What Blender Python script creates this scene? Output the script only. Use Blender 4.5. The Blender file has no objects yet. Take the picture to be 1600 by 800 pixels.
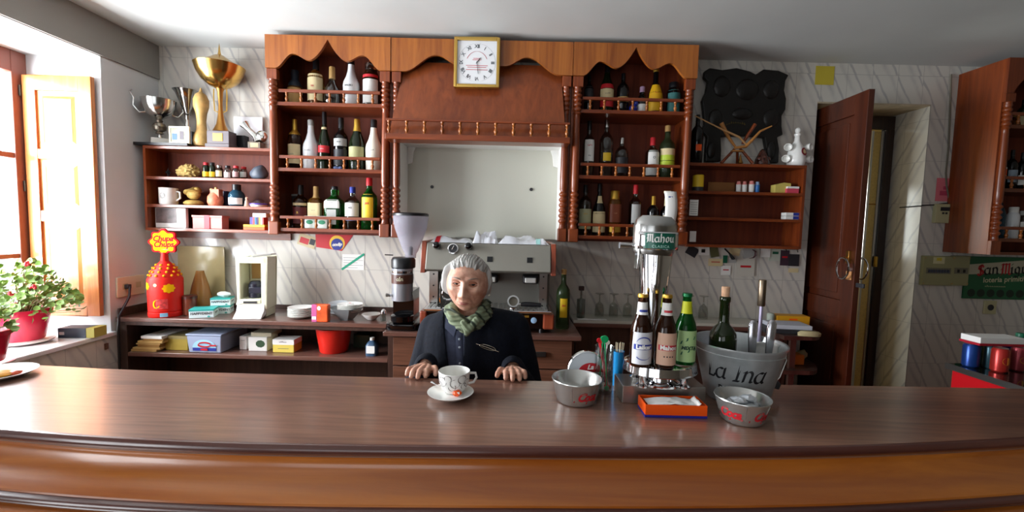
import bpy, bmesh, math, random
from mathutils import Vector, Matrix, noise
random.seed(7)
PI = math.pi
SC = bpy.context.scene
COL = SC.collection
# ------------------------------------------------------------------ camera
FPX, PITCH, ROLL, EYE = 673.0, math.radians(4.0), math.radians(1.45), Vector((0, 0, 1.6))
cd = bpy.data.cameras.new('camera'); cam = bpy.data.objects.new('camera', cd); COL.objects.link(cam)
cd.sensor_width = 36; cd.lens = 36 * FPX / 1600; cd.clip_start = .02
CM = Matrix.Rotation(PI / 2 - PITCH, 3, 'X') @ Matrix.Rotation(ROLL, 3, 'Z')
cam.matrix_world = Matrix.Translation(EYE) @ CM.to_4x4()
SC.camera = cam
SC.view_settings.view_transform = 'Standard'; SC.view_settings.look = 'None'
SC.view_settings.gamma = 1; SC.view_settings.use_curve_mapping = False
SC.view_settings.exposure = -.22
SC.cycles.max_bounces = 9; SC.cycles.diffuse_bounces = 4; SC.cycles.glossy_bounces = 4
SC.cycles.transmission_bounces = 8; SC.cycles.transparent_max_bounces = 10
SC.cycles.caustics_reflective = False; SC.cycles.caustics_refractive = False
SC.cycles.sample_clamp_indirect = 4; SC.cycles.use_denoising = True
# ------------------------------------------------------------------ world, daylight and added fill
w = bpy.data.worlds.new('sky'); SC.world = w; w.use_nodes = True
bg = w.node_tree.nodes['Background']; bg.inputs[0].default_value = (.86, .93, 1, 1); bg.inputs[1].default_value = 1.6
def area(name, loc, rot, sx, sy, power, col=(1, 1, 1), spread=180):
    l = bpy.data.lights.new(name, 'AREA'); l.shape = 'RECTANGLE'; l.size = sx; l.size_y = sy
    l.energy = power; l.color = col; l.spread = math.radians(spread)
    o = bpy.data.objects.new(name, l); COL.objects.link(o); o.location = loc; o.rotation_euler = rot; return o
area('daylight_window', (-3.75, 1.95, 1.95), (0, -PI / 2, 0), 2.2, 2.1, 680, (.90, .95, 1))
area('daylight_second_window', (-3.35, -1.5, 1.2), (0, -PI / 2, 0), 2.0, 1.9, 105, (.95, .97, 1))
area('fill_behind_camera', (-1.3, -3.6, 1.45), (PI / 2, 0, 0), 2.4, 2.2, 14, (1, .97, .93))  # soft fill light added behind the camera, not a known door
area('daylight_corridor', (1.85, 5.15, 1.75), (-PI / 2, 0, 0), .6, .8, 26, (.93, 1, .97))

def ray(x, y): return CM @ Vector(((x - 800) / FPX, -(y - 400) / FPX, -1))
def atY(x, y, Y): d = ray(x, y); return EYE + d * (Y / d.y)
def atZ(x, y, Z): d = ray(x, y); return EYE + d * ((Z - EYE.z) / d.z)
def atX(x, y, X): d = ray(x, y); return EYE + d * (X / d.x)
def proj(p): c = CM.transposed() @ (Vector(p) - EYE); return 800 + FPX * c.x / -c.z, 400 - FPX * c.y / -c.z
def Xof(px, Y, z):
    X = (px - 800) / FPX * Y
    for _ in range(4): X += (px - proj((X, Y, z))[0]) / FPX * Y
    return X
def Zof(x, y, Y): return atY(x, y, Y).z
# ------------------------------------------------------------------ materials
MATS = {}
def srgb(c):
    if isinstance(c, str): c = [int(c[i:i + 2], 16) / 255 for i in (0, 2, 4)]
    return tuple((v / 12.92 if v <= .04045 else ((v + .055) / 1.055) ** 2.4) for v in c) + (1,)
def mat(name, col, rough=.5, metal=0, trans=0, ior=1.45, coat=0, emit=None, alpha=1, noise_amt=0, noise_scale=20, bump=0, spec=.5):
    if name in MATS: return MATS[name]
    m = bpy.data.materials.new(name); m.use_nodes = True; MATS[name] = m
    nt = m.node_tree; b = nt.nodes['Principled BSDF']
    b.inputs['Base Color'].default_value = srgb(col); b.inputs['Specular IOR Level'].default_value = spec; b.inputs['Roughness'].default_value = rough
    b.inputs['Metallic'].default_value = metal; b.inputs['IOR'].default_value = ior
    b.inputs['Transmission Weight'].default_value = trans; b.inputs['Coat Weight'].default_value = coat
    b.inputs['Alpha'].default_value = alpha
    if emit: b.inputs['Emission Color'].default_value = srgb(col); b.inputs['Emission Strength'].default_value = emit
    if noise_amt or bump:
        tc = nt.nodes.new('ShaderNodeTexCoord'); n = nt.nodes.new('ShaderNodeTexNoise')
        n.inputs['Scale'].default_value = noise_scale; n.inputs['Detail'].default_value = 5
        nt.links.new(tc.outputs['Object'], n.inputs['Vector'])
        if noise_amt:
            r = nt.nodes.new('ShaderNodeValToRGB'); c = srgb(col)
            r.color_ramp.elements[0].position = .3; r.color_ramp.elements[1].position = .7
            r.color_ramp.elements[0].color = tuple(v * (1 - noise_amt) for v in c[:3]) + (1,)
            r.color_ramp.elements[1].color = tuple(min(1, v * (1 + noise_amt)) for v in c[:3]) + (1,)
            nt.links.new(n.outputs['Fac'], r.inputs[0]); nt.links.new(r.outputs[0], b.inputs['Base Color'])
        if bump:
            bp = nt.nodes.new('ShaderNodeBump'); bp.inputs['Strength'].default_value = bump; bp.inputs['Distance'].default_value = .01
            nt.links.new(n.outputs['Fac'], bp.inputs['Height']); nt.links.new(bp.outputs[0], b.inputs['Normal'])
    return m
def wood(name, dark, light, rough=.3, grain='Z', scale=1.0, coat=.3, wave=.0, figure=0):
    m = mat(name, dark, rough, coat=coat)
    nt = m.node_tree; N = nt.nodes; L = nt.links; b = N['Principled BSDF']
    b.inputs['Coat Roughness'].default_value = .15
    tc = N.new('ShaderNodeTexCoord'); mp = N.new('ShaderNodeMapping')
    s = {'Z': (22, 22, 1.2), 'X': (1.2, 22, 22), 'Y': (22, 1.2, 22), 'W': (22, 1.5, 1.5)}[grain]
    mp.inputs['Scale'].default_value = [v * scale for v in s]
    L.new(tc.outputs['Object'], mp.inputs[0])
    n = N.new('ShaderNodeTexNoise'); n.inputs['Scale'].default_value = 1; n.inputs['Detail'].default_value = 8; n.inputs['Roughness'].default_value = .6
    n.inputs['Distortion'].default_value = 1.2 + figure
    L.new(mp.outputs[0], n.inputs['Vector'])
    n2 = N.new('ShaderNodeTexNoise'); n2.inputs['Scale'].default_value = .25; n2.inputs['Detail'].default_value = 3; L.new(mp.outputs[0], n2.inputs['Vector'])
    mx = N.new('ShaderNodeMath'); mx.operation = 'MULTIPLY_ADD'; mx.inputs[1].default_value = .6
    L.new(n.outputs['Fac'], mx.inputs[0]); m2 = N.new('ShaderNodeMath'); m2.operation = 'MULTIPLY'; m2.inputs[1].default_value = .4
    L.new(n2.outputs['Fac'], m2.inputs[0]); L.new(m2.outputs[0], mx.inputs[2])
    r = N.new('ShaderNodeValToRGB'); r.color_ramp.elements[0].position = .36; r.color_ramp.elements[1].position = .64
    r.color_ramp.elements[0].color = srgb(dark); r.color_ramp.elements[1].color = srgb(light)
    L.new(mx.outputs[0], r.inputs[0]); L.new(r.outputs[0], b.inputs['Base Color'])
    bp = N.new('ShaderNodeBump'); bp.inputs['Strength'].default_value = .06; bp.inputs['Distance'].default_value = .004
    L.new(n.outputs['Fac'], bp.inputs['Height']); L.new(bp.outputs[0], b.inputs['Normal'])
    return m
def tilemat(name, axis, u0, v0, tw=.1965, th=.33, base='CFCBC2', vein='85828a', joint='A5A29c'):
    m = mat(name, base, .16); nt = m.node_tree; N = nt.nodes; L = nt.links; b = N['Principled BSDF']
    g = N.new('ShaderNodeNewGeometry'); sp = N.new('ShaderNodeSeparateXYZ'); L.new(g.outputs['Position'], sp.inputs[0])
    def M(op, a, bb=None, c=None):
        n = N.new('ShaderNodeMath'); n.operation = op
        for i, v in enumerate((a, bb, c)):
            if v is None: continue
            if isinstance(v, (int, float)): n.inputs[i].default_value = v
            else: L.new(v, n.inputs[i])
        return n.outputs[0]
    U = M('DIVIDE', M('SUBTRACT', sp.outputs[axis], u0), tw); V = M('DIVIDE', M('SUBTRACT', sp.outputs[2], v0), th)
    fu = M('FRACT', U); fv = M('FRACT', V)
    eu = M('MULTIPLY', M('MINIMUM', fu, M('SUBTRACT', 1, fu)), tw); ev = M('MULTIPLY', M('MINIMUM', fv, M('SUBTRACT', 1, fv)), th)
    jt = M('LESS_THAN', M('MINIMUM', eu, ev), .0016)
    cell = N.new('ShaderNodeCombineXYZ'); L.new(M('FLOOR', U), cell.inputs[0]); L.new(M('FLOOR', V), cell.inputs[1])
    wn = N.new('ShaderNodeTexWhiteNoise'); wn.noise_dimensions = '2D'; L.new(cell.outputs[0], wn.inputs[0])
    tx = N.new('ShaderNodeCombineXYZ'); L.new(U, tx.inputs[0]); L.new(V, tx.inputs[1]); L.new(M('MULTIPLY', wn.outputs[0], 1.0), tx.inputs[2])
    ns = N.new('ShaderNodeTexNoise'); ns.inputs['Scale'].default_value = 1.7; ns.inputs['Detail'].default_value = 4; L.new(tx.outputs[0], ns.inputs['Vector'])
    # veins fall from upper left to lower right, about two per tile
    d = M('ADD', M('ADD', M('MULTIPLY', U, 1.15), M('MULTIPLY', V, 1.0)), M('MULTIPLY', M('SUBTRACT', ns.outputs['Fac'], .5), .26))
    d = M('ADD', d, M('MULTIPLY', wn.outputs[0], .12))
    fr = M('ABSOLUTE', M('SUBTRACT', M('FRACT', M('MULTIPLY', d, 1.0)), .5))
    v1 = M('SUBTRACT', 1, M('MINIMUM', M('DIVIDE', fr, .075), 1))
    fr2 = M('ABSOLUTE', M('SUBTRACT', M('FRACT', M('MULTIPLY_ADD', d, 1.0, .37)), .5))
    v2 = M('MULTIPLY', M('SUBTRACT', 1, M('MINIMUM', M('DIVIDE', fr2, .16), 1)), .35)
    n3 = N.new('ShaderNodeTexNoise'); n3.inputs['Scale'].default_value = 2.2; L.new(tx.outputs[0], n3.inputs['Vector'])
    vv = M('MULTIPLY', M('MAXIMUM', v1, v2), M('MULTIPLY_ADD', n3.outputs['Fac'], 2.2, -.35))
    vv = M('MINIMUM', M('MAXIMUM', vv, 0), .48)
    mx = N.new('ShaderNodeMix'); mx.data_type = 'RGBA'; mx.inputs[6].default_value = srgb(base); mx.inputs[7].default_value = srgb(vein); L.new(vv, mx.inputs[0])
    mj = N.new('ShaderNodeMix'); mj.data_type = 'RGBA'; mj.inputs[7].default_value = srgb(joint); L.new(mx.outputs[2], mj.inputs[6]); L.new(jt, mj.inputs[0])
    L.new(mj.outputs[2], b.inputs['Base Color'])
    L.new(M('MULTIPLY_ADD', jt, .5, .14), b.inputs['Roughness'])
    bp = N.new('ShaderNodeBump'); bp.inputs['Strength'].default_value = .5; bp.inputs['Distance'].default_value = .002
    L.new(M('SUBTRACT', 1, jt), bp.inputs['Height']); L.new(bp.outputs[0], b.inputs['Normal'])
    return m
WR = wood('varnished_red_wood', '58200b', '883f17', .34)
WRX = wood('varnished_red_wood_across', '58200b', '883f17', .34, 'X')
WRD = wood('red_wood_inside', '581f0e', '7c351a', .6, coat=0)
WRDX = wood('red_wood_inside_across', '5a2a16', '7d4020', .4, 'X')
WV = wood('valance_wood', '7c3e15', 'aa6428', .3)
WT = wood('worktop_brown_wood', '4a3029', '6b4a40', .28, 'X')
WTD = wood('dark_cabinet_wood', '2c1c17', '4a332b', .4, 'Z')
WDR = wood('drawer_wood', '4f2f22', '714a38', .4, 'X', figure=2)
WBT = wood('bar_top_wood', '61443c', '8f6a56', .32, 'X', .8, coat=1, figure=2.5); WBT.node_tree.nodes['Principled BSDF'].inputs['Coat Roughness'].default_value = .17; WNO = wood('nosing_dark_wood', '3c1c18', '5a2c20', .3, 'X', .6, coat=.7)
WBF = wood('bar_front_wood', '8c4412', 'c27428', .3, 'X', .6, coat=.8)
WDO = wood('door_wood', '34130a', '50220f', .35)
WSH = wood('shutter_wood', 'a05522', 'cf8448', .35)
white = mat('white_paint', 'E6E5E1', .6); cream = mat('cream_plastic', 'DEDCC0', .4); creamdk = mat('cream_plastic_aged', 'B8B48C', .45)
black = mat('black_plastic', '101014', .35); blackg = mat('black_gloss', '08080a', .12); dgrey = mat('dark_grey', '2a2a2e', .5)
steel = mat('brushed_steel', 'B9B8B4', .28, 1); chrome = mat('chrome', 'E4E4E6', .06, 1); silver = mat('silver_cup', 'C9C9C6', .18, 1)
gold = mat('gold_cup', 'C9A25A', .2, 1); goldf = mat('gold_frame', 'D9B25F', .3, 1); brass = mat('aged_brass', 'A7793E', .35, 1)
galv = mat('galvanised', 'B4B9BA', .34, .55, noise_amt=.12, noise_scale=30); tin = mat('bright_tin', 'CFCFCC', .24, .85)
paper = mat('paper_white', 'E9E8E4', .7); porc = mat('porcelain', 'EFEFEB', .15, coat=.4)
red = mat('red_plastic', 'C81A1E', .3); redd = mat('red_print', 'C0202A', .5); redp = mat('red_box', 'D8271C', .35)
orange = mat('orange_card', 'F0560A', .5); yellow = mat('yellow_card', 'E3BE2A', .5); blue = mat('blue_print', '26358F', .5)
green = mat('green_print', '0F5A40', .45); greenl = mat('lime_print', 'B6CC38', .5); pink = mat('pink_card', 'E08A84', .6); pinks = mat('pink_note', 'D97480', .6)
tan = mat('tan_card', 'B08A52', .65); ctan = mat('cream_label', 'D9C79A', .6); noteY = mat('yellow_note', 'C9B63C', .7)
def thinglass(name, tint, k=.05):
    m = bpy.data.materials.new(name); m.use_nodes = True; MATS[name] = m; nt = m.node_tree; N = nt.nodes; L = nt.links; N.remove(N['Principled BSDF'])
    tr = N.new('ShaderNodeBsdfTransparent'); tr.inputs[0].default_value = srgb(tint); gl = N.new('ShaderNodeBsdfGlossy'); gl.inputs['Roughness'].default_value = .04
    fr = N.new('ShaderNodeLayerWeight'); fr.inputs['Blend'].default_value = .22; ad = N.new('ShaderNodeMath'); ad.operation = 'MULTIPLY_ADD'; ad.inputs[1].default_value = .75; ad.inputs[2].default_value = k; ad.use_clamp = True
    mx = N.new('ShaderNodeMixShader'); L.new(fr.outputs['Facing'], ad.inputs[0]); L.new(ad.outputs[0], mx.inputs[0]); L.new(tr.outputs[0], mx.inputs[1]); L.new(gl.outputs[0], mx.inputs[2]); L.new(mx.outputs[0], N['Material Output'].inputs[0]); return m
glass = thinglass('clear_glass', 'F3F6F5'); thinglass('tumbler', 'EEF2F2', .06); thinglass('thin_glass', 'E2E4E0', .05)
gclear = thinglass('bottle_clear', 'C2C8C4', .05); ggreen = mat('bottle_green', '1F8A2E', .05, trans=.9, ior=1.3)
gdgreen = mat('bottle_dark_green', '1c2a14', .06, trans=.5, ior=1.4); golive = mat('bottle_olive', '6d8a5a', .05, trans=.9, ior=1.3)
gbrown = mat('bottle_brown', '3a1c0c', .06, trans=.6, ior=1.4); gamber = mat('bottle_amber', 'b87428', .06, trans=.85, ior=1.3)
gblack = mat('bottle_black', '0b090a', .08); gwhite = mat('bottle_white', 'E2E4E6', .25); gblue = mat('bottle_blue', '4a8bb0', .06, trans=.8, ior=1.3)
gold_c = mat('gold_foil', 'C9A040', .35, .7); lgrey = mat('light_grey', 'A9A9A6', .5)
# ------------------------------------------------------------------ mesh helpers
class MB:
    def __init__(s): s.v = []; s.f = []
    def add(s, vs, fs):
        k = len(s.v); s.v += [Vector(p) for p in vs]; s.f += [tuple(i + k for i in f) for f in fs]; return s
    def box(s, x0, x1, y0, y1, z0, z1):
        v = [(x, y, z) for z in (z0, z1) for y in (y0, y1) for x in (x0, x1)]
        return s.add(v, [(0, 2, 3, 1), (4, 5, 7, 6), (0, 1, 5, 4), (2, 6, 7, 3), (0, 4, 6, 2), (1, 3, 7, 5)])
    def obox(s, c, sx, sy, sz, rz=0, rx=0, ry=0):
        R = Matrix.Rotation(rz, 3, 'Z') @ Matrix.Rotation(ry, 3, 'Y') @ Matrix.Rotation(rx, 3, 'X'); c = Vector(c)
        v = [c + R @ Vector((x * sx / 2, y * sy / 2, z * sz / 2)) for z in (-1, 1) for y in (-1, 1) for x in (-1, 1)]
        return s.add(v, [(0, 2, 3, 1), (4, 5, 7, 6), (0, 1, 5, 4), (2, 6, 7, 3), (0, 4, 6, 2), (1, 3, 7, 5)])
    def prism(s, poly, y0, y1, axis='Y'):
        n = len(poly)
        def P(u, v, t): return (u, t, v) if axis == 'Y' else ((t, u, v) if axis == 'X' else (u, v, t))
        v = [P(a, b, y0) for a, b in poly] + [P(a, b, y1) for a, b in poly]
        f = [tuple(range(n)), tuple(range(2 * n - 1, n - 1, -1))] + [(i, (i + 1) % n, n + (i + 1) % n, n + i) for i in range(n)]
        return s.add(v, f)
    def lathe(s, prof, c=(0, 0, 0), seg=24, sq=0, M=None, cap=True, sx=1, sy=1):
        c = Vector(c); vs = []; fs = []
        for r, z in prof:
            for i in range(seg):
                a = 2 * PI * i / seg; x, y = math.cos(a), math.sin(a)
                if sq:
                    k = (abs(x) ** sq + abs(y) ** sq) ** (1 / sq); x, y = x / k, y / k
                p = Vector((x * r * sx, y * r * sy, z)); vs.append(c + (M @ p if M else p))
        for j in range(len(prof) - 1):
            for i in range(seg):
                a, b = j * seg + i, j * seg + (i + 1) % seg; fs.append((a, b, b + seg, a + seg))
        if cap:
            if prof[0][0] > 1e-5: fs.append(tuple(range(seg - 1, -1, -1)))
            if prof[-1][0] > 1e-5: k = (len(prof) - 1) * seg; fs.append(tuple(range(k, k + seg)))
        return s.add(vs, fs)
    def tube(s, pts, r, seg=10, flat=1, closed=False):
        pts = [Vector(p) for p in pts]; n = len(pts); rr = r if isinstance(r, (list, tuple)) else [r] * n
        vs = []; fs = []; up = Vector((0, 0, 1)); prev = None
        for i, p in enumerate(pts):
            if closed: t = pts[(i + 1) % n] - pts[i - 1]
            else: t = pts[min(i + 1, n - 1)] - pts[max(i - 1, 0)]
            t = t.normalized() if t.length > 1e-9 else Vector((0, 0, 1))
            if prev is None:
                a = up if abs(t.dot(up)) < .9 else Vector((0, 1, 0)); u = t.cross(a).normalized()
            else: u = (prev - t * prev.dot(t)).normalized()
            prev = u; q = t.cross(u)
            for k in range(seg):
                a = 2 * PI * k / seg; vs.append(p + u * math.cos(a) * rr[i] + q * math.sin(a) * rr[i] * flat)
        for j in range(n if closed else n - 1):
            j2 = (j + 1) % n
            for k in range(seg):
                fs.append((j * seg + k, j * seg + (k + 1) % seg, j2 * seg + (k + 1) % seg, j2 * seg + k))
        if not closed: fs += [tuple(range(seg - 1, -1, -1)), tuple(range((n - 1) * seg, n * seg))]
        return s.add(vs, fs)
    def ball(s, c, rx, ry=None, rz=None, seg=16, rings=10, M=None, fn=None):
        ry = ry or rx; rz = rz or rx; c = Vector(c); vs = []; fs = []
        for j in range(rings + 1):
            ph = PI * j / rings
            for i in range(seg):
                a = 2 * PI * i / seg; p = Vector((rx * math.sin(ph) * math.cos(a), ry * math.sin(ph) * math.sin(a), rz * math.cos(ph)))
                if fn: p = fn(p)
                vs.append(c + (M @ p if M else p))
        for j in range(rings):
            for i in range(seg):
                a, b = j * seg + i, j * seg + (i + 1) % seg; fs.append((a, a + seg, b + seg, b))
        return s.add(vs, fs)
    def patch(s, fn, nu, nv, thick=None):
        vs = [fn(i / nu, j / nv) for j in range(nv + 1) for i in range(nu + 1)]
        fs = [(j * (nu + 1) + i, j * (nu + 1) + i + 1, (j + 1) * (nu + 1) + i + 1, (j + 1) * (nu + 1) + i) for j in range(nv) for i in range(nu)]
        return s.add(vs, fs)
    def build(s, name, m, parent=None, world=False, smooth=True, bevel=0, ang=35, solid=0, sub=0, fixn=True):
        off = Vector((0, 0, 0))
        if world and parent is not None:
            p = parent
            while p is not None: off += Vector(p.location); p = p.parent
        me = bpy.data.meshes.new(name); me.from_pydata([tuple(p - off) for p in s.v], [], s.f)
        bm = bmesh.new(); bm.from_mesh(me)
        bmesh.ops.remove_doubles(bm, verts=bm.verts, dist=1e-6)
        if fixn: bmesh.ops.recalc_face_normals(bm, faces=bm.faces)
        if smooth:
            for f in bm.faces: f.smooth = True
            lim = math.radians(ang)
            for e in bm.edges:
                if len(e.link_faces) == 2 and e.calc_face_angle(0) > lim: e.smooth = False
        bm.to_mesh(me); bm.free()
        ob = bpy.data.objects.new(name, me); COL.objects.link(ob)
        if m: me.materials.append(m)
        if parent is not None: ob.parent = parent
        if solid: md = ob.modifiers.new('solid', 'SOLIDIFY'); md.thickness = solid; md.offset = 0
        if bevel: md = ob.modifiers.new('bevel', 'BEVEL'); md.width = bevel; md.segments = 2; md.limit_method = 'ANGLE'; md.angle_limit = math.radians(40)
        if sub: md = ob.modifiers.new('sub', 'SUBSURF'); md.levels = md.render_levels = sub
        return ob
def tag(o, label, cat, group=None):
    o['label'] = label; o['category'] = cat
    if group: o['group'] = group
    return o
def thing(name, label, cat, loc, group=None, rz=0):
    o = bpy.data.objects.new(name, None); COL.objects.link(o); o.location = loc; o.rotation_euler = (0, 0, rz); o.empty_display_size = .05
    return tag(o, label, cat, group)
def struct(o): o['kind'] = 'structure'; return o
def text2d(body, size=1, bold=0, shear=0, align='CENTER', spacing=1):
    c = bpy.data.curves.new('t', 'FONT'); c.body = body; c.size = size; c.offset = bold; c.shear = shear; c.align_x = align; c.align_y = 'CENTER'
    c.space_character = spacing; c.resolution_u = 3
    o = bpy.data.objects.new('t', c); me = bpy.data.meshes.new_from_object(o)
    V = [(v.co.x, v.co.y) for v in me.vertices]; F = [tuple(p.vertices) for p in me.polygons]
    bpy.data.objects.remove(o); bpy.data.curves.remove(c); bpy.data.meshes.remove(me); return V, F
def nib(strokes, wdt, ang, scale=1):
    V = []; F = []; n = (math.cos(ang) * wdt / 2, math.sin(ang) * wdt / 2); t = (-n[1] * .22, n[0] * .22)
    for st in strokes:
        for (a, b) in zip(st, st[1:]):
            cs = []
            for p in (a, b):
                for s1 in (-1, 1):
                    for s2 in (-1, 1): cs.append((p[0] + n[0] * s1 + t[0] * s2, p[1] + n[1] * s1 + t[1] * s2))
            # hull
            pts = sorted(set(cs))
            def cr(o, a, b): return (a[0] - o[0]) * (b[1] - o[1]) - (a[1] - o[1]) * (b[0] - o[0])
            lo = []; up = []
            for p in pts:
                while len(lo) >= 2 and cr(lo[-2], lo[-1], p) <= 0: lo.pop()
                lo.append(p)
            for p in reversed(pts):
                while len(up) >= 2 and cr(up[-2], up[-1], p) <= 0: up.pop()
                up.append(p)
            h = lo[:-1] + up[:-1]; k = len(V); V += h; F.append(tuple(range(k, k + len(h))))
    return V, F
def scribble(n, size):
    rs = random.Random(n * 7 + int(size * 1e4)); st = []; x = -n * size * .28
    for i in range(n):
        h = size * rs.choice((.35, .35, .6)); st.append([(x, -size * .15), (x + size * .12, h - size * .15), (x + size * .24, -size * .12), (x + size * .36, h * .6 - size * .15)]); x += size * .56
    return nib(st, size * .12, .6)
def arc(cx, cy, rx, ry, a0, a1, n=8): return [(cx + rx * math.cos(math.radians(a0 + (a1 - a0) * i / n)), cy + ry * math.sin(math.radians(a0 + (a1 - a0) * i / n))) for i in range(n + 1)]
G = {  # pen strokes of letters, x-height 1
 'a': (.95, [arc(.38, .45, .33, .42, 60, 340, 12), [(.72, .9), (.7, .15), (.86, .05)]]),
 'I': (.6, [[(.3, 1.45), (.3, .05)], [(.08, 1.45), (.52, 1.45)], [(.08, .05), (.52, .05)]]),
 'n': (1.0, [[(.1, .82), (.22, .92), (.22, .05)], [(.22, .65)] + arc(.5, .6, .25, .32, 150, 0, 6) + [(.75, .1), (.9, .08)]]),
 'L': (.9, [[(.3, 1.45), (.3, .05), (.8, .05), (.85, .3)], [(.08, 1.45), (.52, 1.45)]]),
 'M': (1.5, [[(.12, 1.3), (.3, 1.4), (.3, .1), (.15, .0)], [(.3, 1.25), (.7, 1.4), (.7, .1)], [(.7, 1.25), (1.1, 1.4), (1.1, .12), (1.3, .0)], [(.1, .7), (.3, .8)]]),
 'h': (.95, [[(.2, 1.5), (.2, .05)], [(.2, .75), (.55, .95), (.72, .78), (.72, .15), (.6, -.1)]]),
 'o': (.95, [[(.2, .2), (.2, .75), (.48, .95), (.74, .75), (.74, .25), (.46, .05), (.2, .2)]]),
 'u': (1.0, [[(.1, .85), (.2, .92), (.2, .2), (.42, .05), (.72, .25)], [(.72, .92), (.72, .15), (.88, .05)]]),
 'S': (1.0, [[(.8, 1.1), (.6, 1.4), (.25, 1.3), (.2, .95), (.75, .6), (.78, .2), (.4, .02), (.1, .25)], [(.45, 1.4), (.5, .05)]]),
 'i': (.5, [[(.12, .85), (.24, .92), (.24, .12), (.38, .05)], [(.22, 1.25), (.3, 1.35)]]),
 'g': (.95, [[(.2, .25), (.2, .75), (.48, .95), (.72, .78), (.72, -.2), (.45, -.42), (.15, -.25)], [(.2, .25), (.45, .08), (.72, .28)]]),
 'e': (.85, [[(.66, .2), (.44, .05), (.2, .22), (.2, .75), (.46, .95), (.66, .72), (.22, .48)]]),
 'l': (.5, [[(.22, 1.5), (.22, .15), (.38, .05)]]), ' ': (.5, [])}
def pen(body, xh, wdt, ang, shear=0, blackletter=False):
    x = 0; V = []; F = []
    for ch in body:
        adv, st = G[ch]; v, f = nib([[(p[0] + x + p[1] * shear, p[1]) for p in s] for s in st], wdt, ang)
        k = len(V); V += v; F += [tuple(i + k for i in q) for q in f]; x += adv
    return [((a - x / 2) * xh, (b - .5) * xh) for a, b in V], F
def decal(name, VF, fn, m, parent, lift=.0006):
    b = MB(); b.add([fn(u, v) for u, v in VF[0]], VF[1]); o = b.build(name, m, parent, smooth=False, fixn=False); return o
def onplane(c, ux, uy, n, lift=.0008):
    c, ux, uy, n = map(Vector, (c, ux, uy, n)); return lambda u, v: c + ux * u + uy * v + n * lift
def oncyl(cx, cy, z, r, phi0=-PI / 2, lift=.0008, slope=0, M=None):
    def f(u, v):
        rr = r + lift + slope * v; a = phi0 + u / max(r, 1e-4); p = Vector((cx + rr * math.cos(a), cy + rr * math.sin(a), z + v)); return M @ p if M else p
    return f
def disc2d(r, n=28, cx=0, cy=0, sy=1): return [(cx + r * math.cos(2 * PI * i / n), cy + sy * r * math.sin(2 * PI * i / n)) for i in range(n)], [tuple(range(n))]
def rect2d(w, h, cx=0, cy=0, nx=8):
    V = []; F = []
    for i in range(nx + 1): u = cx - w / 2 + w * i / nx; V += [(u, cy - h / 2), (u, cy + h / 2)]
    for i in range(nx): F.append((2 * i, 2 * i + 2, 2 * i + 3, 2 * i + 1))
    return V, F
def pf(n): return ((0, -1, 0))
# ------------------------------------------------------------------ room shell
WLX, WBY, CZ = -2.8, 3.45, 2.925
TB = tilemat('marbled_tiles', 0, -1.5739, 1.218 - .325 * 4, .1977, .325)
TS = tilemat('marbled_tiles_reveal', 1, 3.45, 1.218 - .325 * 4, .2, .325)
plaster = mat('plaster_wall', 'D3D5D6', .75, noise_amt=.05, noise_scale=3); ceilm = mat('ceiling_paint', 'CBCDCA', .8, noise_amt=.04, noise_scale=2)
beamm = mat('beam_grey', '8E8B86', .8); marble = mat('sill_marble', 'E8E9EA', .12, noise_amt=.08, noise_scale=6)  # beam grey is darker than the wall plaster
floorm = mat('floor_tiles', '54463a', .4, noise_amt=.2, noise_scale=4); yel = mat('yellow_wall_tiles', 'D8B866', .35, noise_amt=.06, noise_scale=15)
struct(MB().box(-3.6, 4.8, -3.3, 5.2, -.1, 0).build('floor', floorm, smooth=False))
struct(MB().box(-3.6, 4.8, -3.3, 3.6, CZ, CZ + .1).build('ceiling', ceilm, smooth=False))
# back wall with the doorway
DX0, DX1, DZ = 2.36, 3.25, 2.63
b = MB(); b.box(WLX - .2, DX0, WBY, WBY + .33, 0, CZ); b.box(DX1, 4.7, WBY, WBY + .33, 0, CZ); b.box(DX0, DX1, WBY, WBY + .33, DZ, CZ)
struct(b.build('wall_back', TB, smooth=False))
# tiled reveals of the doorway, a little proud of the wall core
b = MB(); b.add([(DX1 - .006, WBY + .001, 0), (3.235, WBY + .33, 0), (3.235, WBY + .33, DZ), (DX1 - .006, WBY + .001, DZ), (DX1 + .02, WBY + .001, 0), (DX1 + .02, WBY + .33, 0), (DX1 + .02, WBY + .33, DZ), (DX1 + .02, WBY + .001, DZ)],
  [(0, 3, 2, 1), (4, 5, 6, 7), (0, 1, 5, 4), (2, 3, 7, 6), (0, 4, 7, 3), (1, 2, 6, 5)])
struct(b.build('trim_1', TS, smooth=False))
struct(MB().box(DX0, DX1, WBY + .002, WBY + .33, DZ - .012, DZ).build('trim_2', mat('soffit_plaster', 'B9AA90', .7, noise_amt=.2, noise_scale=12), smooth=False))
# door frame set deep in the opening
b = MB(); y0, y1 = 3.74, 3.80; b.box(DX0, DX0 + .07, y0, y1, 0, 2.5); b.box(3.165, 3.235, y0, y1, 0, 2.5); b.box(DX0, 3.235, y0 + .001, y1 - .001, 2.5, 2.61)
fr = struct(b.build('door_1_frame', wood('dark_frame_wood', '20120c', '3a2218', .4), smooth=False, bevel=.004))
# corridor beyond
b = MB(); b.box(1.2, 4.7, 5.3, 5.4, 0, CZ); b.box(1.1, 1.2, 3.78, 5.4, 0, CZ); b.box(3.62, 3.72, 3.78, 5.4, 0, CZ); struct(b.build('wall_corridor', yel, smooth=False))
struct(MB().box(1.1, 4.7, 3.6, 5.4, CZ, CZ + .1).build('ceiling_corridor', ceilm, smooth=False))
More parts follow.
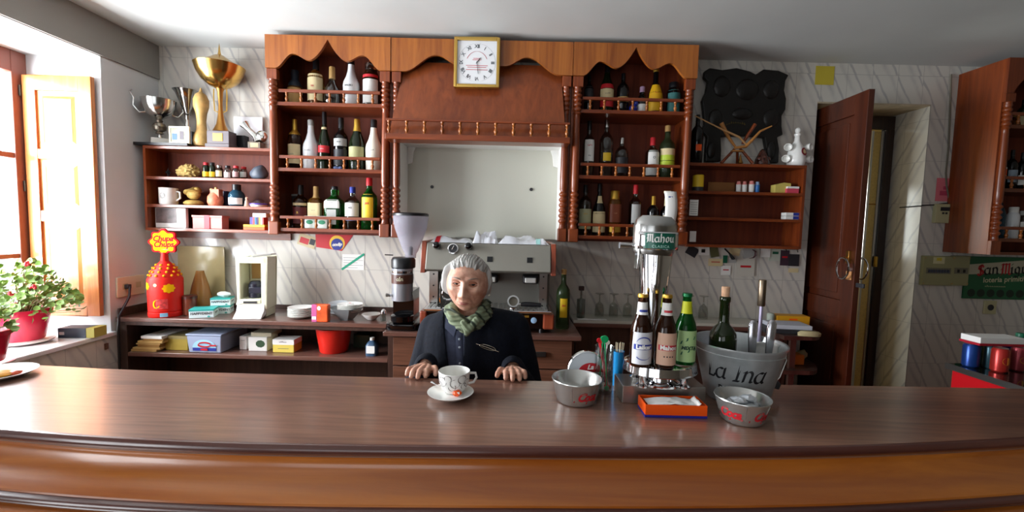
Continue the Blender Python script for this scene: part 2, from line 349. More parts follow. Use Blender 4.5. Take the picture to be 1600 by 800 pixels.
# left wall: plaster, deep window recess, tiles below the sill
Y0, Y1, SZ, BZ = .95, 2.975, .79, 2.665
b = MB(); b.box(-3.5, WLX, Y1, WBY + .05, 0, CZ); b.box(-3.5, WLX, -.5, Y0, 0, CZ); b.box(-3.5, WLX, -3.2, -2.5, 0, CZ); b.box(-3.5, WLX, -2.5, -.5, 0, .15); b.box(-3.5, WLX, -2.5, -.5, 2.25, CZ); b.box(-3.5, WLX, Y0, Y1, BZ, CZ); b.box(-3.5, WLX, Y0, Y1, 0, SZ - .03)
struct(b.build('wall_left', plaster, smooth=False))
struct(MB().box(WLX + .001, WLX + .012, Y0 - 1.4, WBY, 0, SZ - .03).build('trim_3', TS, smooth=False))
struct(MB().box(-3.36, WLX + .03, Y0 - .02, Y1 + .02, SZ - .03, SZ).build('window_sill_1', marble, smooth=False, bevel=.006))
struct(MB().box(WLX, WLX + .014, -3.2, WBY, BZ + .005, CZ).build('beam_1', beamm, smooth=False))
b = MB(); b.box(-3.5, 4.7, -3.3, -3.2, 0, .25); b.box(-3.5, -2.5, -3.3, -3.2, .25, CZ); b.box(-.1, 4.7, -3.3, -3.2, .25, CZ); b.box(-2.5, -.1, -3.3, -3.2, 2.6, CZ); struct(b.build('wall_front', mat('tan_plaster', '6f6658', .8), smooth=False))  # unseen wall; its opening is made up to admit the fill light
struct(MB().box(4.6, 4.7, -3.2, WBY, 0, CZ).build('wall_right', mat('tan_plaster', '6f6658', .8), smooth=False))
# window frame in the recess
fw = mat('window_frame_wood', '7a4638', .4)
b = MB(); b.box(-3.36, -3.30, Y1 - .09, Y1, SZ, BZ); b.box(-3.36, -3.30, Y0, Y0 + .09, SZ, BZ); b.box(-3.358, -3.302, Y0 + .09, Y1 - .09, BZ - .14, BZ); b.box(-3.358, -3.302, Y0 + .09, Y1 - .09, SZ, SZ + .07)
b.box(-3.355, -3.305, 1.93, 1.99, SZ, BZ); b.box(-3.35, -3.31, Y0 + .05, Y1 - .05, 1.965, 2.0); b.box(-3.35, -3.31, Y0 + .05, Y1 - .05, 1.30, 1.33)
struct(b.build('window_1_frame', fw, smooth=False, bevel=.004))
struct(MB().box(-3.333, -3.329, Y0 + .05, Y1 - .05, SZ + .05, BZ - .1).build('window_1_glass', mat('window_glass', 'FFFFFF', .0, alpha=.04), smooth=False))
b = MB(); b.box(-3.30, -3.25, -2.5, -2.42, .15, 2.25); b.box(-3.30, -3.25, -.58, -.5, .15, 2.25); b.box(-3.298, -3.252, -2.42, -.58, 2.17, 2.25); b.box(-3.298, -3.252, -2.42, -.58, .15, .23); b.box(-3.297, -3.253, -1.53, -1.47, .23, 2.17); struct(b.build('window_2_frame', fw, smooth=False))
# open wooden shutter, folded against the far side of the recess
t = thing('window_shutter', 'open panelled wooden shutter folded back beside the bright window', 'shutter', (-3.3, 2.93, SZ))
def panelled(x0, x1, y0, y1, z0, z1, rows, st, name, m, root, mold=.012):
    """frame and sunk panels of a joinery leaf lying in the XZ plane, front at y0"""
    b = MB(); b.box(x0, x0 + st, y0, y1, z0, z1); b.box(x1 - st, x1, y0, y1, z0, z1)
    zs = [z0 + (z1 - z0) * f for f in rows]
    for i, (a, c) in enumerate(zip(rows[::2], rows[1::2])): b.box(x0 + st, x1 - st, y0, y1, z0 + (z1 - z0) * a, z0 + (z1 - z0) * c)
    f = b.build(name + '_frame', m, root, world=True, smooth=False, bevel=.003)
    gaps = [(rows[i], rows[i + 1]) for i in range(1, len(rows) - 1, 2)]
    for a, c in gaps:
        pz0, pz1 = z0 + (z1 - z0) * a, z0 + (z1 - z0) * c
        q = MB(); q.box(x0 + st - .002, x1 - st + .002, y0 + mold, y1 - .004, pz0, pz1)
        d = .035
        q.add([(x0 + st + d, y0 + mold, pz0 + d), (x1 - st - d, y0 + mold, pz0 + d), (x1 - st - d, y0 + mold, pz1 - d), (x0 + st + d, y0 + mold, pz1 - d),
               (x0 + st + d + .02, y0 + .003, pz0 + d + .02), (x1 - st - d - .02, y0 + .003, pz0 + d + .02), (x1 - st - d - .02, y0 + .003, pz1 - d - .02), (x0 + st + d + .02, y0 + .003, pz1 - d - .02)],
              [(4, 5, 6, 7), (0, 1, 5, 4), (1, 2, 6, 5), (2, 3, 7, 6), (3, 0, 4, 7)])
        q.build(name + '_panel', m, root, world=True, smooth=False)
panelled(-3.29, -2.83, 2.93, 2.96, .905, 2.52, [0, .06, .40, .445, .66, .70, .94, 1], .085, 'shutter', WSH, t)
for z in (1.1, 1.75, 2.38): MB().lathe([(.008, 0), (.008, .07)], (-3.295, 2.925, z), 10).build('hinge', mat('hinge_metal', '555048', .4, 1), t, world=True)
# folded door leaf pushed open toward the bar
t = thing('door_leaf', 'dark red wooden door standing open in the tiled doorway', 'door', (2.42, 3.7, 0))
L0 = Vector((2.44, 3.73, 0)); L1 = Vector((2.405, 2.985, 0)); ln = (L1 - L0).length; a = math.atan2(L1.y - L0.y, L1.x - L0.x)
t.location = L0; t.rotation_euler = (0, 0, a)
def leaf(root, W, H):
    st = .12; b = MB(); b.box(0, st, -.02, .02, 0, H); b.box(W - st, W, -.02, .02, 0, H)
    for z0, z1 in ((0, .2), (.98, 1.12), (H - .14, H)): b.box(st, W - st, -.02, .02, z0, z1)
    b.build('door_frame', WDO, root, smooth=False, bevel=.003)
    for z0, z1 in ((.2, .98), (1.12, H - .14)):
        q = MB(); q.box(st, W - st, -.008, .008, z0, z1); q.box(st + .05, W - st - .05, -.015, .015, z0 + .05, z1 - .05); q.build('door_panel', WDO, root, smooth=False, bevel=.004)
leaf(t, ln, 2.585)
h = MB(); h.tube([(ln - .055 + .06 * math.cos(x) * 1, -.065 - .0 * x, 1.36 + .075 * math.sin(x)) for x in [2 * PI * i / 24 for i in range(24)]], .006, 8, closed=True)
h.build('pull_ring', chrome, t); MB().obox((ln - .055, -.03, 1.44), .03, .02, .09).obox((ln - .055, -.045, 1.435), .014, .045, .014).build('ring_plate', brass, t, bevel=.002)
MB().obox((ln - .045, -.024, 1.31), .05, .008, .06).build('worn_patch', mat('bare_wood', 'C98E5A', .6), t, bevel=.002)
h = MB().tube([(ln - .055 + .06 * math.cos(x), .065, 1.36 + .075 * math.sin(x)) for x in [2 * PI * i / 24 for i in range(24)]], .006, 8, closed=True); h.obox((ln - .055, .04, 1.435), .014, .05, .014); h.build('pull_ring', chrome, t)
MB().obox((ln + .035, .0, 1.25), .07, .012, .03).build('bolt', dgrey, t, bevel=.002)
# second, pale leaf seen edge-on against the jamb
t = thing('inner_door', 'narrow yellow glazed door edge in the gap behind the wooden door', 'door', (3.11, 3.75, 0))
MB().box(3.075, 3.14, 3.765, 3.795, 0, 2.49).build('pane', mat('yellow_textured_glass', 'D6B566', .3, noise_amt=.1, noise_scale=60, bump=.2), t, world=True, smooth=False)
MB().box(3.14, 3.165, 3.755, 3.80, 0, 2.49).build('metal_edge', steel, t, world=True, smooth=False, bevel=.002)
MB().box(3.055, 3.075, 3.755, 3.80, 0, 2.49).build('metal_edge', steel, t, world=True, smooth=False, bevel=.002)
MB().box(3.075, 3.14, 3.76, 3.765, 1.86, 1.872).build('glazing_bar', brass, t, world=True, smooth=False)
MB().obox((3.16, 3.735, 1.37), .02, .02, .09).build('latch', gold_c, t, world=True, bevel=.003)

# ------------------------------------------------------------------ bar counter
rear = [(-2.62, 1.30), (-1.6, 1.315), (-1.1, 1.29), (0, 1.283), (.8, 1.303), (1.37, 1.32), (2.2, 1.33)]
front = [(-2.62, 1.12), (-1.9, 1.02), (-1.45, .955), (-1.118, .916), (-.807, .888), (-.464, .881), (0, .893), (.429, .909), (.803, .938), (1.231, .995), (1.6, 1.06), (2.2, 1.18)]
def interp(P, n):
    out = []
    for i in range(len(P) - 1):
        p0 = P[max(i - 1, 0)]; p1 = P[i]; p2 = P[i + 1]; p3 = P[min(i + 2, len(P) - 1)]
        for k in range(n):
            t = k / n; out.append(tuple(.5 * (2 * p1[j] + (p2[j] - p0[j]) * t + (2 * p0[j] - 5 * p1[j] + 4 * p2[j] - p3[j]) * t * t + (3 * p1[j] - p0[j] - 3 * p2[j] + p3[j]) * t ** 3) for j in (0, 1)))
    return out + [P[-1]]
F = interp(front, 6)
bar = thing('bar_counter', 'long curved wooden bar counter with moulded varnished front', 'bar counter', (0, 1.1, 0))
TOPZ = 1.13
def sweep(prof, name, m, closed=True):
    """profile (outward offset, z) swept along the front edge"""
    b = MB(); n = len(prof); vs = []
    for i, (x, y) in enumerate(F):
        a = F[max(i - 1, 0)]; c = F[min(i + 1, len(F) - 1)]; tx, ty = c[0] - a[0], c[1] - a[1]; l = math.hypot(tx, ty); nx, ny = ty / l, -tx / l
        vs += [(x + nx * d, y + ny * d, z) for d, z in prof]
    fs = [(i * n + j, i * n + j + 1, (i + 1) * n + j + 1, (i + 1) * n + j) for i in range(len(F) - 1) for j in range(n - 1)]
    if closed: fs += [(i * n + n - 1, i * n, (i + 1) * n, (i + 1) * n + n - 1) for i in range(len(F) - 1)] + [tuple(range(n)), tuple(range(len(vs) - 1, len(vs) - n - 1, -1))]
    return b.add(vs, fs).build(name, m, bar, world=True)
poly = [(x, y) for x, y in F] + [(x, y) for x, y in reversed(interp(rear, 4))]
poly = [(x, y + .0) for x, y in poly]
MB().prism(poly, TOPZ - .03, TOPZ, 'Z').build('counter_top', WBT, bar, world=True, smooth=False)
sweep([(0, TOPZ), (.006, TOPZ - .001), (.011, TOPZ - .006), (.013, TOPZ - .012), (.011, TOPZ - .019), (.004, TOPZ - .025), (-.03, TOPZ - .027), (-.03, TOPZ - .001)], 'nosing', WNO)
def ccurve(pts, n=6): return interp(pts, n)
sweep([(-.06, TOPZ - .027)] + ccurve([(.0, TOPZ - .027), (-.006, TOPZ - .04), (-.004, TOPZ - .055), (.01, TOPZ - .075), (.034, TOPZ - .092), (.047, TOPZ - .103)]) + [(.047, TOPZ - .108), (-.06, TOPZ - .108)], 'cove_moulding', WBF)
sweep([(-.06, TOPZ - .108)] + ccurve([(.047, TOPZ - .108), (.058, TOPZ - .112), (.06, TOPZ - .12), (.05, TOPZ - .127), (.05, TOPZ - .131)]) + [(-.06, TOPZ - .131)], 'bead_moulding', WNO)
sweep([(-.06, TOPZ - .131)] + ccurve([(.05, TOPZ - .131), (.066, TOPZ - .14), (.085, TOPZ - .165), (.08, TOPZ - .20), (.05, TOPZ - .225)]) + [(-.06, TOPZ - .225)], 'lower_moulding', WBF)
b = MB(); vs = [(x, y, z) for z in (0.0, .905) for (x, y) in [(p[0], p[1] + .0) for p in F] + [(2.2, 1.24), (-2.62, 1.24)]]
n = len(vs) // 2; b.add(vs, [tuple(range(n)), tuple(range(n, 2 * n))] + [(i, (i + 1) % n, n + (i + 1) % n, n + i) for i in range(n)])
b.build('front_panel', WBF, bar, world=True, smooth=False)
MB().box(-2.6, 2.2, 1.13, 1.235, .905, TOPZ - .03).build('bearer', WTD, bar, world=True, smooth=False)
# ------------------------------------------------------------------ bar cabinets
FY = 3.10   # plane of the cabinet fronts
ZT, ZB = 2.885, 1.495
ZSH = [2.436, 1.975, 1.545]
def column(root, x, y, z0, z1, r, m=WR):
    """turned column: square block, carved beads, smooth shaft, rings, square foot"""
    t = z1 - z0; P = []
    P += [(r, z1), (r * .8, z1 - .01), (r, z1 - .025), (r * .75, z1 - .04)]
    z = z1 - .04
    for k in range(4): P += [(r * .8, z), (r * 1.05, z - .012), (r * 1.05, z - .02), (r * .75, z - .03)]; z -= .033
    P += [(r * 1.0, z - .01), (r * .75, z - .02), (r * .8, z - .05), (r * 1.0, (z + z0) / 2 - .05), (r * .98, z0 + .28), (r * .7, z0 + .262)]
    z = z0 + .26
    for k in range(6): P += [(r * .75, z), (r * 1.12, z - .012), (r * 1.12, z - .022), (r * .75, z - .034)]; z -= .038
    P += [(r * .9, z0 + .01), (r, z0)]
    P = P[::-1]
    MB().lathe(P, (x, y, 0), 20).build('column', m, root, world=True, ang=60)
def baluster(root, x, y, z0, z1, m, parent=None, k=1.0):
    h = z1 - z0; P = [(.0075, 0), (.0075, .06), (.004, .1), (.0065, .2), (.009, .34), (.006, .5), (.0035, .62), (.006, .70), (.0075, .76), (.004, .82), (.0075, .9), (.0075, 1)]
    MB().lathe([(r * k, z0 + h * q) for r, q in P], (x, y, 0), 10).build('baluster', WV, root, world=True, ang=60)
def valance(root, x0, x1, z0, z1, y0, y1, kind='ogee'):
    n = 60; low = []
    for i in range(n + 1):
        u = i / n; x = x0 + (x1 - x0) * u; v = abs(u - .5) * 2     # 0 at middle
        if kind == 'ogee':
            if v < .30: h = .135 * (1 - v / .30) ** 1.7 + .052
            elif v < .56: s = (v - .30) / .26; h = .052 + .04 * (.5 - .5 * math.cos(PI * s))
            elif v < .84: s = (v - .56) / .28; h = .092 * (.5 + .5 * math.cos(PI * s))
            else: h = 0
            h *= (z1 - z0) / .21
        else:
            if v < .12: h = .085
            elif v < .25: h = .06 + .0 * v
            elif v < .50: s = (v - .25) / .25; h = .06 + .075 * (.5 - .5 * math.cos(PI * s))
            elif v < .86: s = (v - .50) / .36; h = .135 * (.5 + .5 * math.cos(PI * s))
            else: h = 0
            h = min(h, .14) if kind == 'wave' else h
            h *= .85
        low.append((x, z0 + h))
    MB().prism(low + [(x1, z1), (x0, z1)], y0, y1).build('valance', WV, root, world=True, smooth=False)
def rail(root, x0, x1, y, zs, h, n, m=WRX):
    b = MB().box(x0, x1, y - .009, y + .009, zs + h - .022, zs + h)
    r = b.build('gallery_rail', m, root, world=True, smooth=False, bevel=.003)
    for i in range(n): baluster(r, x0 + (x1 - x0) * (i + .55) / (n + .1), y, zs + .001, zs + h - .022, WR, k=1.35)
def bottle_cabinet(name, label, x0, x1, ncol_left=True, depth_y=3.435, n=7, front=FY, col=True):
    t = thing(name, label, 'cabinet', ((x0 + x1) / 2, front, ZB), 'carved wooden bar cabinets')
    b = MB(); b.box(x0, x0 + .02, front + .035, depth_y, ZB, ZT); b.box(x1 - .02, x1, front + .035, depth_y, ZB, ZT); b.box(x0, x1, front + .03, depth_y, ZT - .02, ZT)
    b.build('carcass', WR, t, world=True, smooth=False, bevel=.002)
    MB().box(x0 + .02, x1 - .02, depth_y - .012, depth_y, ZB, ZT - .02).build('back_panel', WRD, t, world=True, smooth=False)
    for z in ZSH: MB().box(x0 + .021, x1 - .021, front + .012, depth_y - .013, z - .025, z).build('shelf', WRX, t, world=True, smooth=False, bevel=.002)
    valance(t, x0, x1, ZT - .225, ZT, front - .012, front + .012)
    for x in (x0 + .04, x1 - .04):
        MB().box(x - .036, x + .036, front - .004, front + .034, ZT - .30, ZT - .226).build('post_block', WR, t, world=True, smooth=False, bevel=.004)
        column(t, x, front + .016, ZB + .095, ZT - .30, .029)
        MB().box(x - .036, x + .036, front - .010, front + .034, ZB, ZB + .095).build('post_block', WR, t, world=True, smooth=False, bevel=.006)
    for z in ZSH: rail(t, x0 + .077, x1 - .077, front + .02, z, .088, n)
    return t
cabL = bottle_cabinet('bottle_cabinet', 'lighter varnished bottle cabinet between the trophy shelf and the hood', -1.757, -.882)
cabR = bottle_cabinet('bottle_cabinet', 'darker bottle cabinet between the hood and the carved board', .395, 1.262)
# hood cabinet
hx0, hx1 = -.878, .391
t = thing('hood_cabinet', 'wooden extractor hood with turned gallery over a pale splash panel', 'cabinet', ((hx0 + hx1) / 2, FY, ZB), 'carved wooden bar cabinets')
valance(t, hx0, hx1, ZT - .225, ZT, FY - .008, FY + .014, 'wave')
b = MB(); b.box(hx0, hx0 + .02, FY + .035, 3.435, ZB, ZT); b.box(hx1 - .02, hx1, FY + .035, 3.435, ZB, ZT); b.box(hx0, hx1, FY + .02, 3.435, ZT - .02, ZT)
b.build('carcass', WR, t, world=True, smooth=False)
for x in (hx0 + .036, hx1 - .036):
    MB().box(x - .032, x + .032, FY - .002, FY + .034, ZT - .30, ZT - .226).build('post_block', WR, t, world=True, smooth=False, bevel=.004)
    column(t, x, FY + .016, ZB + .095, ZT - .30, .026)
    MB().box(x - .032, x + .032, FY - .006, FY + .034, ZB, ZB + .095).build('post_block', WR, t, world=True, smooth=False, bevel=.006)
b = MB(); zt, zb = 2.75, 2.205; yt, yb = 3.17, 2.985; xa, xb, xc, xd = -.80, .315, -.86, .345
b.add([(xc, yb, zb), (xd, yb, zb), (xb, yt, zt), (xa, yt, zt), (xc, 3.43, zb), (xd, 3.43, zb), (xb, 3.43, zt), (xa, 3.43, zt)], [(0, 1, 2, 3), (4, 7, 6, 5), (0, 3, 7, 4), (1, 5, 6, 2), (0, 4, 5, 1), (3, 2, 6, 7)])
b.build('hood_panel', wood('hood_wood', '6a2e12', '8a441e', .4), t, world=True, smooth=False)
MB().box(-.875, .372, 2.94, 3.09, 2.163, 2.203).build('gallery_ledge', WRX, t, world=True, smooth=False, bevel=.004)
MB().box(-.83, .345, 3.09, 3.43, 2.19, 2.203).build('soffit', white, t, world=True, smooth=False)
gr = MB().box(-.872, .369, 2.95, 2.972, 2.288, 2.303).build('gallery_rail', WRX, t, world=True, smooth=False, bevel=.003)
for i in range(11): baluster(gr, -.853 + i * 1.203 / 10, 2.961, 2.204, 2.288, WR, k=1.5)
MB().box(-.838, .352, 3.405, 3.434, 1.50, 2.19).build('splash_panel', mat('pale_panel', 'C2C2B6', .5), t, world=True, smooth=False)
for xx in (-.845, .34): MB().box(xx, xx + .013, 3.11, 3.405, 1.50, 2.19).build('side_lining', white, t, world=True, smooth=False)
for s, xx in ((1, -.83), (-1, .339)): MB().prism([(xx, 2.19), (xx + s * .06, 2.19), (xx + s * .045, 2.15), (xx + s * .035, 2.07), (xx, 2.06)], 3.38, 3.404).build('corner_bracket', white, t, world=True, smooth=False)
for px, py in ((675, 292), (830, 296)):
    p = atY(px, py, 3.40); MB().lathe([(.013, 0), (.013, .006)], (0, 0, 0), 14, M=Matrix.Rotation(PI / 2, 3, 'X')).build('screw_hole', dgrey, t).location = p - t.location + Vector((0, .002, 0))
# wall clock hung on the valance
cc = atY(745, 97, 3.05); cw, ch = .158, .168
t = thing('wall_clock', 'square white wall clock in a gold frame hung on the hood', 'clock', (cc.x, 3.06, cc.z - ch), rz=0); t.rotation_euler = (0, 0, 0)
y = 3.06
b = MB(); f = .022
b.box(cc.x - cw, cc.x - cw + f, y - .012, y + .026, cc.z - ch, cc.z + ch); b.box(cc.x + cw - f, cc.x + cw, y - .012, y + .026, cc.z - ch, cc.z + ch)
b.box(cc.x - cw + f, cc.x + cw - f, y - .012, y + .026, cc.z - ch, cc.z - ch + f); b.box(cc.x - cw + f, cc.x + cw - f, y - .012, y + .026, cc.z + ch - f, cc.z + ch)
b.build('frame', goldf, t, world=True, smooth=False, bevel=.005)
MB().box(cc.x - cw + f, cc.x + cw - f, y, y + .024, cc.z - ch + f, cc.z + ch - f).build('dial', mat('clock_face', 'E9EAEC', .4), t, world=True, smooth=False)
def lp(o): return Vector(o.location)
fn = onplane((0, y - lp(t).y, cc.z - lp(t).z), (1, 0, 0), (0, 0, 1), (0, -1, 0), .001)
inkc = mat('clock_ink', '55585c', .6); redi = mat('clock_red_print', 'C05A62', .6)
V = []; Fc = []
for i, nm in enumerate(['XII', 'I', 'II', 'III', 'IIII', 'V', 'VI', 'VII', 'VIII', 'IX', 'X', 'XI']):
    a = PI / 2 - i * PI / 6; v, ff = text2d(nm, .034, .0006, spacing=.85)
    c, s = math.cos(a - PI / 2), math.sin(a - PI / 2); k = len(V)
    V += [(p[0] * c - p[1] * s + .108 * math.cos(a), p[0] * s + p[1] * c + .108 * math.sin(a)) for p in v]; Fc += [tuple(q + k for q in g) for g in ff]
v, ff = nib([arc(0, 0, .128, .128, 0, 360, 60)], .0012, 0); k = len(V); V += v; Fc += [tuple(q + k for q in g) for g in ff]
decal('numerals', (V, Fc), fn, inkc, t)
V = []; Fc = []
for arcs in ([arc(0, -.01, .075, .085, 25, 155, 16)],): v, ff = nib(arcs, .004, 0); k = len(V); V += v; Fc += [tuple(q + k for q in g) for g in ff]
for yy, ww in ((.028, .05), (.018, .06), (-.02, .15), (-.032, .13), (-.048, .15)):
    v, ff = rect2d(ww, .004, 0, yy, 1); k = len(V); V += v; Fc += [tuple(q + k for q in g) for g in ff]
decal('printed_motto', (V, Fc), fn, redi, t)
for nm, a, l, wd in (('hour_hand', math.radians(52), .048, .004), ('minute_hand', math.radians(-82), .085, .003)):
    b = MB(); b.obox((l / 2 - .008, 0, 0), l, .002, wd); h = b.build(nm, black, t, smooth=False); h.location = (0, y - .004 - lp(t).y, cc.z - lp(t).z); h.rotation_euler = (0, -a, 0)
# narrow open shelf units either side
def shelf_unit(name, label, x0, x1, zs, y0, y1, ztop, side_l=True, side_r=True, back=WRD, front_m=WRX):
    t = thing(name, label, 'shelf unit', ((x0 + x1) / 2, y0, zs[-1]), 'open wooden shelf units')
    b = MB()
    if side_l: b.box(x0, x0 + .018, y0 + .002, y1, zs[-1] - .02, ztop)
    if side_r: b.box(x1 - .018, x1, y0 + .002, y1, zs[-1] - .02, ztop)
    b.build('side_panel', WR, t, world=True, smooth=False)
    MB().box(x0 + .018, x1 - .018, y1 - .012, y1, zs[-1] - .02, ztop).build('back_panel', back, t, world=True, smooth=False)
    for z in zs: MB().box(x0 + (.0181 if z < ztop - .01 else 0), x1 - (.0181 if z < ztop - .01 else 0), y0, y1 - (.0121 if z < ztop - .01 else 0), z - .022, z).build('shelf', front_m, t, world=True, smooth=False, bevel=.002)
    return t
SL = [2.125, 1.90, 1.695, 1.52]
SLY = 3.22
shelf_unit('shelf_unit', 'open shelves under the trophies beside the window wall', -2.745, -1.765, SL, SLY, 3.445, 2.125, True, False)
MB_ = MB().box(-2.76, -1.765, 3.425, 3.445, 1.44, 1.497); tag(MB_.build('mounting_batten', WRDX, smooth=False), 'dark wooden batten fixed to tiles under the trophy shelves', 'batten')
MB_ = MB().box(-2.795, -2.40, 3.20, 3.44, 2.126, 2.145); tag(MB_.build('dark_board', black, smooth=False), 'thin black board under the silver cups on shelf end', 'board')
SR = [2.10, 1.895, 1.70, 1.50]
shelf_unit('shelf_unit', 'darker open shelves under the carved board beside the doorway', 1.28, 2.16, SR, SLY, 3.445, 2.10, False, True, back=WRD)
# far cabinet on the other side of the doorway
t = thing('bottle_cabinet', 'bottle cabinet beyond the doorway above the green beer sign', 'cabinet', (3.8, 3.12, 1.48), 'carved wooden bar cabinets')
b = MB(); b.box(3.44, 3.46, 3.125, 3.445, 1.48, 2.86); b.box(3.46, 4.55, 3.125, 3.445, 2.84, 2.86); b.box(4.53, 4.55, 3.125, 3.445, 1.48, 2.84); b.build('carcass', WR, t, world=True, smooth=False)
MB().box(3.46, 4.53, 3.43, 3.445, 1.48, 2.84).build('back_panel', WRD, t, world=True, smooth=False)
SF = [2.41, 1.96, 1.60]
for z in SF: MB().box(3.461, 4.529, 3.135, 3.429, z - .025, z).build('shelf', WRDX, t, world=True, smooth=False)
MB().box(3.461, 4.529, 3.135, 3.429, 1.48, 1.50).build('shelf', WRDX, t, world=True, smooth=False)
lowv = [(3.44, 2.62), (3.49, 2.62), (3.51, 2.66), (3.55, 2.71), (3.61, 2.74), (3.67, 2.71), (3.70, 2.68), (3.76, 2.66), (3.82, 2.68), (3.9, 2.76), (3.98, 2.68), (4.05, 2.66), (4.15, 2.72), (4.25, 2.74), (4.35, 2.70), (4.45, 2.62), (4.55, 2.62)]
MB().prism(lowv + [(4.55, 2.86), (3.44, 2.86)], 3.10, 3.124).build('valance', WR, t, world=True, smooth=False)
for x in (3.476, 4.51):
    MB().box(x - .035, x + .035, 3.102, 3.134, 2.56, 2.619).build('post_block', WR, t, world=True, smooth=False); column(t, x, 3.118, 1.58, 2.56, .027); MB().box(x - .035, x + .035, 3.10, 3.134, 1.48, 1.58).build('post_block', WR, t, world=True, smooth=False)
for z in SF: rail(t, 3.515, 4.47, 3.128, z, .085, 9)

# ------------------------------------------------------------------ back worktops
WZ = .885
t = thing('back_counter', 'low dark wooden back counter with open shelf under the trophy shelves', 'counter', (-1.85, 3.0, 0))
MB().box(-2.79, -.842, 3.0, 3.445, WZ - .03, WZ).build('worktop', WT, t, world=True, smooth=False, bevel=.004)
MB().box(-2.79, -.842, 3.43, 3.445, WZ, WZ + .035).build('upstand', WTD, t, world=True, smooth=False)
b = MB(); b.box(-2.79, -2.775, 3.02, 3.43, WZ, WZ + .06); b.build('end_upstand', WTD, t, world=True, smooth=False)
for xa, xb in ((-2.78, -2.731), (-.869, -.846)): MB().box(xa, xb, 3.02, 3.43, 0, WZ - .031).build('side_panel', WTD, t, world=True, smooth=False)
MB().box(-2.73, -.87, 3.02, 3.43, .60, .63).build('shelf', WT, t, world=True, smooth=False, bevel=.003)
MB().box(-2.73, -.87, 3.40, 3.43, .0, WZ - .031).build('back_panel', WTD, t, world=True, smooth=False)
MB().box(-2.73, -.87, 3.01, 3.028, WZ - .055, WZ - .031).build('front_rail', WTD, t, world=True, smooth=False)
SHZ = .63
t = thing('drawer_cabinet', 'wooden drawer cabinet carrying the coffee machine and grinder', 'cabinet', (-.19, 2.8, 0))
MB().box(-.835, .47, 2.785, 3.445, WZ - .03, WZ).build('worktop', WT, t, world=True, smooth=False, bevel=.004)
MB().box(-.80, .43, 2.83, 3.44, 0, WZ - .031).build('carcass', WTD, t, world=True, smooth=False)
for i, (x0, x1) in enumerate(((-.775, -.19), (-.18, .415))):
    for z0, z1 in ((.655, .845), (.42, .645), (.05, .41)):
        d = MB().box(x0, x1, 2.812, 2.829, z0, z1).build('drawer', WDR, t, world=True, smooth=False, bevel=.003)
        xm = (x0 + x1) / 2
        if i == 1: xm = Xof(839, 2.81, .73)
        MB().box(xm - .06, xm + .06, 2.795, 2.811, (z0 + z1) / 2 - .012, (z0 + z1) / 2 + .022).build('handle', mat('recess_handle', '3a3634', .35, .6), d, world=True, bevel=.004)
t = thing('side_counter', 'narrow back counter behind the beer tap with pale tiled ledge', 'counter', (1.2, 3.2, 0))
MB().box(.475, 1.9, 3.19, 3.445, WZ - .03, WZ).build('worktop', WT, t, world=True, smooth=False, bevel=.004)
MB().box(.475, 1.9, 3.20, 3.44, WZ, WZ + .02).build('pale_ledge', mat('pale_ledge', 'B9B5A8', .35), t, world=True, smooth=False)
MB().box(.5, 1.88, 3.23, 3.44, 0, WZ - .031).build('carcass', WTD, t, world=True, smooth=False)
LZ = WZ + .02
# round-ended shelf unit beside the door
t = thing('end_shelf_unit', 'dark two-tier shelf with rounded end beside the open door', 'shelf unit', (2.05, 3.1, 0))
def rounded(x0, x1, y0, y1, n=12):
    r = (y1 - y0); return [(x0, y1), (x0, y0)] + [(x1 - .2 + .2 * math.sin(PI / 2 * i / n), y0 + r - r * math.cos(PI / 2 * i / n)) for i in range(n + 1)]
for z in (WZ, .64, .3): MB().prism(rounded(1.905, 2.30, 2.95, 3.44), z - .028, z, 'Z').build('shelf', WTD, t, world=True, smooth=False)
b = MB(); b.box(1.905, 1.93, 3.0, 3.43, 0, WZ - .029); b.box(1.98, 2.02, 2.99, 3.03, 0, WZ - .029); b.box(1.93, 2.2, 3.41, 3.435, 0, WZ - .029); b.build('support', WTD, t, world=True, smooth=False)

# ------------------------------------------------------------------ espresso machine
def U(px, Y, z): return Xof(px, Y, z)
MY = 2.86
t = thing('espresso_machine', 'wide grey two-group espresso machine with wooden side panels on drawer cabinet', 'coffee machine', (-.145, 3.0, WZ))
x0, x1 = -.585, .272
mg = mat('machine_grey', '86837a', .42, .3); mgd = mat('machine_recess', '726f68', .42, .3)
b = MB(); b.prism([(MY, 1.285), (MY - .035, 1.30), (MY + .03, 1.475), (3.40, 1.475), (3.40, 1.285)], x0 + .012, x1 - .012, 'X'); b.build('upper_housing', mg, t, world=True, smooth=False, bevel=.006)
MB().box(x0, x1, 3.06, 3.40, .93, 1.284).build('back_plate', mgd, t, world=True, smooth=False)
b = MB(); b.box(x0 + .01, x0 + .07, 3.0, 3.059, 1.05, 1.283); b.box(x1 - .075, x1 - .02, 3.0, 3.059, 1.05, 1.283); b.build('pillar', steel, t, world=True, smooth=False)
for xx in (x0 + .04, x1 - .047):
    for zz in (1.09, 1.17, 1.25): MB().lathe([(.006, 0), (.006, .004)], (0, 0, 0), 10, M=Matrix.Rotation(PI / 2, 3, 'X')).build('bolt', dgrey, t).location = Vector((xx, 3.0, zz)) - lp(t)
MB().box(x0 + .01, x1 - .0, 2.80, 3.06, 1.025, 1.045).build('drip_tray', chrome, t, world=True, smooth=False, bevel=.006)
b = MB()
for i in range(24): b.box(x0 + .03 + i * .034, x0 + .05 + i * .034, 2.83, 3.04, 1.045, 1.049)
b.build('tray_grate', steel, t, world=True, smooth=False)
MB().box(x0 + .03, x1 - .055, 2.84, 3.40, WZ + .03, 1.024).build('lower_body', blackg, t, world=True, smooth=False, bevel=.006)
swood = wood('machine_side_wood', '7a3320', '98492e', .35)
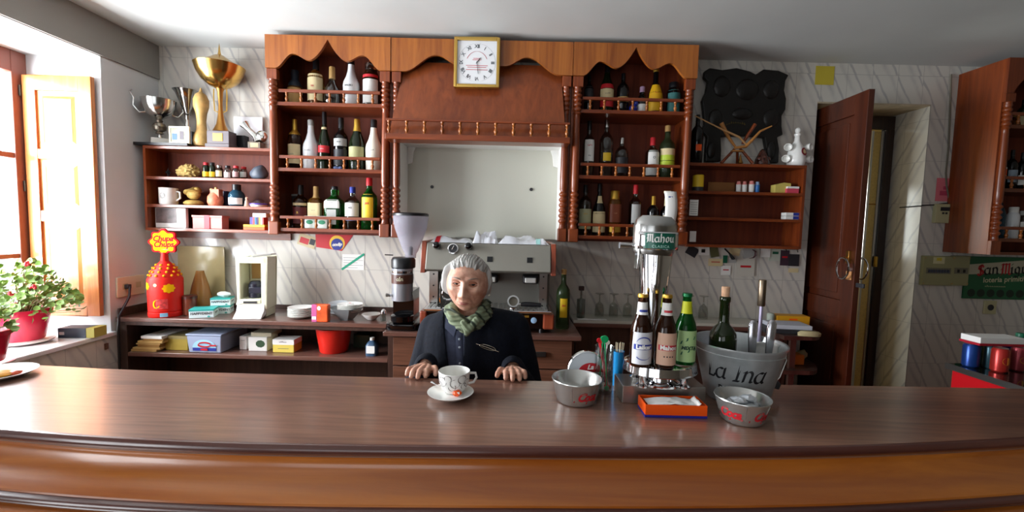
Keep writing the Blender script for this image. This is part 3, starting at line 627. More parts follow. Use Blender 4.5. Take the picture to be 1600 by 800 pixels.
for xa, xb in ((x0 - .022, x0 + .01), (x1 - .010, x1 + .022)):
    MB().prism([(MY - .02, 1.275), (MY + .03, 1.485), (3.40, 1.485), (3.40, 1.275)], xa, xb, 'X').build('wood_side', swood, t, world=True, smooth=False, bevel=.003)
b = MB(); b.box(x1 - .054, x1 + .02, 2.83, 3.38, WZ + .03, 1.02); b.build('wood_side', swood, t, world=True, smooth=False, bevel=.01)
MB().box(x0 - .02, x0 + .028, 2.83, 3.38, WZ + .03, 1.02).build('wood_side', swood, t, world=True, smooth=False, bevel=.01)
for xx in (x0 + .06, x1 - .06):
    for yy in (2.88, 3.35): MB().lathe([(.02, WZ), (.018, WZ + .03)], (xx, yy, 0), 12).build('foot', black, t, world=True)
def fy(z): return MY - .035 + (z - 1.30) / .175 * .065
Rt = Matrix.Rotation(math.radians(-20.4), 3, 'X')
for px, py in ((682, 384), (732, 384)):
    z = 1.455; xx = U(px, 2.84, z); yy = fy(z)
    k = MB().lathe([(.024, -.002), (.027, .01), (.024, .035), (.022, .05), (.012, .056), (0, .057)], (0, 0, 0), 16, M=Matrix.Rotation(PI / 2 - .15, 3, 'X')); o = k.build('steam_knob', blackg, t); o.location = Vector((xx, yy - .01, z)) - lp(t)
z = 1.435; xx = U(707, 2.84, z)
g = MB().lathe([(.036, 0), (.036, .014), (.03, .016)], (0, 0, 0), 24, M=Matrix.Rotation(PI / 2 - .35, 3, 'X')).build('gauge', chrome, t); g.location = Vector((xx, fy(z) - .001, z)) - lp(t)
gf = MB().lathe([(.029, .0165), (.0, .0168)], (0, 0, 0), 24, M=Matrix.Rotation(PI / 2 - .35, 3, 'X')).build('gauge_face', dgrey, g)
MB().obox((0, -.018, .012), .003, .002, .03, ry=.5).build('needle', paper, g)
for px in (765, 828):
    z = 1.375; xx = U(px, 2.82, z); MB().obox((xx, fy(z) - .001, z), .036, .006, .036, rx=-.35).build('switch', black, t, world=True, smooth=False)
for px in (765, 828):
    z = 1.235; xx = U(px, 2.93, z)
    g = MB().box(xx - .05, xx + .06, 2.92, 3.059, z - .028, z + .03).build('group_head', black, t, world=True, smooth=False, bevel=.012)
    MB().box(xx - .035, xx + .042, 2.905, 2.919, z - .02, z + .016).build('group_plate', mat('group_bright', 'D8D8D4', .35, .5), g, world=True, smooth=False, bevel=.006)
for xx, s in ((x0 + .10, 1),):
    o = MB().tube([(xx + .03, 2.96, 1.25), (xx + .005, 2.93, 1.22), (xx, 2.92, 1.18), (xx, 2.91, 1.10), (xx + .004, 2.91, 1.06)], .006, 8).build('steam_wand', chrome, t, world=True)
MB().tube([(x0 + .15 + .04 * math.cos(a), 2.955, 1.12 + .04 * math.sin(a)) for a in [2 * PI * i / 20 for i in range(20)]], .008, 8, closed=True).build('wand_ring', chrome, t, world=True)
p = MB().box(U(757, 2.85, 1.36), U(862, 2.85, 1.36), fy(1.36) - .003, fy(1.36) + .01, 1.352, 1.357)
b = MB(); zc = .975; xx = U(834, 2.84, zc)
b = MB().lathe([(.02, 0), (.02, .006), (.014, .008), (0, .008)], (0, 0, 0), 18, M=Matrix.Rotation(PI / 2, 3, 'X')).build('power_light', mat('blue_lens', '9fc4e8', .1, 0, 0, coat=1), t); b.location = Vector((xx, 2.84, zc)) - lp(t)
xx = U(823, 2.84, 1.0); MB().obox((xx, 2.838, 1.0), .03, .004, .014).build('badge', gold_c, t, world=True, smooth=False)
# portafilter resting on the tray
xx = U(802, 2.84, 1.09)
t = thing('portafilter', 'chrome portafilter with black handle lying on the machine tray', 'portafilter', (xx, 2.86, 1.05))
Rp = Matrix.Rotation(PI / 2 - .25, 3, 'X')
MB().lathe([(.026, -.02), (.034, -.012), (.036, .01), (.04, .012), (.04, .018), (.03, .018), (.031, -.005), (.031, -.015)], (0, 0, .045), 26, M=Rp, cap=False).build('basket', chrome, t); MB().lathe([(.031, -.012), (0, -.012)], (0, 0, .045), 26, M=Rp, cap=False).build('filter', mat('filter_steel', '8a8578', .4, .6), t)
MB().tube([(.03, .0, .03), (.055, 0, .028)], .006, 8).build('stem', chrome, t)
MB().tube([(.05, 0, .026), (.08, .0, .027), (.13, 0, .026), (.185, 0, .024)], [.012, .016, .016, .014], 12).build('handle', black, t)
MB().lathe([(.03, -.002), (.03, .005), (.02, .008)], (0, 0, 0), 16).build('spout', chrome, t)
# coffee grinder
gx = U(633, 2.92, 1.1)
t = thing('coffee_grinder', 'black coffee grinder with clear cone hopper beside the machine', 'coffee grinder', (gx, 2.95, WZ))
MB().lathe([(.115, 0), (.118, .01), (.112, .04), (.095, .05)], (0, 0, 0), 28, sq=5, sx=1.0, sy=1.15).build('base', blackg, t)
b = MB().prism([(-.15, .045), (-.06, .05), (-.06, .20), (-.10, .24), (-.10, .26), (.12, .26), (.12, .045)], -.075, .065, 'X').build('body', blackg, t, smooth=False, bevel=.01)
b = MB().lathe([(.055, .09), (.075, .095), (.075, .13), (.05, .14)], (-.0, -.1, -.03), 20).build('knock_fork', blackg, t)
MB().lathe([(.072, .20), (.07, .32), (.07, .415)], (-.006, -.08, 0), 26).build('doser', mat('doser_grey', '8f9096', .2, .3), t)
MB().lathe([(.0725, .315), (.0725, .375)], (-.006, -.08, 0), 26, cap=False).build('doser_band', mat('brown_band', '4a2a20', .35), t)
fn = oncyl(-.006, -.08, .345, .0725); decal('maker_mark', pen('aIn', .018, .2, .5), fn, cream, t, .002)
MB().lathe([(.0725, .385), (.0725, .40)], (-.006, -.08, 0), 26, cap=False).build('chrome_band', chrome, t)
MB().lathe([(.076, .415), (.08, .42), (.08, .47), (.07, .485)], (-.006, -.06, 0), 26).build('collar', black, t)
MB().tube([(-.07, -.08, .50), (-.12, -.1, .503)], .004, 6).build('lever', black, t)
MB().tube([(-.07, -.12, .235), (-.1, -.14, .24)], [.008, .012], 8).build('dose_lever', chrome, t)
MB().lathe([(.035, .48), (.037, .51), (.05, .53), (.08, .61), (.105, .68), (.116, .74), (.116, .765)], (.035, -.03, 0), 32, cap=False).build('hopper', mat('hopper_plastic', 'D9D6E4', .1, trans=.6, ior=1.1, alpha=.55), t, solid=.003)
MB().lathe([(.119, .765), (.119, .778), (.11, .785), (0, .787)], (.035, -.03, 0), 32).build('hopper_lid', black, t)
MB().lathe([(.014, .5), (.016, .55), (0, .56)], (.035, -.03, 0), 16).build('hopper_core', lgrey, t)
# folded bags lying on top of the machine
def crumple(name, x0, x1, y0, y1, z, h, m, label, cat, seed, stripe=None, group=None, nx=26, ny=8, fold=.5):
    t = thing(name, label, cat, ((x0 + x1) / 2, (y0 + y1) / 2, z), group)
    def f(u, v):
        x = x0 + (x1 - x0) * u; y = y0 + (y1 - y0) * v
        n = noise.noise(Vector((x * 9 + seed, y * 9, seed))) + fold * abs(noise.noise(Vector((x * 22, y * 18 + seed, 1.3))))
        e = min(1, 8 * min(u, 1 - u), 5 * min(v, 1 - v)); zz = z + .002 + max(0, h * e * (.55 + .6 * n))
        return Vector((x + .01 * n, y, zz))
    b = MB(); b.patch(f, nx, ny); top = len(b.v)
    b.patch(lambda u, v: Vector((x0 + (x1 - x0) * u, y0 + (y1 - y0) * v, z + .0005)), nx, ny)
    b.build('sheet', m, t, world=True, ang=25)
    if stripe:
        for (a, c, sm) in stripe: MB().patch(lambda u, v: f(a + (c - a) * u, v) + Vector((0, -.0015, .0015)), 5, ny).build('stripe', sm, t, world=True, ang=25)
    return t
bagm = mat('bag_plastic', 'E3E6EE', .25, coat=.4)
crumple('plastic_bag', -.56, -.28, 2.90, 3.12, 1.476, .045, bagm, 'flat plastic bag with red stripe on top of the coffee machine', 'bag', 3, [(.13, .24, redd)], 'bags on the coffee machine')
crumple('plastic_bag', -.275, -.105, 2.90, 3.12, 1.476, .085, bagm, 'most crumpled white bag rising in the middle of the machine top', 'bag', 9.2, None, 'bags on the coffee machine', fold=1.1)
crumple('plastic_bag', -.10, .25, 2.90, 3.12, 1.476, .06, bagm, 'grey and white bag with pale teal stripe on the machine top', 'bag', 5.1, [(.75, .83, mat('teal_pale', '9CCFCB', .5))], 'bags on the coffee machine')
# ------------------------------------------------------------------ bottles
PROF = {
 'wine': [(.0, .9), (.01, .97), (.6, 1), (.66, .96), (.72, .72), (.77, .42), (.80, .34), (1, .32)],
 'whisky': [(0, .92), (.02, 1), (.60, 1), (.66, .93), (.71, .66), (.75, .42), (.8, .36), (1, .36)],
 'squat': [(0, .8), (.03, .97), (.25, 1), (.45, .9), (.6, .55), (.68, .36), (1, .34)],
 'rum': [(0, .86), (.03, .92), (.44, .98), (.52, .9), (.62, .62), (.74, .42), (.86, .36), (1, .36)],
 'champ': [(0, .95), (.02, 1), (.42, 1), (.55, .85), (.68, .5), (.80, .36), (1, .34)],
 'slope': [(0, .95), (.02, 1), (.52, 1), (.6, .85), (.75, .5), (.86, .36), (1, .34)],
 'jar': [(0, .92), (.03, 1), (.72, 1), (.80, .8), (.84, .7), (1, .7)],
 'flask': [(0, .8), (.05, .95), (.5, 1), (.62, .85), (.7, .6), (.74, .5), (1, .5)],
}
def rad(st, f):
    P = PROF[st]
    for (a, ra), (b, rb) in zip(P, P[1:]):
        if a <= f <= b: return ra + (rb - ra) * (f - a) / max(1e-6, b - a)
    return P[-1][1]
def bottle(px, Y, z, h, r, st, g, cap, labels, label, group, capf=.86, sq=0, texts=(), name='bottle', bx=None, cat='bottle'):
    """labels: (z0 fraction, z1 fraction, material[, half angle]); texts: (body, z fraction, size, material)"""
    X = U(px, Y, z + h / 2) if bx is None else bx
    t = thing(name, label, cat, (X, Y, z), group)
    P = PROF[st]; prof = [(r * q, h * f) for f, q in P if f <= capf] + [(r * rad(st, capf), h * capf)]
    MB().lathe(prof, seg=24, sq=sq).build('glass_body', g, t, ang=50)
    if cap:
        ks = [capf - .015] + [f for f, q in P if capf < f < .985] + [.985]
        MB().lathe([(r * rad(st, max(f, capf)) * 1.07, h * f) for f in ks] + [(r * rad(st, 1) * .95, h), (0, h)], seg=16).build('cap', cap, t, ang=50)
    for i, L in enumerate(labels):
        f0, f1, m = L[:3]; ha = L[3] if len(L) > 3 else 1.25
        def fn(u, v, f0=f0, f1=f1, ha=ha):
            a = -PI / 2 + (u - .5) * 2 * ha; f = f0 + (f1 - f0) * v; rr = r * rad(st, f); x, y = math.cos(a), math.sin(a)
            if sq: k = (abs(x) ** sq + abs(y) ** sq) ** (1 / sq); x, y = x / k, y / k
            return Vector((x * (rr + .0008 + .0003 * i), y * (rr + .0008 + .0003 * i), h * f))
        MB().patch(fn, 12, 6).build('label', m, t, fixn=False)
    for T in texts:
        body, f, size, m = T[:4]; rr = r * rad(st, f)
        if sq: fnn = onplane((0, -rr, h * f), (1, 0, 0), (0, 0, 1), (0, -1, 0), .0022)
        else: fnn = oncyl(0, 0, h * f, rr, lift=.0022)
        VF = scribble(int(body[1:]), size) if body[0] == '#' else text2d(body, size, size * .02)
        decal('print', VF, fnn, m, t)
    return t
def H(px, y0, y1, Y, z): return (y1 - y0) / FPX * Y
BY = 3.26
def row(group, zsh, base, items, Y=BY):
    for it in items:
        px, top, wpx, st, g, cap, labels, label = it[:8]; kw = it[8] if len(it) > 8 else {}
        X = U(px, Y, zsh); yb = proj((X, Y, zsh))[1]
        h = (yb - top) / FPX * Y / 1.0; r = wpx / 2 / FPX * Y
        bottle(px, Y, zsh + .0005, h, r, st, g, cap, labels, label, group, **kw)
dkcap = black; wl = paper
row('bottles on the highest shelf of the lighter cabinet', ZSH[0], 158, [
 (461, 113, 21, 'flask', gamber, mat('navy_cap', '1c2430', .4), [(.06, .5, tan)], 'squat tan bottle with broad dark cap, first on the top shelf', {'capf': .56}),
 (494, 96, 24, 'whisky', gamber, black, [(.12, .66, ctan)], 'amber whisky bottle with tall cream label and black cap', {'capf': .78, 'texts': [('#2', .4, .02, redd)]}),
 (519, 108, 24, 'squat', gclear, tan, [], 'small clear decanter with cork stopper on top shelf', {'capf': .72}),
 (549, 95, 25, 'rum', gwhite, black, [], 'white coconut rum bottle with black cap on top shelf', {'capf': .88, 'texts': [('MALIBU', .42, .017, inkc)]}),
 (580, 103, 24, 'jar', gbrown, silver, [(.1, .62, wl), (.66, .72, redd)], 'brown bottle with white oval label and silver cap', {'capf': .86, 'texts': [('#5', .36, .009, inkc)]}),
])
row('bottles on the middle shelf of the lighter cabinet', ZSH[1], 261, [
 (461, 189, 20, 'wine', gbrown, gold_c, [(.12, .5, ctan)], 'dark brandy bottle with long gold neck and yellow label', {'capf': .70, 'texts': [('#4', .3, .014, inkc)]}),
 (486, 190, 24, 'rum', gwhite, lgrey, [], 'plain white bottle with grey printed palms and grey cap', {'capf': .90, 'texts': [('#5', .38, .016, inkc)]}),
 (507, 178, 18, 'champ', gdgreen, black, [(.30, .42, redd), (.70, .74, ctan)], 'tall black sparkling wine bottle with red band', {'capf': .80, 'texts': [('#4', .36, .012, wl)]}),
 (533, 187, 21, 'whisky', gblack, black, [(.46, .60, lgrey), (.1, .4, dgrey)], 'black liqueur bottle with white lettering beside the champagne bottle', {'capf': .82, 'texts': [('#6', .53, .012, black)]}),
 (558, 189, 24, 'slope', gdgreen, gold_c, [(.26, .46, mat('olive_label', 'A9A878', .6))], 'dark green bottle with yellow foil cap and pale band label', {'capf': .78}),
 (584, 190, 25, 'rum', mat('cream_glass', 'EDE8D8', .25), black, [], 'cream white bottle with black cap at the column', {'capf': .86, 'texts': [('#5', .40, .015, inkc)]}),
])
row('bottles on the bottom shelf of the lighter cabinet', ZSH[2], 362, [
 (470, 290, 22, 'whisky', gbrown, black, [(.1, .48, mat('maroon_label', '5c1a1c', .5)), (.52, .58, ctan)], 'brown bottle with maroon label and dark neck at shelf start', {'capf': .8, 'texts': [('R', .35, .022, gold_c)]}),
 (494, 292, 20, 'whisky', gamber, tan, [(.16, .6, ctan)], 'bourbon bottle with cream label and long tan cap', {'capf': .72, 'sq': 6, 'texts': [('#6', .42, .008, inkc)]}),
 (523, 292, 26, 'whisky', ggreen, black, [(.48, .68, wl, .8), (.1, .45, lgrey, .5)], 'square green gin bottle with white label', {'capf': .93, 'sq': 6, 'texts': [('#3', .6, .014, inkc)]}),
 (551, 293, 23, 'whisky', gclear, blue, [(.3, .62, wl), (.2, .28, mat('blue_band', '6f86b8', .5))], 'clear gin bottle with blue cap and white label', {'capf': .87, 'texts': [('MG', .5, .018, inkc)]}),
 (577, 279, 24, 'whisky', ggreen, redd, [(.22, .68, yellow, .8)], 'green whisky bottle with red cap and yellow label', {'capf': .86, 'texts': [('J&B', .5, .022, redd)]}),
])
row('bottles on the highest shelf of the darker cabinet', ZSH[0], 172, [
 (920, 121, 14, 'wine', gblack, black, [(.3, .7, dgrey)], 'slim black bottle at the hood end of the top shelf', {}),
 (948, 106, 21, 'slope', gdgreen, black, [(.14, .28, redd), (.3, .50, ctan), (.51, .60, redd)], 'dark vermouth bottle with red and cream label', {'texts': [('#5', .4, .014, inkc)]}),
 (973, 118, 18, 'wine', gblack, black, [(.30, .42, tan)], 'black bottle with small gold-framed label', {}),
 (1003, 138, 15, 'flask', gblack, mat('mauve_cap', '9a7d98', .5), [(.02, .38, wl)], 'small dark bottle with mauve cap and white label', {'capf': .82}),
 (1024, 108, 23, 'squat', gblack, gold_c, [(.08, .62, mat('egg_yellow', 'D9A514', .5))], 'black rum bottle with big yellow label and gold cap', {'capf': .9, 'texts': [('#5', .44, .011, redd)]}),
 (1052, 132, 20, 'jar', gblack, black, [(.1, .75, mat('teal_label', '35706e', .5))], 'dark jar-shaped bottle with teal label at the column', {}),
])
row('bottles on the middle shelf of the darker cabinet', ZSH[1], 275, [
 (920, 192, 18, 'whisky', gclear, black, [(.28, .66, wl, .9)], 'gin bottle with white label written in red', {'texts': [('Lar\'s', .56, .017, redd), ('dry', .38, .014, inkc)]}),
 (947, 190, 21, 'wine', gclear, silver, [(.28, .42, yellow, .6)], 'tall clear bottle with silver cap and small yellow label', {'capf': .88}),
 (971, 217, 20, 'wine', gclear, silver, [(.12, .5, dgrey)], 'small clear bottle with grey label and silver cap', {'capf': .86}),
 (1019, 217, 21, 'whisky', gclear, redd, [(.34, .68, wl, .9), (.08, .26, lgrey)], 'clear gin bottle with round portrait label and red cap', {'capf': .82, 'texts': [('O', .5, .024, inkc)]}),
 (1042, 199, 23, 'whisky', golive, tan, [(.34, .44, greenl), (.44, .56, ctan), (.2, .33, greenl)], 'bottle with bright green and cream label, tan cap', {'capf': .9}),
])
row('bottles on the bottom shelf of the darker cabinet', ZSH[2], 373, [
 (914, 290, 20, 'wine', gclear, black, [(.12, .52, mat('sage_label', 'B5B690', .6))], 'clear bottle with pale sage label and gold letters', {'texts': [('DYC', .42, .014, gold_c)]}),
 (936, 288, 20, 'champ', gblack, black, [(.06, .46, ctan), (.62, .76, ctan, .7)], 'black cream-liqueur bottle with tan label', {}),
 (960, 299, 18, 'jar', gamber, gold_c, [(.3, .7, mat('brown_label', '6a3018', .5)), (.08, .2, gold_c)], 'square whisky bottle with slanted red brown label', {'capf': .82, 'sq': 5, 'texts': [('#5', .5, .008, ctan)]}),
 (992, 290, 19, 'whisky', gclear, redd, [(.26, .62, lgrey, .8)], 'clear vodka bottle with red cap behind the beer tap', {'capf': .84}),
 (1020, 307, 18, 'wine', gblack, gold_c, [(.1, .4, ctan)], 'dark wine bottle with gold capsule behind the tap head', {'capf': .78}),
 (1040, 310, 17, 'wine', gblack, ctan, [(.3, .55, ctan, .8)], 'dark wine bottle with cream capsule near the price list', {'capf': .80}),
])
row('bottles in the far cabinet, top shelf', SF[0], 200, [
 (1561, 176, 9, 'flask', gclear, silver, [], 'tiny clear bottle in the far cabinet', {}),
 (1573, 160, 12, 'slope', mat('pink_glass', '8a1a3a', .1, trans=.4), redd, [(.3, .5, pinks)], 'deep pink bottle on the far cabinet top shelf', {}),
 (1585, 178, 14, 'squat', gamber, tan, [], 'squat tan bottle beside the pink one', {'capf': .8}),
 (1598, 158, 13, 'wine', gdgreen, black, [(.15, .45, ctan)], 'dark bottle with cream label cut by the picture edge', {}),
], 3.3)
row('bottles in the far cabinet, middle shelf', SF[1], 296, [
 (1552, 256, 9, 'wine', golive, tan, [(.1, .5, yellow)], 'small yellow labelled bottle beside the far cabinet column', {}),
 (1564, 228, 13, 'wine', gdgreen, ctan, [(.30, .5, wl), (.32, .46, orange, .6)], 'green bottle with round orange and white label', {'capf': .78}),
 (1580, 236, 14, 'wine', gblack, black, [(.2, .5, mat('pale_blue_label', '8fa0b0', .5))], 'dark bottle with pale blue label', {}),
 (1596, 240, 14, 'wine', gblack, black, [(.15, .4, wl)], 'dark bottle with low white label at the picture edge', {}),
], 3.3)
row('bottles in the far cabinet, bottom shelf', SF[2], 372, [
 (1560, 306, 17, 'slope', gblue, silver, [], 'tall pale blue bottle on the far cabinet bottom shelf', {'capf': .94}),
 (1582, 324, 15, 'jar', gwhite, wl, [], 'white pump bottle on the far cabinet bottom shelf', {'capf': .84}),
 (1598, 330, 13, 'jar', gclear, lgrey, [(.3, .6, wl)], 'clear jar at the end of the far bottom shelf', {}),
], 3.3)
# odd things on the cabinet shelves
def on(px, Y, z): return Vector((U(px, Y, z), Y, z + .0005))
p = on(528, 3.19, ZSH[1]); t = thing('ribbon_bow', 'small blue grey ribbon bow in front of the black bottle', 'bow', p)
MB().ball((-.017, 0, .016), .017, .008, .012).ball((.017, 0, .016), .017, .008, .012).ball((0, -.003, .015), .007).build('loops', mat('bow_fabric', '5a6c98', .6), t)
MB().tube([(0, 0, .013), (-.012, -.002, .003)], [.005, .007], 8).tube([(0, 0, .013), (.012, -.002, .003)], [.005, .007], 8).build('tails', mat('bow_fabric', '5a6c98', .6), t)
for i, (px, lb) in enumerate(((486, 'white and green spice tin nearer the column'), (505, 'white and green spice tin under the square green gin bottle'))):
    p = on(px, 3.18, ZSH[2]); t = thing('spice_tin', lb, 'tin', p, 'green and white tins')
    MB().box(-.038, .038, -.022, .022, 0, .086).build('tin', mat('tin_white', 'D5DDD6', .4), t, bevel=.003, smooth=False)
    MB().box(-.039, .039, -.023, .023, .086, .09).build('lid', wl, t, bevel=.001, smooth=False)
    decal('green_leaf', disc2d(.026, 20, 0, .0, .6), onplane((0, -.022, .045), (1, 0, 0), (0, 0, 1), (0, -1, 0), .001), mat('leaf_green', '2f8a63', .5), t)
p = on(459, 3.39, ZSH[2]); t = thing('framed_photo', 'grey leaning frame at the end of the bottom bottle shelf', 'frame', p)
b = MB(); b.box(-.06, -.045, 0, .012, 0, .26); b.box(.045, .06, 0, .012, 0, .26); b.box(-.045, .045, 0, .012, .245, .26); b.box(-.045, .045, 0, .012, 0, .015); b.build('frame', lgrey, t, smooth=False)
MB().box(-.045, .045, .004, .01, .015, .245).build('picture', dgrey, t, smooth=False)
p = on(989, 3.24, ZSH[0]); t = thing('blue_bird', 'small dark blue bird ornament among the top shelf bottles', 'ornament', p)
bb = mat('cobalt_glaze', '1a2a8a', .15, coat=.5); MB().ball((0, 0, .045), .034, .026, .03).ball((.02, 0, .085), .018).lathe([(.015, 0), (.01, .02)]).build('bird', bb, t)
MB().tube([(.036, 0, .085), (.05, 0, .083)], [.005, .001], 8).build('beak', gold_c, t)
# curled price list hanging over the column
p = atY(1048, 297, 3.02)
t = thing('price_list', 'long curled white paper sheet hanging beside the cabinet column', 'paper', (p.x, 3.088, 1.50))
def f(u, v): return Vector(((u - .5) * .085 + .02 * math.sin(v * 2.6), -.012 - .03 * math.sin(v * 2.4) - .008 * math.sin(u * 3), .05 + .32 * v))
MB().patch(f, 4, 16).build('sheet', paper, t, solid=.001)
MB().box(-.02, .02, -.014, .010, .36, .375).build('tape', ctan, t, smooth=False)
decal('printed_lines', rect2d(.03, .008, 0, 0, 1), onplane((.01, -.044, .33), (1, 0, 0), (0, 0, 1), (0, -1, 0), .002), blue, t)

# ------------------------------------------------------------------ trophies and ornaments on the window-side shelves
def cup(px, Y, z, name, label, parts, cat='trophy', group='trophies', rz=0):
    t = thing(name, label, cat, on(px, Y, z), group, rz)
    for nm, kind, args, m in parts:
        b = MB(); getattr(b, kind)(*args[0], **(args[1] if len(args) > 1 else {})); b.build(nm, m, t, ang=50)
    return t
k = 3.33 / 673
# silver two-handled cup
t = thing('silver_trophy', 'silver cup with scrolled handles nearest the window wall', 'trophy', on(250, 3.29, 2.147), 'trophies', .7)
b = MB().lathe([(.018, .20), (.05, .215), (.095, .25), (.118, .30), (.125, .36), (.121, .36), (.112, .30), (.085, .255), (.0, .225)], seg=28); b.build('bowl', silver, t)
b = MB().lathe([(.008, .075), (.03, .085), (.022, .10), (.045, .115), (.052, .14), (.04, .165), (.02, .175), (.028, .19), (.014, .205)], seg=20).build('knop', mat('dull_silver', '8d8578', .3, .9), t)
MB().lathe([(.03, .045), (.02, .05), (.012, .07), (.010, .10)], seg=16).build('stem', silver, t)
for s in (-1, 1): MB().tube([(s * .08, 0, .25), (s * .13, 0, .24), (s * .165, 0, .29), (s * .16, 0, .35), (s * .185, 0, .395), (s * .17, 0, .41)], .006, 8).build('handle', silver, t)
MB().box(-.06, .06, -.045, .045, 0, .045).build('base', mat('marble_base', 'D8D6CE', .3), t, bevel=.003); t.scale = (.88, .88, .9)
# trumpet cup
t = thing('silver_trophy', 'flared chrome cup on tapered stem behind the small photo', 'trophy', on(294, 3.39, 2.147), 'trophies')
MB().lathe([(.008, .16), (.014, .20), (.022, .26), (.045, .31), (.065, .36), (.085, .405), (.105, .425), (.10, .427), (.078, .405), (.055, .35), (.03, .30), (0, .26)], seg=28).build('bowl', mat('chrome_cup', 'A8A6A2', .12, 1), t)
MB().lathe([(.028, .115), (.022, .16), (.012, .22), (.015, .235), (.03, .245), (.014, .26)], seg=16).build('stem', silver, t)
MB().box(-.055, .06, -.03, .04, 0, .115).build('base', black, t, bevel=.003); t.scale = (.88, .88, 1)
# photograph
t = thing('framed_photo', 'small colour photo in a cream frame in front of the cups', 'photo', on(280, 3.24, 2.147), None, 0)
b = MB(); b.box(-.075, -.063, 0, .012, 0, .125); b.box(.063, .075, 0, .012, 0, .125); b.box(-.063, .063, 0, .012, .113, .125); b.box(-.063, .063, 0, .012, 0, .012); b.build('frame', mat('cream_frame', 'E5D9BC', .4), t, smooth=False)
MB().box(-.063, .063, .004, .009, .012, .113).build('print', mat('photo_print', '9a9a7a', .3, noise_amt=.5, noise_scale=25), t, smooth=False)
decal('blue_figure', rect2d(.036, .045, -.035, 0, 1), onplane((0, .004, .05), (1, 0, 0), (0, 0, 1), (0, -1, 0), .001), mat('photo_blue', '3a6ab8', .4), t)
decal('group_figures', rect2d(.03, .06, .018, 0, 1), onplane((0, .004, .06), (1, 0, 0), (0, 0, 1), (0, -1, 0), .001), mat('photo_dark', '5a5058', .4), t)
# gourd
t = thing('dried_gourd', 'bottle-shaped dried gourd standing beside the gold cup', 'gourd', on(316, 3.32, 2.126))
MB().lathe([(.02, 0), (.052, .018), (.06, .055), (.05, .10), (.034, .14), (.03, .20), (.036, .26), (.05, .31), (.052, .36), (.036, .40), (.012, .42), (.004, .45), (0, .452)], seg=24).build('gourd', mat('gourd_skin', 'C9A262', .4, noise_amt=.25, noise_scale=18), t)
# gold cup
t = thing('gold_trophy', 'tallest trophy, wide shiny gold cup with pointed lid', 'trophy', on(346, 3.30, 2.126), 'trophies')
MB().box(-.09, .09, -.05, .055, 0, .03).box(-.08, .085, -.042, .05, .03, .125).build('base', mat('grey_plinth', '5d5458', .4), t, bevel=.003)
MB().box(-.032, .038, -.046, -.042, .05, .105).build('plaque', gold_c, t, smooth=False)
MB().lathe([(.055, .125), (.05, .135), (.03, .18), (.017, .26), (.013, .33), (.02, .42), (.03, .45)], seg=20).build('stem', brass, t)
for s in (-1, 1): MB().tube([(s * .02, 0, .27), (s * .045, 0, .28), (s * .05, 0, .38), (s * .048, 0, .44)], .004, 6).build('ornament', gold_c, t)
MB().lathe([(.025, .44), (.07, .46), (.12, .50), (.15, .55), (.165, .60), (.168, .605), (.16, .60), (.14, .55), (.0, .50)], seg=32).build('bowl', gold, t)
MB().lathe([(.150, .60), (.12, .625), (.07, .655), (.035, .68), (.012, .69), (.008, .71), (.004, .75), (0, .775)], seg=28).build('lid', gold, t)
# black block and fallen trophy
t = thing('black_plinth', 'small black wooden block between the gold cup and silver figure', 'block', on(379, 3.39, 2.126))
MB().box(-.035, .035, -.03, .03, 0, .115).build('block', black, t, bevel=.003)
t = thing('silver_trophy', 'slanting silver trophy with marble base next to the cabinet column', 'trophy', on(400, 3.31, 2.126), 'trophies')
MB().box(-.045, .05, -.03, .03, 0, .055).build('base', mat('brown_marble', '6a6052', .25), t, bevel=.003)
MB().box(-.025, .035, -.0315, -.03, .012, .045).build('plaque', mat('tan_plaque', 'B8A27a', .4), t, smooth=False)
MB().tube([(.02, 0, .06), (-.0, 0, .10), (-.05, 0, .15), (-.085, 0, .19)], [.035, .022, .018, .035], 14).ball((.045, 0, .1), .045, .03, .045).build('figure', silver, t)
p = atY(392, 193, 3.42); t = thing('white_plastic_sheet', 'white plastic sheet leaning on tiles behind the slanting trophy', 'panel', (p.x, 3.42, 2.126))
MB().box(-.135, .09, 0, .008, 0, .27).build('sheet', mat('white_sheet', 'E8E8EC', .3), t, smooth=False, bevel=.002)
# shelf 1
G1 = 'ornaments on the second shelf of the trophy unit'
zz = SL[1]
def lump(name, label, px, Y, z, rx, ry, rz, m, cat, amp=.25, fr=30, seed=0, group=None, seg=28, rings=18):
    t = thing(name, label, cat, on(px, Y, z), group)
    def fn(p): d = p.normalized(); n = noise.noise(Vector((p.x * fr + seed, p.y * fr, p.z * fr))); return p * (1 + amp * n)
    b = MB().ball((0, 0, rz), rx, ry, rz, seg, rings, fn=fn)
    for v in b.v: v.z = max(v.z, 0)
    b.build(name.split('_')[-1], m, t, ang=80); return t
lump('sea_sponge', 'knobbly beige sponge on the second trophy shelf', 295, 3.31, zz, .075, .05, .05, mat('sponge_beige', 'B59A5E', .9, noise_amt=.3, noise_scale=60), 'sponge', .4, 95, 2, seg=44, rings=30)
t = thing('figurine', 'tiny dark star-shaped figurine in the shadowed shelf corner', 'ornament', on(263, 3.36, zz)); MB().lathe([(.018, 0), (.006, .01), (.006, .03), (.02, .045), (.004, .06), (0, .085)], seg=5).build('figure', dgrey, t)
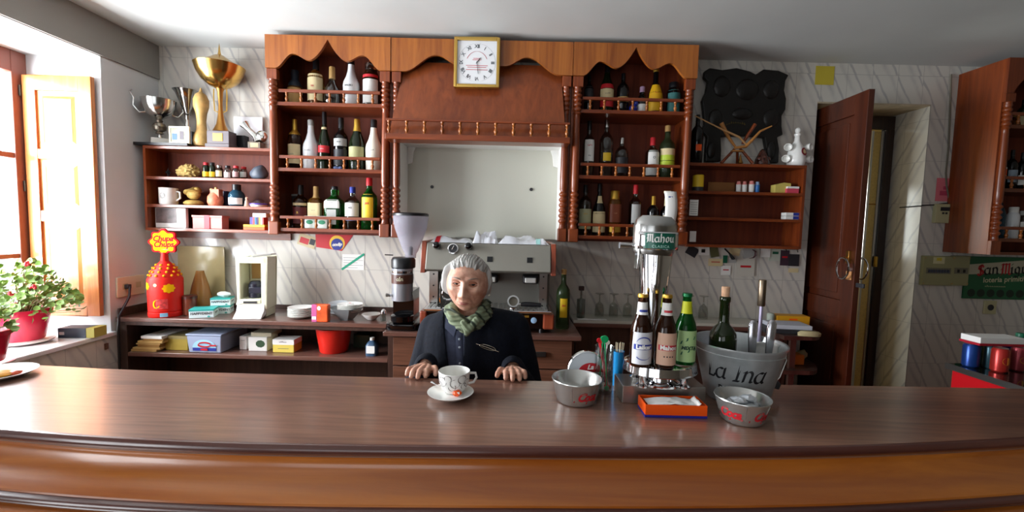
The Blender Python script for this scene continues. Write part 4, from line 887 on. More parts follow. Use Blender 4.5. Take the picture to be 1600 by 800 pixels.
for px, h, g, c, L, lb in ((322, .12, gdgreen, redd, [(.1, .42, yellow)], 'miniature green bottle with yellow label and red cap'), (332, .12, gdgreen, black, [(.1, .42, yellow)], 'miniature green bottle with yellow label and black cap'),
    (343, .10, gbrown, silver, [(.15, .6, ctan)], 'miniature brown bottle with cream label'), (356, .10, gclear, black, [(.1, .5, wl)], 'miniature clear bottle with black cap'), (369, .10, gclear, redd, [(.15, .55, mat('rose_label', 'B88F8F', .6))], 'miniature clear bottle with rose label'), (381, .10, gclear, redd, [(.2, .6, wl)], 'miniature clear bottle half hidden by the dark rock')):
    bottle(px, 3.30 + (.05 if px == 381 else 0), zz + .0005, h, .024 if px > 340 else .022, 'jar', g, c, L, lb, 'miniature bottles', capf=.84)
lump('dark_rock', 'blue black lump of rock against the cabinet side', 404, 3.27, zz, .06, .035, .05, mat('slate_rock', '3c4450', .5, noise_amt=.3), 'rock', .5, 16, 5, seg=12, rings=8)
# shelf 2
zz = SL[2]
t = thing('crest_mug', 'white mug with small grey crest on the third trophy shelf', 'mug', on(264, 3.29, zz))
MB().lathe([(.055, 0), (.06, .01), (.062, .125), (.057, .125), (.055, .012), (0, .01)], seg=28).build('cup', porc, t); MB().tube([(.058, 0, .10), (.085, 0, .095), (.088, 0, .05), (.058, 0, .03)], .007, 8).build('handle', porc, t)
decal('crest', disc2d(.02, 16, 0, 0, 1.2), oncyl(0, 0, .065, .0615), lgrey, t)
t = thing('carved_ornament', 'yellow carved ornament on a round foot beside the mug', 'ornament', on(303, 3.34, zz))
em = mat('carved_yellow', 'B89A52', .6, noise_amt=.3, noise_scale=50)
MB().lathe([(.06, 0), (.068, .02), (.05, .035), (.03, .04)], seg=20).ball((0, 0, .085), .05, .035, .04).ball((-.045, -.01, .10), .022).ball((.03, 0, .115), .028).lathe([(.055, .105), (.06, .115), (.02, .13), (0, .145)], seg=7).build('carving', em, t, ang=80)
t = thing('clay_figurine', 'pink orange clay house ornament on the third trophy shelf', 'ornament', on(337, 3.31, zz))
cm = mat('coral_clay', 'E07858', .5, noise_amt=.3, noise_scale=40); MB().lathe([(.045, 0), (.055, .03), (.052, .07), (.03, .10), (.02, .12)], seg=14).box(-.02, .045, -.03, .02, .06, .125).build('house', cm, t, ang=60)
MB().ball((-.015, -.02, .12), .012).ball((.02, -.02, .13), .011).build('figures', mat('clay_cream', 'D8B878', .5), t)
t = thing('dark_tin', 'narrow dark tin between the clay ornament and blue jar', 'tin', on(353, 3.40, zz)); MB().lathe([(.026, 0), (.026, .115), (.02, .12)], seg=20).build('tin', mat('violet_tin', '2d2440', .35), t)
t = bottle(370, 3.30, zz + .0005, .165, .056, 'flask', gblue, black, [(.08, .38, wl)], 'faceted pale blue jar with dark stopper', None, capf=.76, name='glass_jar', cat='jar')
t = thing('tiny_doll', 'tiny pale figurine between the blue jar and the dish', 'ornament', on(386, 3.28, zz)); MB().lathe([(.02, 0), (.014, .04), (.008, .05)]).ball((0, 0, .06), .012).build('doll', mat('doll_pale', 'C9A08A', .6), t)
t = thing('domed_dish', 'white and purple covered dish at the shelf end', 'dish', on(405, 3.29, zz)); MB().lathe([(.055, 0), (.062, .014), (.058, .016)], seg=28).build('dish', porc, t); MB().lathe([(.063, .0165), (.063, .024), (.05, .026)], seg=28).build('rim', mat('violet', '5a3fae', .4), t); MB().lathe([(.05, .0265), (.042, .045), (.02, .06), (0, .063)], seg=24).build('dome', glass, t)
# shelf 3
zz = SL[3]
t = thing('framed_photo', 'dark photo in a thick white frame at the window end of the lowest trophy shelf', 'photo', on(268, 3.27, zz))
MB().box(-.12, .11, 0, .03, 0, .15).build('frame', porc, t, smooth=False, bevel=.003); MB().box(-.115, .04, -.002, 0, .035, .146).build('print', mat('etched_photo', '5a4a48', .3, noise_amt=.6, noise_scale=18), t, smooth=False)
t = thing('gift_box', 'salmon pink gift box with red ribbon on the lowest trophy shelf', 'box', on(331, 3.29, zz))
MB().box(-.115, .105, -.04, .04, 0, .085).build('box', pink, t, smooth=False, bevel=.002); MB().box(-.12, .11, -.045, .045, .085, .1).build('lid', pink, t, smooth=False, bevel=.002); MB().box(-.025, .015, -.0465, .0465, 0.0, .1015).build('ribbon', mat('ribbon_red', 'D2404a', .5), t, smooth=False)
t = thing('orange_box', 'flat orange and yellow box under the small coloured books', 'box', on(404, 3.28, zz)); MB().box(-.085, .075, -.05, .05, 0, .022).build('box', orange, t, smooth=False, bevel=.002); MB().box(-.085, .075, -.05, .05, .0225, .04).build('lid', yellow, t, smooth=False, bevel=.002)
bk = [('3b3f9a', .014), ('7a4aa0', .01), ('c94a3a', .012), ('2a6ab0', .014), ('1e1e50', .016), ('e08a2a', .013), ('d8d8dc', .014), ('c03a3a', .012)]
xx = U(393, 3.26, zz) ; nm = ['violet blue', 'purple', 'red', 'bright blue', 'navy', 'orange', 'white', 'crimson']
for (c, wdt), n_ in zip(bk, nm):
    t = thing('booklet', n_ + ' spined little booklet standing on the orange box', 'booklet', (xx + wdt / 2, 3.27, zz + .041), 'coloured booklets'); MB().box(-wdt / 2 + .0005, wdt / 2 - .0005, -.03, .03, 0, .055).build('cover', mat('book_' + c, c, .5), t, smooth=False, bevel=.001); xx += wdt
t = thing('white_box', 'plain white box lying across the coloured booklets', 'box', (U(410, 3.28, zz), 3.28, zz + .097)); MB().box(-.055, .045, -.03, .03, 0, .03).build('box', wl, t, smooth=False, bevel=.002)
# ------------------------------------------------------------------ things on the right-hand shelves
z0 = SR[0]
# black carved board
bw = mat('black_carved_wood', '120f0d', .45, noise_amt=.3, noise_scale=12, bump=.6)
def wpt(px, py, Y): p = atY(px, py, Y); return (p.x, p.z)
out = [(1100, 112), (1108, 107), (1128, 110), (1150, 107), (1170, 112), (1180, 117), (1192, 109), (1215, 111), (1231, 118), (1226, 127), (1224, 142), (1227, 155), (1226, 172), (1220, 182), (1220, 198), (1222, 211), (1213, 215), (1216, 232), (1215, 255), (1198, 255), (1197, 240), (1193, 216), (1165, 213), (1125, 214), (1126, 235), (1125, 253), (1101, 253), (1102, 232), (1104, 214), (1095, 204), (1100, 195), (1098, 172), (1096, 158), (1102, 145), (1105, 128), (1099, 122)]
t = thing('carved_board', 'large black carved wooden panel with irregular scalloped outline', 'carving', (U(1160, 3.4, 2.3), 3.40, z0 + .001))
pl = [wpt(x, y, 3.40) for x, y in out]; pl = [(x, max(z, z0 + .001)) for x, z in pl]
MB().prism(pl, 3.385, 3.425).build('panel', bw, t, world=True, smooth=False, bevel=.008)
for cx, cy, rx, rz_ in ((1128, 135, 15, 18), (1168, 140, 20, 18), (1205, 140, 14, 16), (1118, 185, 12, 16), (1205, 185, 14, 16), (1160, 178, 18, 10), (1111, 235, 8, 14), (1205, 235, 8, 16)):
    u, v = wpt(cx, cy, 3.385); MB().ball((u, 3.388, v), rx * .0045, .02, rz_ * .0045, 20, 12).build('relief', bw, t, world=True)
u, v = wpt(1150, 192, 3.38); decal('carved_letters', ([(a, b - a * a * 3) for a, b in scribble(9, .03)[0]], scribble(9, .03)[1]), onplane(Vector((u, 3.375, v)) - lp(t), (1, 0, 0), (0, 0, 1), (0, -1, 0), .0), mat('dull_gold', '6a5a2a', .5, .4), t)
# dark bottle at the column
bottle(1089, 3.28, z0 + .0005, .36, .045, 'wine', gblack, black, [(.25, .38, orange, .5)], 'dark bottle with small orange seal beside the black carving', None)
# wooden stand with horn and pipes
t = thing('wooden_fork_set', 'carved wooden utensils and horn crossed in a tripod stand', 'ornament', on(1153, 3.29, z0))
hm = mat('honey_wood', 'A8723A', .4, noise_amt=.2)
def rel(px, py, Y): return atY(px, py, Y) - Vector(t.location)
b = MB().tube([rel(1127, 255, 3.28), rel(1145, 236, 3.29), rel(1148, 232, 3.29)], [.012, .010, .008], 8).tube([rel(1176, 255, 3.28), rel(1160, 236, 3.29), rel(1156, 232, 3.29)], [.012, .010, .008], 8)
b.tube([rel(1152, 256, 3.36), rel(1152, 236, 3.31)], .01, 8).build('tripod', WR, t)
for v in []: pass
MB().obox(rel(1152, 236, 3.27), .085, .04, .012).build('crossbar', hm, t, bevel=.004)
MB().tube([rel(1127, 192, 3.27), rel(1138, 214, 3.27), rel(1150, 231, 3.27)], [.016, .012, .008], 10).build('spoon', hm, t)
MB().tube([rel(1180, 194, 3.26), rel(1168, 212, 3.27), rel(1160, 225, 3.28)], [.013, .012, .009], 10).build('pipe', WR, t)
MB().tube([rel(1086, 181, 3.24), rel(1118, 197, 3.25), rel(1130, 203, 3.25), rel(1155, 214, 3.25), rel(1168, 228, 3.25)], [.005, .005, .008, .008, .006], 8).build('long_fork', mat('pale_stick', 'B58A5a', .5), t)
MB().tube([rel(1148, 231, 3.24), rel(1165, 229, 3.24), rel(1176, 218, 3.23), rel(1188, 205, 3.23), rel(1206, 197, 3.22)], [.010, .012, .011, .008, .005], 10).build('horn', hm, t)
MB().lathe([(.012, 0), (.02, .01), (.012, .03), (.004, .07), (0, .08)], (0, -.03, .0), 10).build('bell', brass, t)
t = thing('dark_figurine', 'small dark mottled figurine on the shelf before the carving', 'ornament', on(1190, 3.33, z0))
fm = mat('mottled_glaze', '4a2a22', .2, noise_amt=.8, noise_scale=60)
MB().lathe([(.05, 0), (.055, .02), (.045, .06), (.03, .09), (.02, .115), (.006, .13)], seg=18).ball((-.03, -.02, .05), .022).ball((.03, -.02, .05), .022).build('figure', fm, t, ang=80)
# white flask hung with four cups
t = thing('crest_flask', 'white ceramic flask with red crest and hanging cups', 'flask', on(1243, 3.31, z0))
MB().lathe([(.052, 0), (.06, .012), (.066, .05), (.06, .11), (.04, .155), (.022, .19), (.018, .225), (.024, .235), (.024, .245), (.015, .25)], seg=28).build('body', porc, t)
MB().lathe([(.012, .25), (.02, .262), (.02, .28), (.012, .29), (0, .292)], seg=16).build('stopper', porc, t)
decal('crest', disc2d(.022, 16, 0, 0, 1.35), oncyl(0, 0, .105, .0635, -PI / 2 + .25, .003, -.25), mat('crest_red', '8a2a34', .4), t)
decal('crest_centre', disc2d(.011, 12, 0, 0, 1.5), oncyl(0, 0, .105, .0635, -PI / 2 + .25, .005, -.25), ctan, t)
for sx, zc in ((-.085, .055), (.085, .055), (-.075, .14), (.075, .145)):
    M_ = Matrix.Rotation(.5 if sx > 0 else -.5, 3, 'Z') @ Matrix.Rotation(PI / 2, 3, 'X'); MB().lathe([(.018, -.02), (.026, .0), (.028, .025), (.025, .025), (.022, .0), (0, -.01)], (sx, -.01, zc), 18, M=M_).build('cup', porc, t)
    MB().tube([(sx * .6, 0, zc), (sx * .8, 0, zc)], .006, 6).build('hook', porc, t)
# boxes and packets
zz = SR[1]
t = thing('yellow_tub', 'yellow tub with dark base at the column end of the shelf', 'tub', on(1090, 3.27, zz)); MB().lathe([(.04, 0), (.04, .03)], seg=20).build('base', dgrey, t); MB().lathe([(.04, .0305), (.04, .115), (.036, .12)], seg=20).build('tub', yellow, t)
t = thing('cardboard_panel', 'plain brown card strip leaning on the upper shelf', 'card', on(1126, 3.37, zz)); MB().box(-.1, .105, 0, .006, 0, .082).build('card', mat('brown_card', '8a5a30', .8), t, smooth=False)
for px, m1, m2, lb in ((1154, wl, pink, 'white vial with pink cap nearest the brown card'), (1163, wl, pink, 'white vial between two others with thin green print'), (1174, wl, pink, 'largest white vial with pink cap'), (1183, mat('vial_blue', '2a6ab0', .4), mat('vial_cap', '8aa0c0', .4), 'blue vial at the end of the row')):
    bottle(px, 3.29, zz + .0005, .083 if px != 1174 else .088, .0175 if px != 1174 else .02, 'jar', m1, m2, [], lb, 'small vials', capf=.72, name='vial', cat='vial')
t = thing('yellow_box', 'pale yellow card box near the end of the upper shelf', 'box', on(1221, 3.29, zz)); MB().prism([(-.068, 0), (.05, 0), (.05, .075), (-.0, .08), (-.068, .062)], -.03, .03).build('box', mat('pale_yellow_card', 'C9B860', .6), t, smooth=False, bevel=.002)
t = thing('pink_packet', 'pink and white packet in the corner of the upper shelf', 'packet', on(1236, 3.26, zz)); MB().box(-.045, .045, -.02, .02, 0, .035).build('packet', mat('hot_pink', 'D04a60', .5), t, smooth=False, bevel=.002); MB().box(-.04, .045, -.021, .021, .0355, .05).build('flap', wl, t, smooth=False)
zz = SR[2]
for i in range(2):
    t = thing('tobacco_packet', ('lower' if i == 0 else 'upper') + ' of two blue and white packets lying on the shelf', 'packet', (U(1233, 3.29, zz), 3.275, zz + .0005 + i * .0265), 'blue and white packets')
    MB().box(-.055, .055, -.03, .03, 0, .025).build('packet', wl, t, smooth=False, bevel=.002); MB().box(.0, .056, -.031, .031, .002, .024).build('wrap', blue, t, smooth=False)
# notes fixed to the shelves and tiles
def note(px0, py0, px1, py1, Y, m, name, label, lines=(), cat='note', group=None, rot=0, thick=.0015, curl=0):
    a = atY(px0, py0, Y); c = atY(px1, py1, Y); cx, cz = (a.x + c.x) / 2, (a.z + c.z) / 2; wd, hh = abs(c.x - a.x), abs(a.z - c.z)
    t = thing(name, label, cat, (cx, Y, cz - hh / 2), group); R = Matrix.Rotation(rot, 3, 'Y')
    b = MB().box(-wd / 2, wd / 2, -thick, 0, -hh / 2, hh / 2); b.v = [R @ v + Vector((0, 0, hh / 2)) for v in b.v]; b.build('sheet', m, t, smooth=False)
    for (u0, v0, u1, v1, lm) in lines:
        b = MB().box(-wd / 2 + wd * u0, -wd / 2 + wd * u1, -thick - .0008, -thick, -hh / 2 + hh * v0, -hh / 2 + hh * v1); b.v = [R @ v + Vector((0, 0, hh / 2)) for v in b.v]; b.build('print', lm, t, smooth=False)
    return t
YW = 3.4485
ln_ = [(.1, .1 + i * .14, .9, .14 + i * .14, lgrey) for i in range(6)]
note(1078, 312, 1090, 337, 3.21, paper, 'price_card', 'narrow printed card on the shelf edge by the column', ln_, 'card')
note(1078, 361, 1087, 378, 3.21, paper, 'price_card', 'small blank card low on the shelf edge by the column', [], 'card')
note(1275, 103, 1302, 133, YW, noteY, 'yellow_note', 'square yellow paper stuck high above the doorway', [])
pk = note(1464, 278, 1492, 315, YW, pinks, 'pink_note', 'pink note taped above the thermostat', [(.2, .25, .7, .45, mat('pink_ink', 'B8405a', .6)), (.35, .5, .8, .65, mat('pink_ink', 'B8405a', .6))])
# cards, keys and tickets hanging under the shelf
cards = [(1073, 385, 1090, 400, dgrey, .5, 'dark tilted ticket under the shelf beside the column', 'ticket'), (1092, 385, 1108, 399, paper, 0, 'white card with black mark under the shelf', 'card'), (1110, 384, 1122, 402, mat('olive_card', '5a5a3a', .5), -.2, 'olive green ticket hanging under the shelf', 'ticket'),
         (1140, 387, 1156, 399, ctan, .2, 'cream slip behind the black key fob', 'card'), (1162, 386, 1180, 402, lgrey, -.3, 'grey ticket beside the crescent badge', 'ticket'), (1189, 388, 1203, 402, paper, 0, 'white card in the row under the shelf', 'card'), (1202, 388, 1219, 408, mat('pale_green_card', 'C2CABD', .6), 0, 'white and green lottery slip under the shelf', 'card'),
         (1220, 391, 1232, 415, mat('plum_card', '3e2c38', .5), 0, 'plum coloured folded card under the shelf', 'card'), (1233, 397, 1248, 416, dgrey, 0, 'small dark portrait photo under the shelf end', 'photo'), (1232, 419, 1247, 426, ctan, 0, 'thin tan strip below the portrait photo', 'strip'),
         (1107, 404, 1129, 416, ctan, 0, 'cream card with red print on the tiles', 'card'), (1130, 399, 1136, 411, green, 0, 'small green label on the tiles', 'label'), (1137, 405, 1150, 411, lgrey, 0, 'grey green strip on the tiles', 'strip'), (1127, 415, 1141, 430, paper, 0, 'white slip with red line on the tiles', 'card'), (1152, 404, 1178, 432, mat('offwhite_card', 'C9C5BA', .6), 0, 'larger off-white sheet with red text on the tiles', 'card')]
for i, (a, b_, c, d, m, r, lb, ct) in enumerate(cards):
    L = [(.2, .5, .8, .62, redd)] if 'red' in lb else ([(.25, .3, .6, .7, black)] if 'mark' in lb else ([(.3, .55, .8, .75, green)] if 'green lottery' in lb else []))
    note(a, b_, c, d, YW - .003 * (i % 3), m, ct, lb, L, ct, None, r)
p = atY(1143, 398, 3.40); t = thing('key_fob', 'black leather key fob hanging under the shelf', 'key fob', (p.x, 3.425, p.z - .045)); MB().tube([(-.045, 0, .09), (.0, 0, .05)], .006, 6).tube([(0, 0, .05), (.028, 0, .01)], [.014, .024], 8, flat=.5).build('fob', black, t)
p = atY(1175, 397, 3.41); t = thing('crescent_badge', 'dark crescent shaped badge under the shelf', 'badge', (p.x, 3.425, p.z - .04)); MB().tube([(.01, 0, .075), (.035, 0, .06), (.038, 0, .03), (.02, 0, .01), (-.01, 0, .005)], [.006, .012, .013, .011, .004], 8, flat=.4).build('crescent', mat('dark_plum', '4a2a2c', .4), t)
p = atY(1237, 390, 3.41); t = thing('hook_rail', 'small dark hook rail under the shelf end', 'hook rail', (p.x, 3.42, p.z)); MB().box(-.06, .06, -.006, .006, 0, .008).tube([(-.04, 0, 0), (-.04, -.012, -.015)], .003, 6).tube([(.05, 0, 0), (.05, -.012, -.02)], .003, 6).build('rail', black, t)
# papers under the lighter cabinet
t = note(466, 367, 494, 386, YW, mat('comic_sticker', 'C8B890', .5), 'sticker', 'small multicoloured sticker peeping from under the cabinet', [(.1, .2, .6, .7, redd), (.65, .3, .95, .8, dgrey)], 'sticker', None, .3)
a = atY(493, 366, YW); b2 = atY(553, 366, YW); c2 = atY(534, 392, YW); d2 = atY(494, 386, YW)
t = thing('red_pennant', 'red pennant with blue round emblem under the cabinet', 'pennant', (a.x, YW, c2.z))
MB().prism([(p.x, p.z) for p in (a, b2, c2, d2)], YW - .002, YW).build('sheet', redd, t, world=True, smooth=False)
cc2 = atY(527, 382, YW) - Vector(t.location)
V_, F_ = disc2d(.062, 30); V_ = [(u, max(-.048, v)) for u, v in V_]
decal('gold_ring', ([(u, v) for u, v in V_ if True], F_), onplane(cc2 + Vector((0, -.002, .01)), (1, 0, 0), (0, 0, 1), (0, -1, 0), .001), gold_c, t)
V_, F_ = disc2d(.048, 30); decal('blue_disc', ([(u, max(-.044, v)) for u, v in V_], F_), onplane(cc2 + Vector((0, -.002, 0)), (1, 0, 0), (0, 0, 1), (0, -1, 0), .002), blue, t)
decal('lettering', text2d('ondip', .034, .002, shear=.2), onplane(cc2 + Vector((0, -.002, 0)), (1, 0, .08), (0, 0, 1), (0, -1, 0), .003), wl, t)
t = note(535, 397, 569, 422, YW, paper, 'typed_notice', 'white typed sheet crossed by green tape on the tiles', [(.05, .12 + i * .16, .95 if i % 2 else .7, .15 + i * .16, lgrey) for i in range(5)], 'notice')
a = atY(534, 421, YW - .003) - lp(t); c = atY(569, 397, YW - .003) - lp(t)
d = (c - a).normalized(); n_ = Vector((-d.z, 0, d.x)) * .009; MB().add([a - n_, c - n_, c + n_, a + n_, a - n_ + Vector((0, .001, 0)), c - n_ + Vector((0, .001, 0)), c + n_ + Vector((0, .001, 0)), a + n_ + Vector((0, .001, 0))], [(0, 1, 2, 3), (7, 6, 5, 4), (0, 4, 5, 1), (1, 5, 6, 2), (2, 6, 7, 3), (3, 7, 4, 0)]).build('green_tape', mat('green_tape', '1f9a78', .4), t, smooth=False)
# ------------------------------------------------------------------ things on the back counter
z0 = WZ + .0005
t = thing('lollipop_dispenser', 'red lollipop drum with yellow flower sign on the back counter', 'lollipop stand', on(260, 3.10, WZ))
redq = mat('drum_red', 'C4180e', .5, spec=.25)
MB().lathe([(.10, 0), (.105, .01), (.105, .035), (.098, .04), (.104, .045), (.106, .27), (.098, .285)], seg=32).build('drum', redq, t)
MB().lathe([(.096, .286), (.085, .32), (.06, .36), (.025, .40), (.02, .46), (0, .462)], seg=28).build('cone_top', redq, t)
b = MB()
for j, (r_, z_) in enumerate(((.093, .30), (.083, .325), (.068, .35), (.05, .372))):
    n = int(r_ * 150)
    for i in range(n):
        a = 2 * PI * (i + .5 * (j % 2)) / n; b.ball((r_ * math.cos(a), r_ * math.sin(a), z_), .009, seg=8, rings=5)
b.build('holes', mat('hole_yellow', 'D8901a', .8, spec=.1), t)
def flower(r, n=8, amp=.10, sy=.86, m=72): return [((r * (1 + amp * math.cos(n * 2 * PI * i / m))) * math.cos(2 * PI * i / m), (r * (1 + amp * math.cos(n * 2 * PI * i / m))) * math.sin(2 * PI * i / m) * sy) for i in range(m)], [tuple(range(m))]
zc = .535
MB().prism([(x, y + zc) for x, y in flower(.102)[0]], -.008, .008).build('flower_sign', mat('sign_red', 'C0141c', .8, spec=.1), t, smooth=False)
MB().prism([(x, y + zc) for x, y in flower(.088)[0]], -.0095, -.0081).build('flower_face', mat('flower_yellow', 'F2B80c', .8, spec=.08), t, smooth=False)
for i, wd in enumerate(('Chupa', 'Chups')):
    decal('lettering', text2d(wd, .056, .0022, shear=.25), onplane((-.002 + i * .004, -.0095, zc + .024 - i * .042), (1, 0, .03), (0, 0, 1), (0, -1, 0), .001), mat('sign_red', 'C0141c', .8, spec=.1), t)
MB().prism([(-.02, zc - .052), (.045, zc - .047), (.03, zc - .056)], -.0105, -.0096).build('underline', redp, t, smooth=False)
fy_ = mat('flower_yellow', 'F5C51c', .4)
decal('small_flower', flower(.03)[:2], oncyl(0, 0, .225, .106, -PI / 2 - .62), fy_, t)
decal('small_flower', flower(.036)[:2], oncyl(0, 0, .21, .106, -PI / 2 + .85), fy_, t)
decal('white_badge', disc2d(.012, 8), oncyl(0, 0, .235, .106, -PI / 2 + .1), ctan, t)
decal('drum_picture', rect2d(.07, .07, 0, 0), oncyl(0, 0, .10, .106, -PI / 2 + .45), mat('drum_print', 'C23a3a', .4, noise_amt=.5, noise_scale=50), t)
decal('yellow_swirl', nib([arc(0, 0, .018, .028, 90, 330, 10)], .009, .3), oncyl(0, 0, .10, .106, -PI / 2 + .15, .0014), mat('flower_yellow', 'F5C51c', .4), t)
decal('price_sticker', rect2d(.045, .028, 0, 0), oncyl(0, 0, .022, .1055, -PI / 2 + .55, .001), mat('sticker_blue', '7aa8c4', .4), t)
# amber sheet with glassware in front
a = atY(277, 384, 3.4); c = atY(352, 470, 3.4)
t = thing('acrylic_sheet', 'glossy yellowish sheet leaning on tiles behind the lollipop drum', 'sheet', ((a.x + c.x) / 2, 3.40, WZ + .0005))
b = MB().box(a.x, c.x, 3.40, 3.405, WZ + .001, a.z); b.build('sheet', mat('amber_gloss', 'A79A72', .12, noise_amt=.12, noise_scale=5), t, world=True, smooth=False, bevel=.002)
t = thing('amber_carafe', 'tall amber cone shaped carafe in front of the leaning sheet', 'carafe', on(314, 3.30, WZ)); MB().lathe([(.05, 0), (.085, .012), (.085, .04), (.055, .20), (.03, .29), (.026, .31)], seg=28).build('carafe', mat('amber_plastic', 'A8743c', .2, trans=.2), t); MB().lathe([(.0865, .012), (.0865, .038)], seg=28, cap=False).build('base_band', mat('band_red', '7a2424', .4), t)
t = thing('brown_jar', 'brown lidded jar beside the amber carafe', 'jar', on(297, 3.15, WZ)); MB().lathe([(.042, 0), (.046, .01), (.046, .12)], seg=24).build('jar', mat('jar_brown', '6e3424', .25), t); MB().lathe([(.048, .1205), (.048, .14), (.04, .145)], seg=24).build('lid', mat('jar_lid', '4a2018', .3), t)
# gum boxes
gm = mat('gum_white', 'CFE0E2', .45); tq = mat('gum_teal', '2f9a94', .45)
def gum(px, Y, z, w_, d_, h_, rz, label):
    t = thing('gum_box', label, 'box', (U(px, Y, z), Y, z), 'chewing gum boxes'); t.rotation_euler = (0, 0, rz)
    MB().box(-w_ / 2, w_ / 2, -d_ / 2, d_ / 2, 0, h_).build('box', gm, t, smooth=False, bevel=.002)
    MB().box(-w_ / 2 - .001, w_ / 2 + .001, -d_ / 2 - .001, d_ / 2 + .001, h_ * .8, h_ + .001).build('stripe', tq, t, smooth=False)
    decal('lettering', text2d('HAPPYDENT', h_ * .38, .001, shear=.1), onplane((0, -d_ / 2, h_ * .52), (1, 0, 0), (0, 0, 1), (0, -1, 0), .002), inkc, t)
    decal('teal_mark', disc2d(h_ * .14, 14, w_ * .3, 0, .7), onplane((0, -d_ / 2, h_ * .15), (1, 0, 0), (0, 0, 1), (0, -1, 0), .002), tq, t)
    decal('lettering', text2d('HAPPY', h_ * .34, .001), onplane((w_ / 2, 0, h_ * .5), (0, 1, 0), (0, 0, 1), (1, 0, 0), .002), inkc, t)
gum(319, 3.10, WZ + .0005, .15, .12, .062, .35, 'lower white and teal gum box nearest the lollipop drum')
gum(347, 3.24, WZ + .0005, .13, .11, .062, .35, 'rear white and teal gum box under a second one')
gum(348, 3.24, WZ + .064, .13, .10, .055, .3, 'upper white and teal gum box stacked on the rear one')
t = thing('plastic_wrapper', 'crumpled clear wrapper on top of the gum boxes', 'wrapper', (U(351, 3.24, 1.02), 3.24, WZ + .1195))
MB().ball((0, 0, .022), .05, .035, .022, 10, 6, fn=lambda p: p * (1 + .35 * noise.noise(p * 40))).build('wrapper', mat('wrapper', 'C8D4D6', .15), t, ang=10)
# capsule machine
cx = U(394, 3.12, 1.05); t = thing('drink_machine', 'cream upright coffee dispenser with open front bay', 'coffee dispenser', (cx, 3.12, WZ + .0005)); t.rotation_euler = (0, 0, .12)
crm = mat('machine_cream', 'D9D8BE', .35)
b = MB(); b.box(-.10, .10, 0, .15, 0, .06); b.box(-.095, -.07, -.02, .15, .10, .44); b.box(.07, .11, -.02, .15, .06, .44); b.box(-.07, .07, .12, .15, .06, .44); b.box(-.095, .11, -.02, .15, .395, .44); b.box(-.095, .07, -.02, .12, .10, .135)
b.build('housing', crm, t, smooth=False, bevel=.006)
MB().prism([(-.075, 0), (.0, .02), (.0, .10), (-.02, .10), (-.035, .05), (-.085, .008), (-.085, 0)], -.095, .095, 'X').build('drip_tray', white, t, smooth=False, bevel=.003)
MB().lathe([(.045, .14), (.045, .24), (.03, .26)], (0, .055, 0), 18).build('brewer', mat('navy_plastic', '1a1e2e', .3), t); MB().box(-.03, .06, .01, .04, .17, .22).build('cup_rest', mat('navy_plastic', '1a1e2e', .3), t, bevel=.006)
MB().box(-.05, .01, .112, .12, .27, .385).build('inner_panel', tan, t, smooth=False); MB().box(.02, .055, .112, .12, .27, .385).build('inner_strip', lgrey, t, smooth=False)
MB().box(-.05, .04, -.025, -.02, .105, .12).build('slot', dgrey, t, smooth=False)
MB().obox((.08, .02, .455), .13, .09, .01, ry=-.12).build('raised_lid', steel, t, smooth=False, bevel=.002)
decal('brand_mark', scribble(6, .012), onplane((0, -.02, .42), (1, 0, 0), (0, 0, 1), (0, -1, 0), .001), pink, t)
# plates and bowls
for i in range(6):
    t = thing('saucer', ['lowest', 'second lowest', 'third', 'fourth', 'fifth', 'topmost'][i] + ' saucer of the neat white stack beside the orange tin', 'saucer', (U(470, 3.14, WZ), 3.14, WZ + .0005 + i * .0125), 'stacked white saucers')
    MB().lathe([(.046, 0), (.05, .001), (.07, .008), (.088, .0165), (.0895, .018), (.087, .018), (.06, .006), (0, .005)], seg=32).build('dish', porc, t)
t = thing('printed_tin', 'orange and pink printed tin in front of the saucers', 'tin', on(502, 3.03, WZ)); MB().box(-.058, .058, -.025, .025, 0, .125).build('tin', mat('tin_orange', 'D9582a', .35, noise_amt=.3, noise_scale=20), t, smooth=False, bevel=.008); MB().box(-.0582, -.02, -.0255, .0, .0, .125).build('pink_panel', mat('tin_pink', 'C05a90', .35), t, smooth=False, bevel=.003)
decal('white_figure', disc2d(.013, 12, 0, 0, 1.2), onplane((-.005, -.0255, .1), (1, 0, 0), (0, 0, 1), (0, -1, 0), .001), wl, t); decal('white_patch', rect2d(.03, .022), onplane((-.04, -.0255, .03), (1, 0, 0), (0, 0, 1), (0, -1, 0), .001), wl, t)
t = thing('metal_bowl', 'grey footed bowl holding cellophane and saucers', 'bowl', on(541, 3.12, WZ)); MB().lathe([(.05, 0), (.052, .006), (.06, .012), (.10, .06), (.125, .09), (.12, .09), (.09, .055), (0, .02)], seg=6).build('bowl', mat('bowl_grey', '9aa0a4', .2, .3), t, ang=20)
for i in range(5):
    t = thing('saucer', ['lowest', 'second', 'middle', 'fourth', 'topmost'][i] + ' saucer of the stack set in the grey bowl', 'saucer', (U(547, 3.12, WZ), 3.12, WZ + .055 + i * .011), 'saucers in the grey bowl')
    MB().lathe([(.04, 0), (.045, .001), (.07, .008), (.088, .0165), (.0895, .018), (.087, .018), (.05, .006), (0, .005)], seg=32).build('dish', porc, t)
for i in range(4):
    t = thing('small_dish', ['lowest', 'second', 'third', 'topmost'][i] + ' little dish of the tilted pile behind the orange tin', 'dish', (U(527, 3.25, WZ), 3.27, WZ + .005 + i * .022), 'small dishes behind the tin'); t.rotation_euler = (.08, 0, 0)
    MB().lathe([(.03, 0), (.055, .012), (.07, .024), (.067, .025), (.03, .008), (0, .006)], seg=24).build('dish', mat('dish_grey', 'B9BEC2', .2), t)
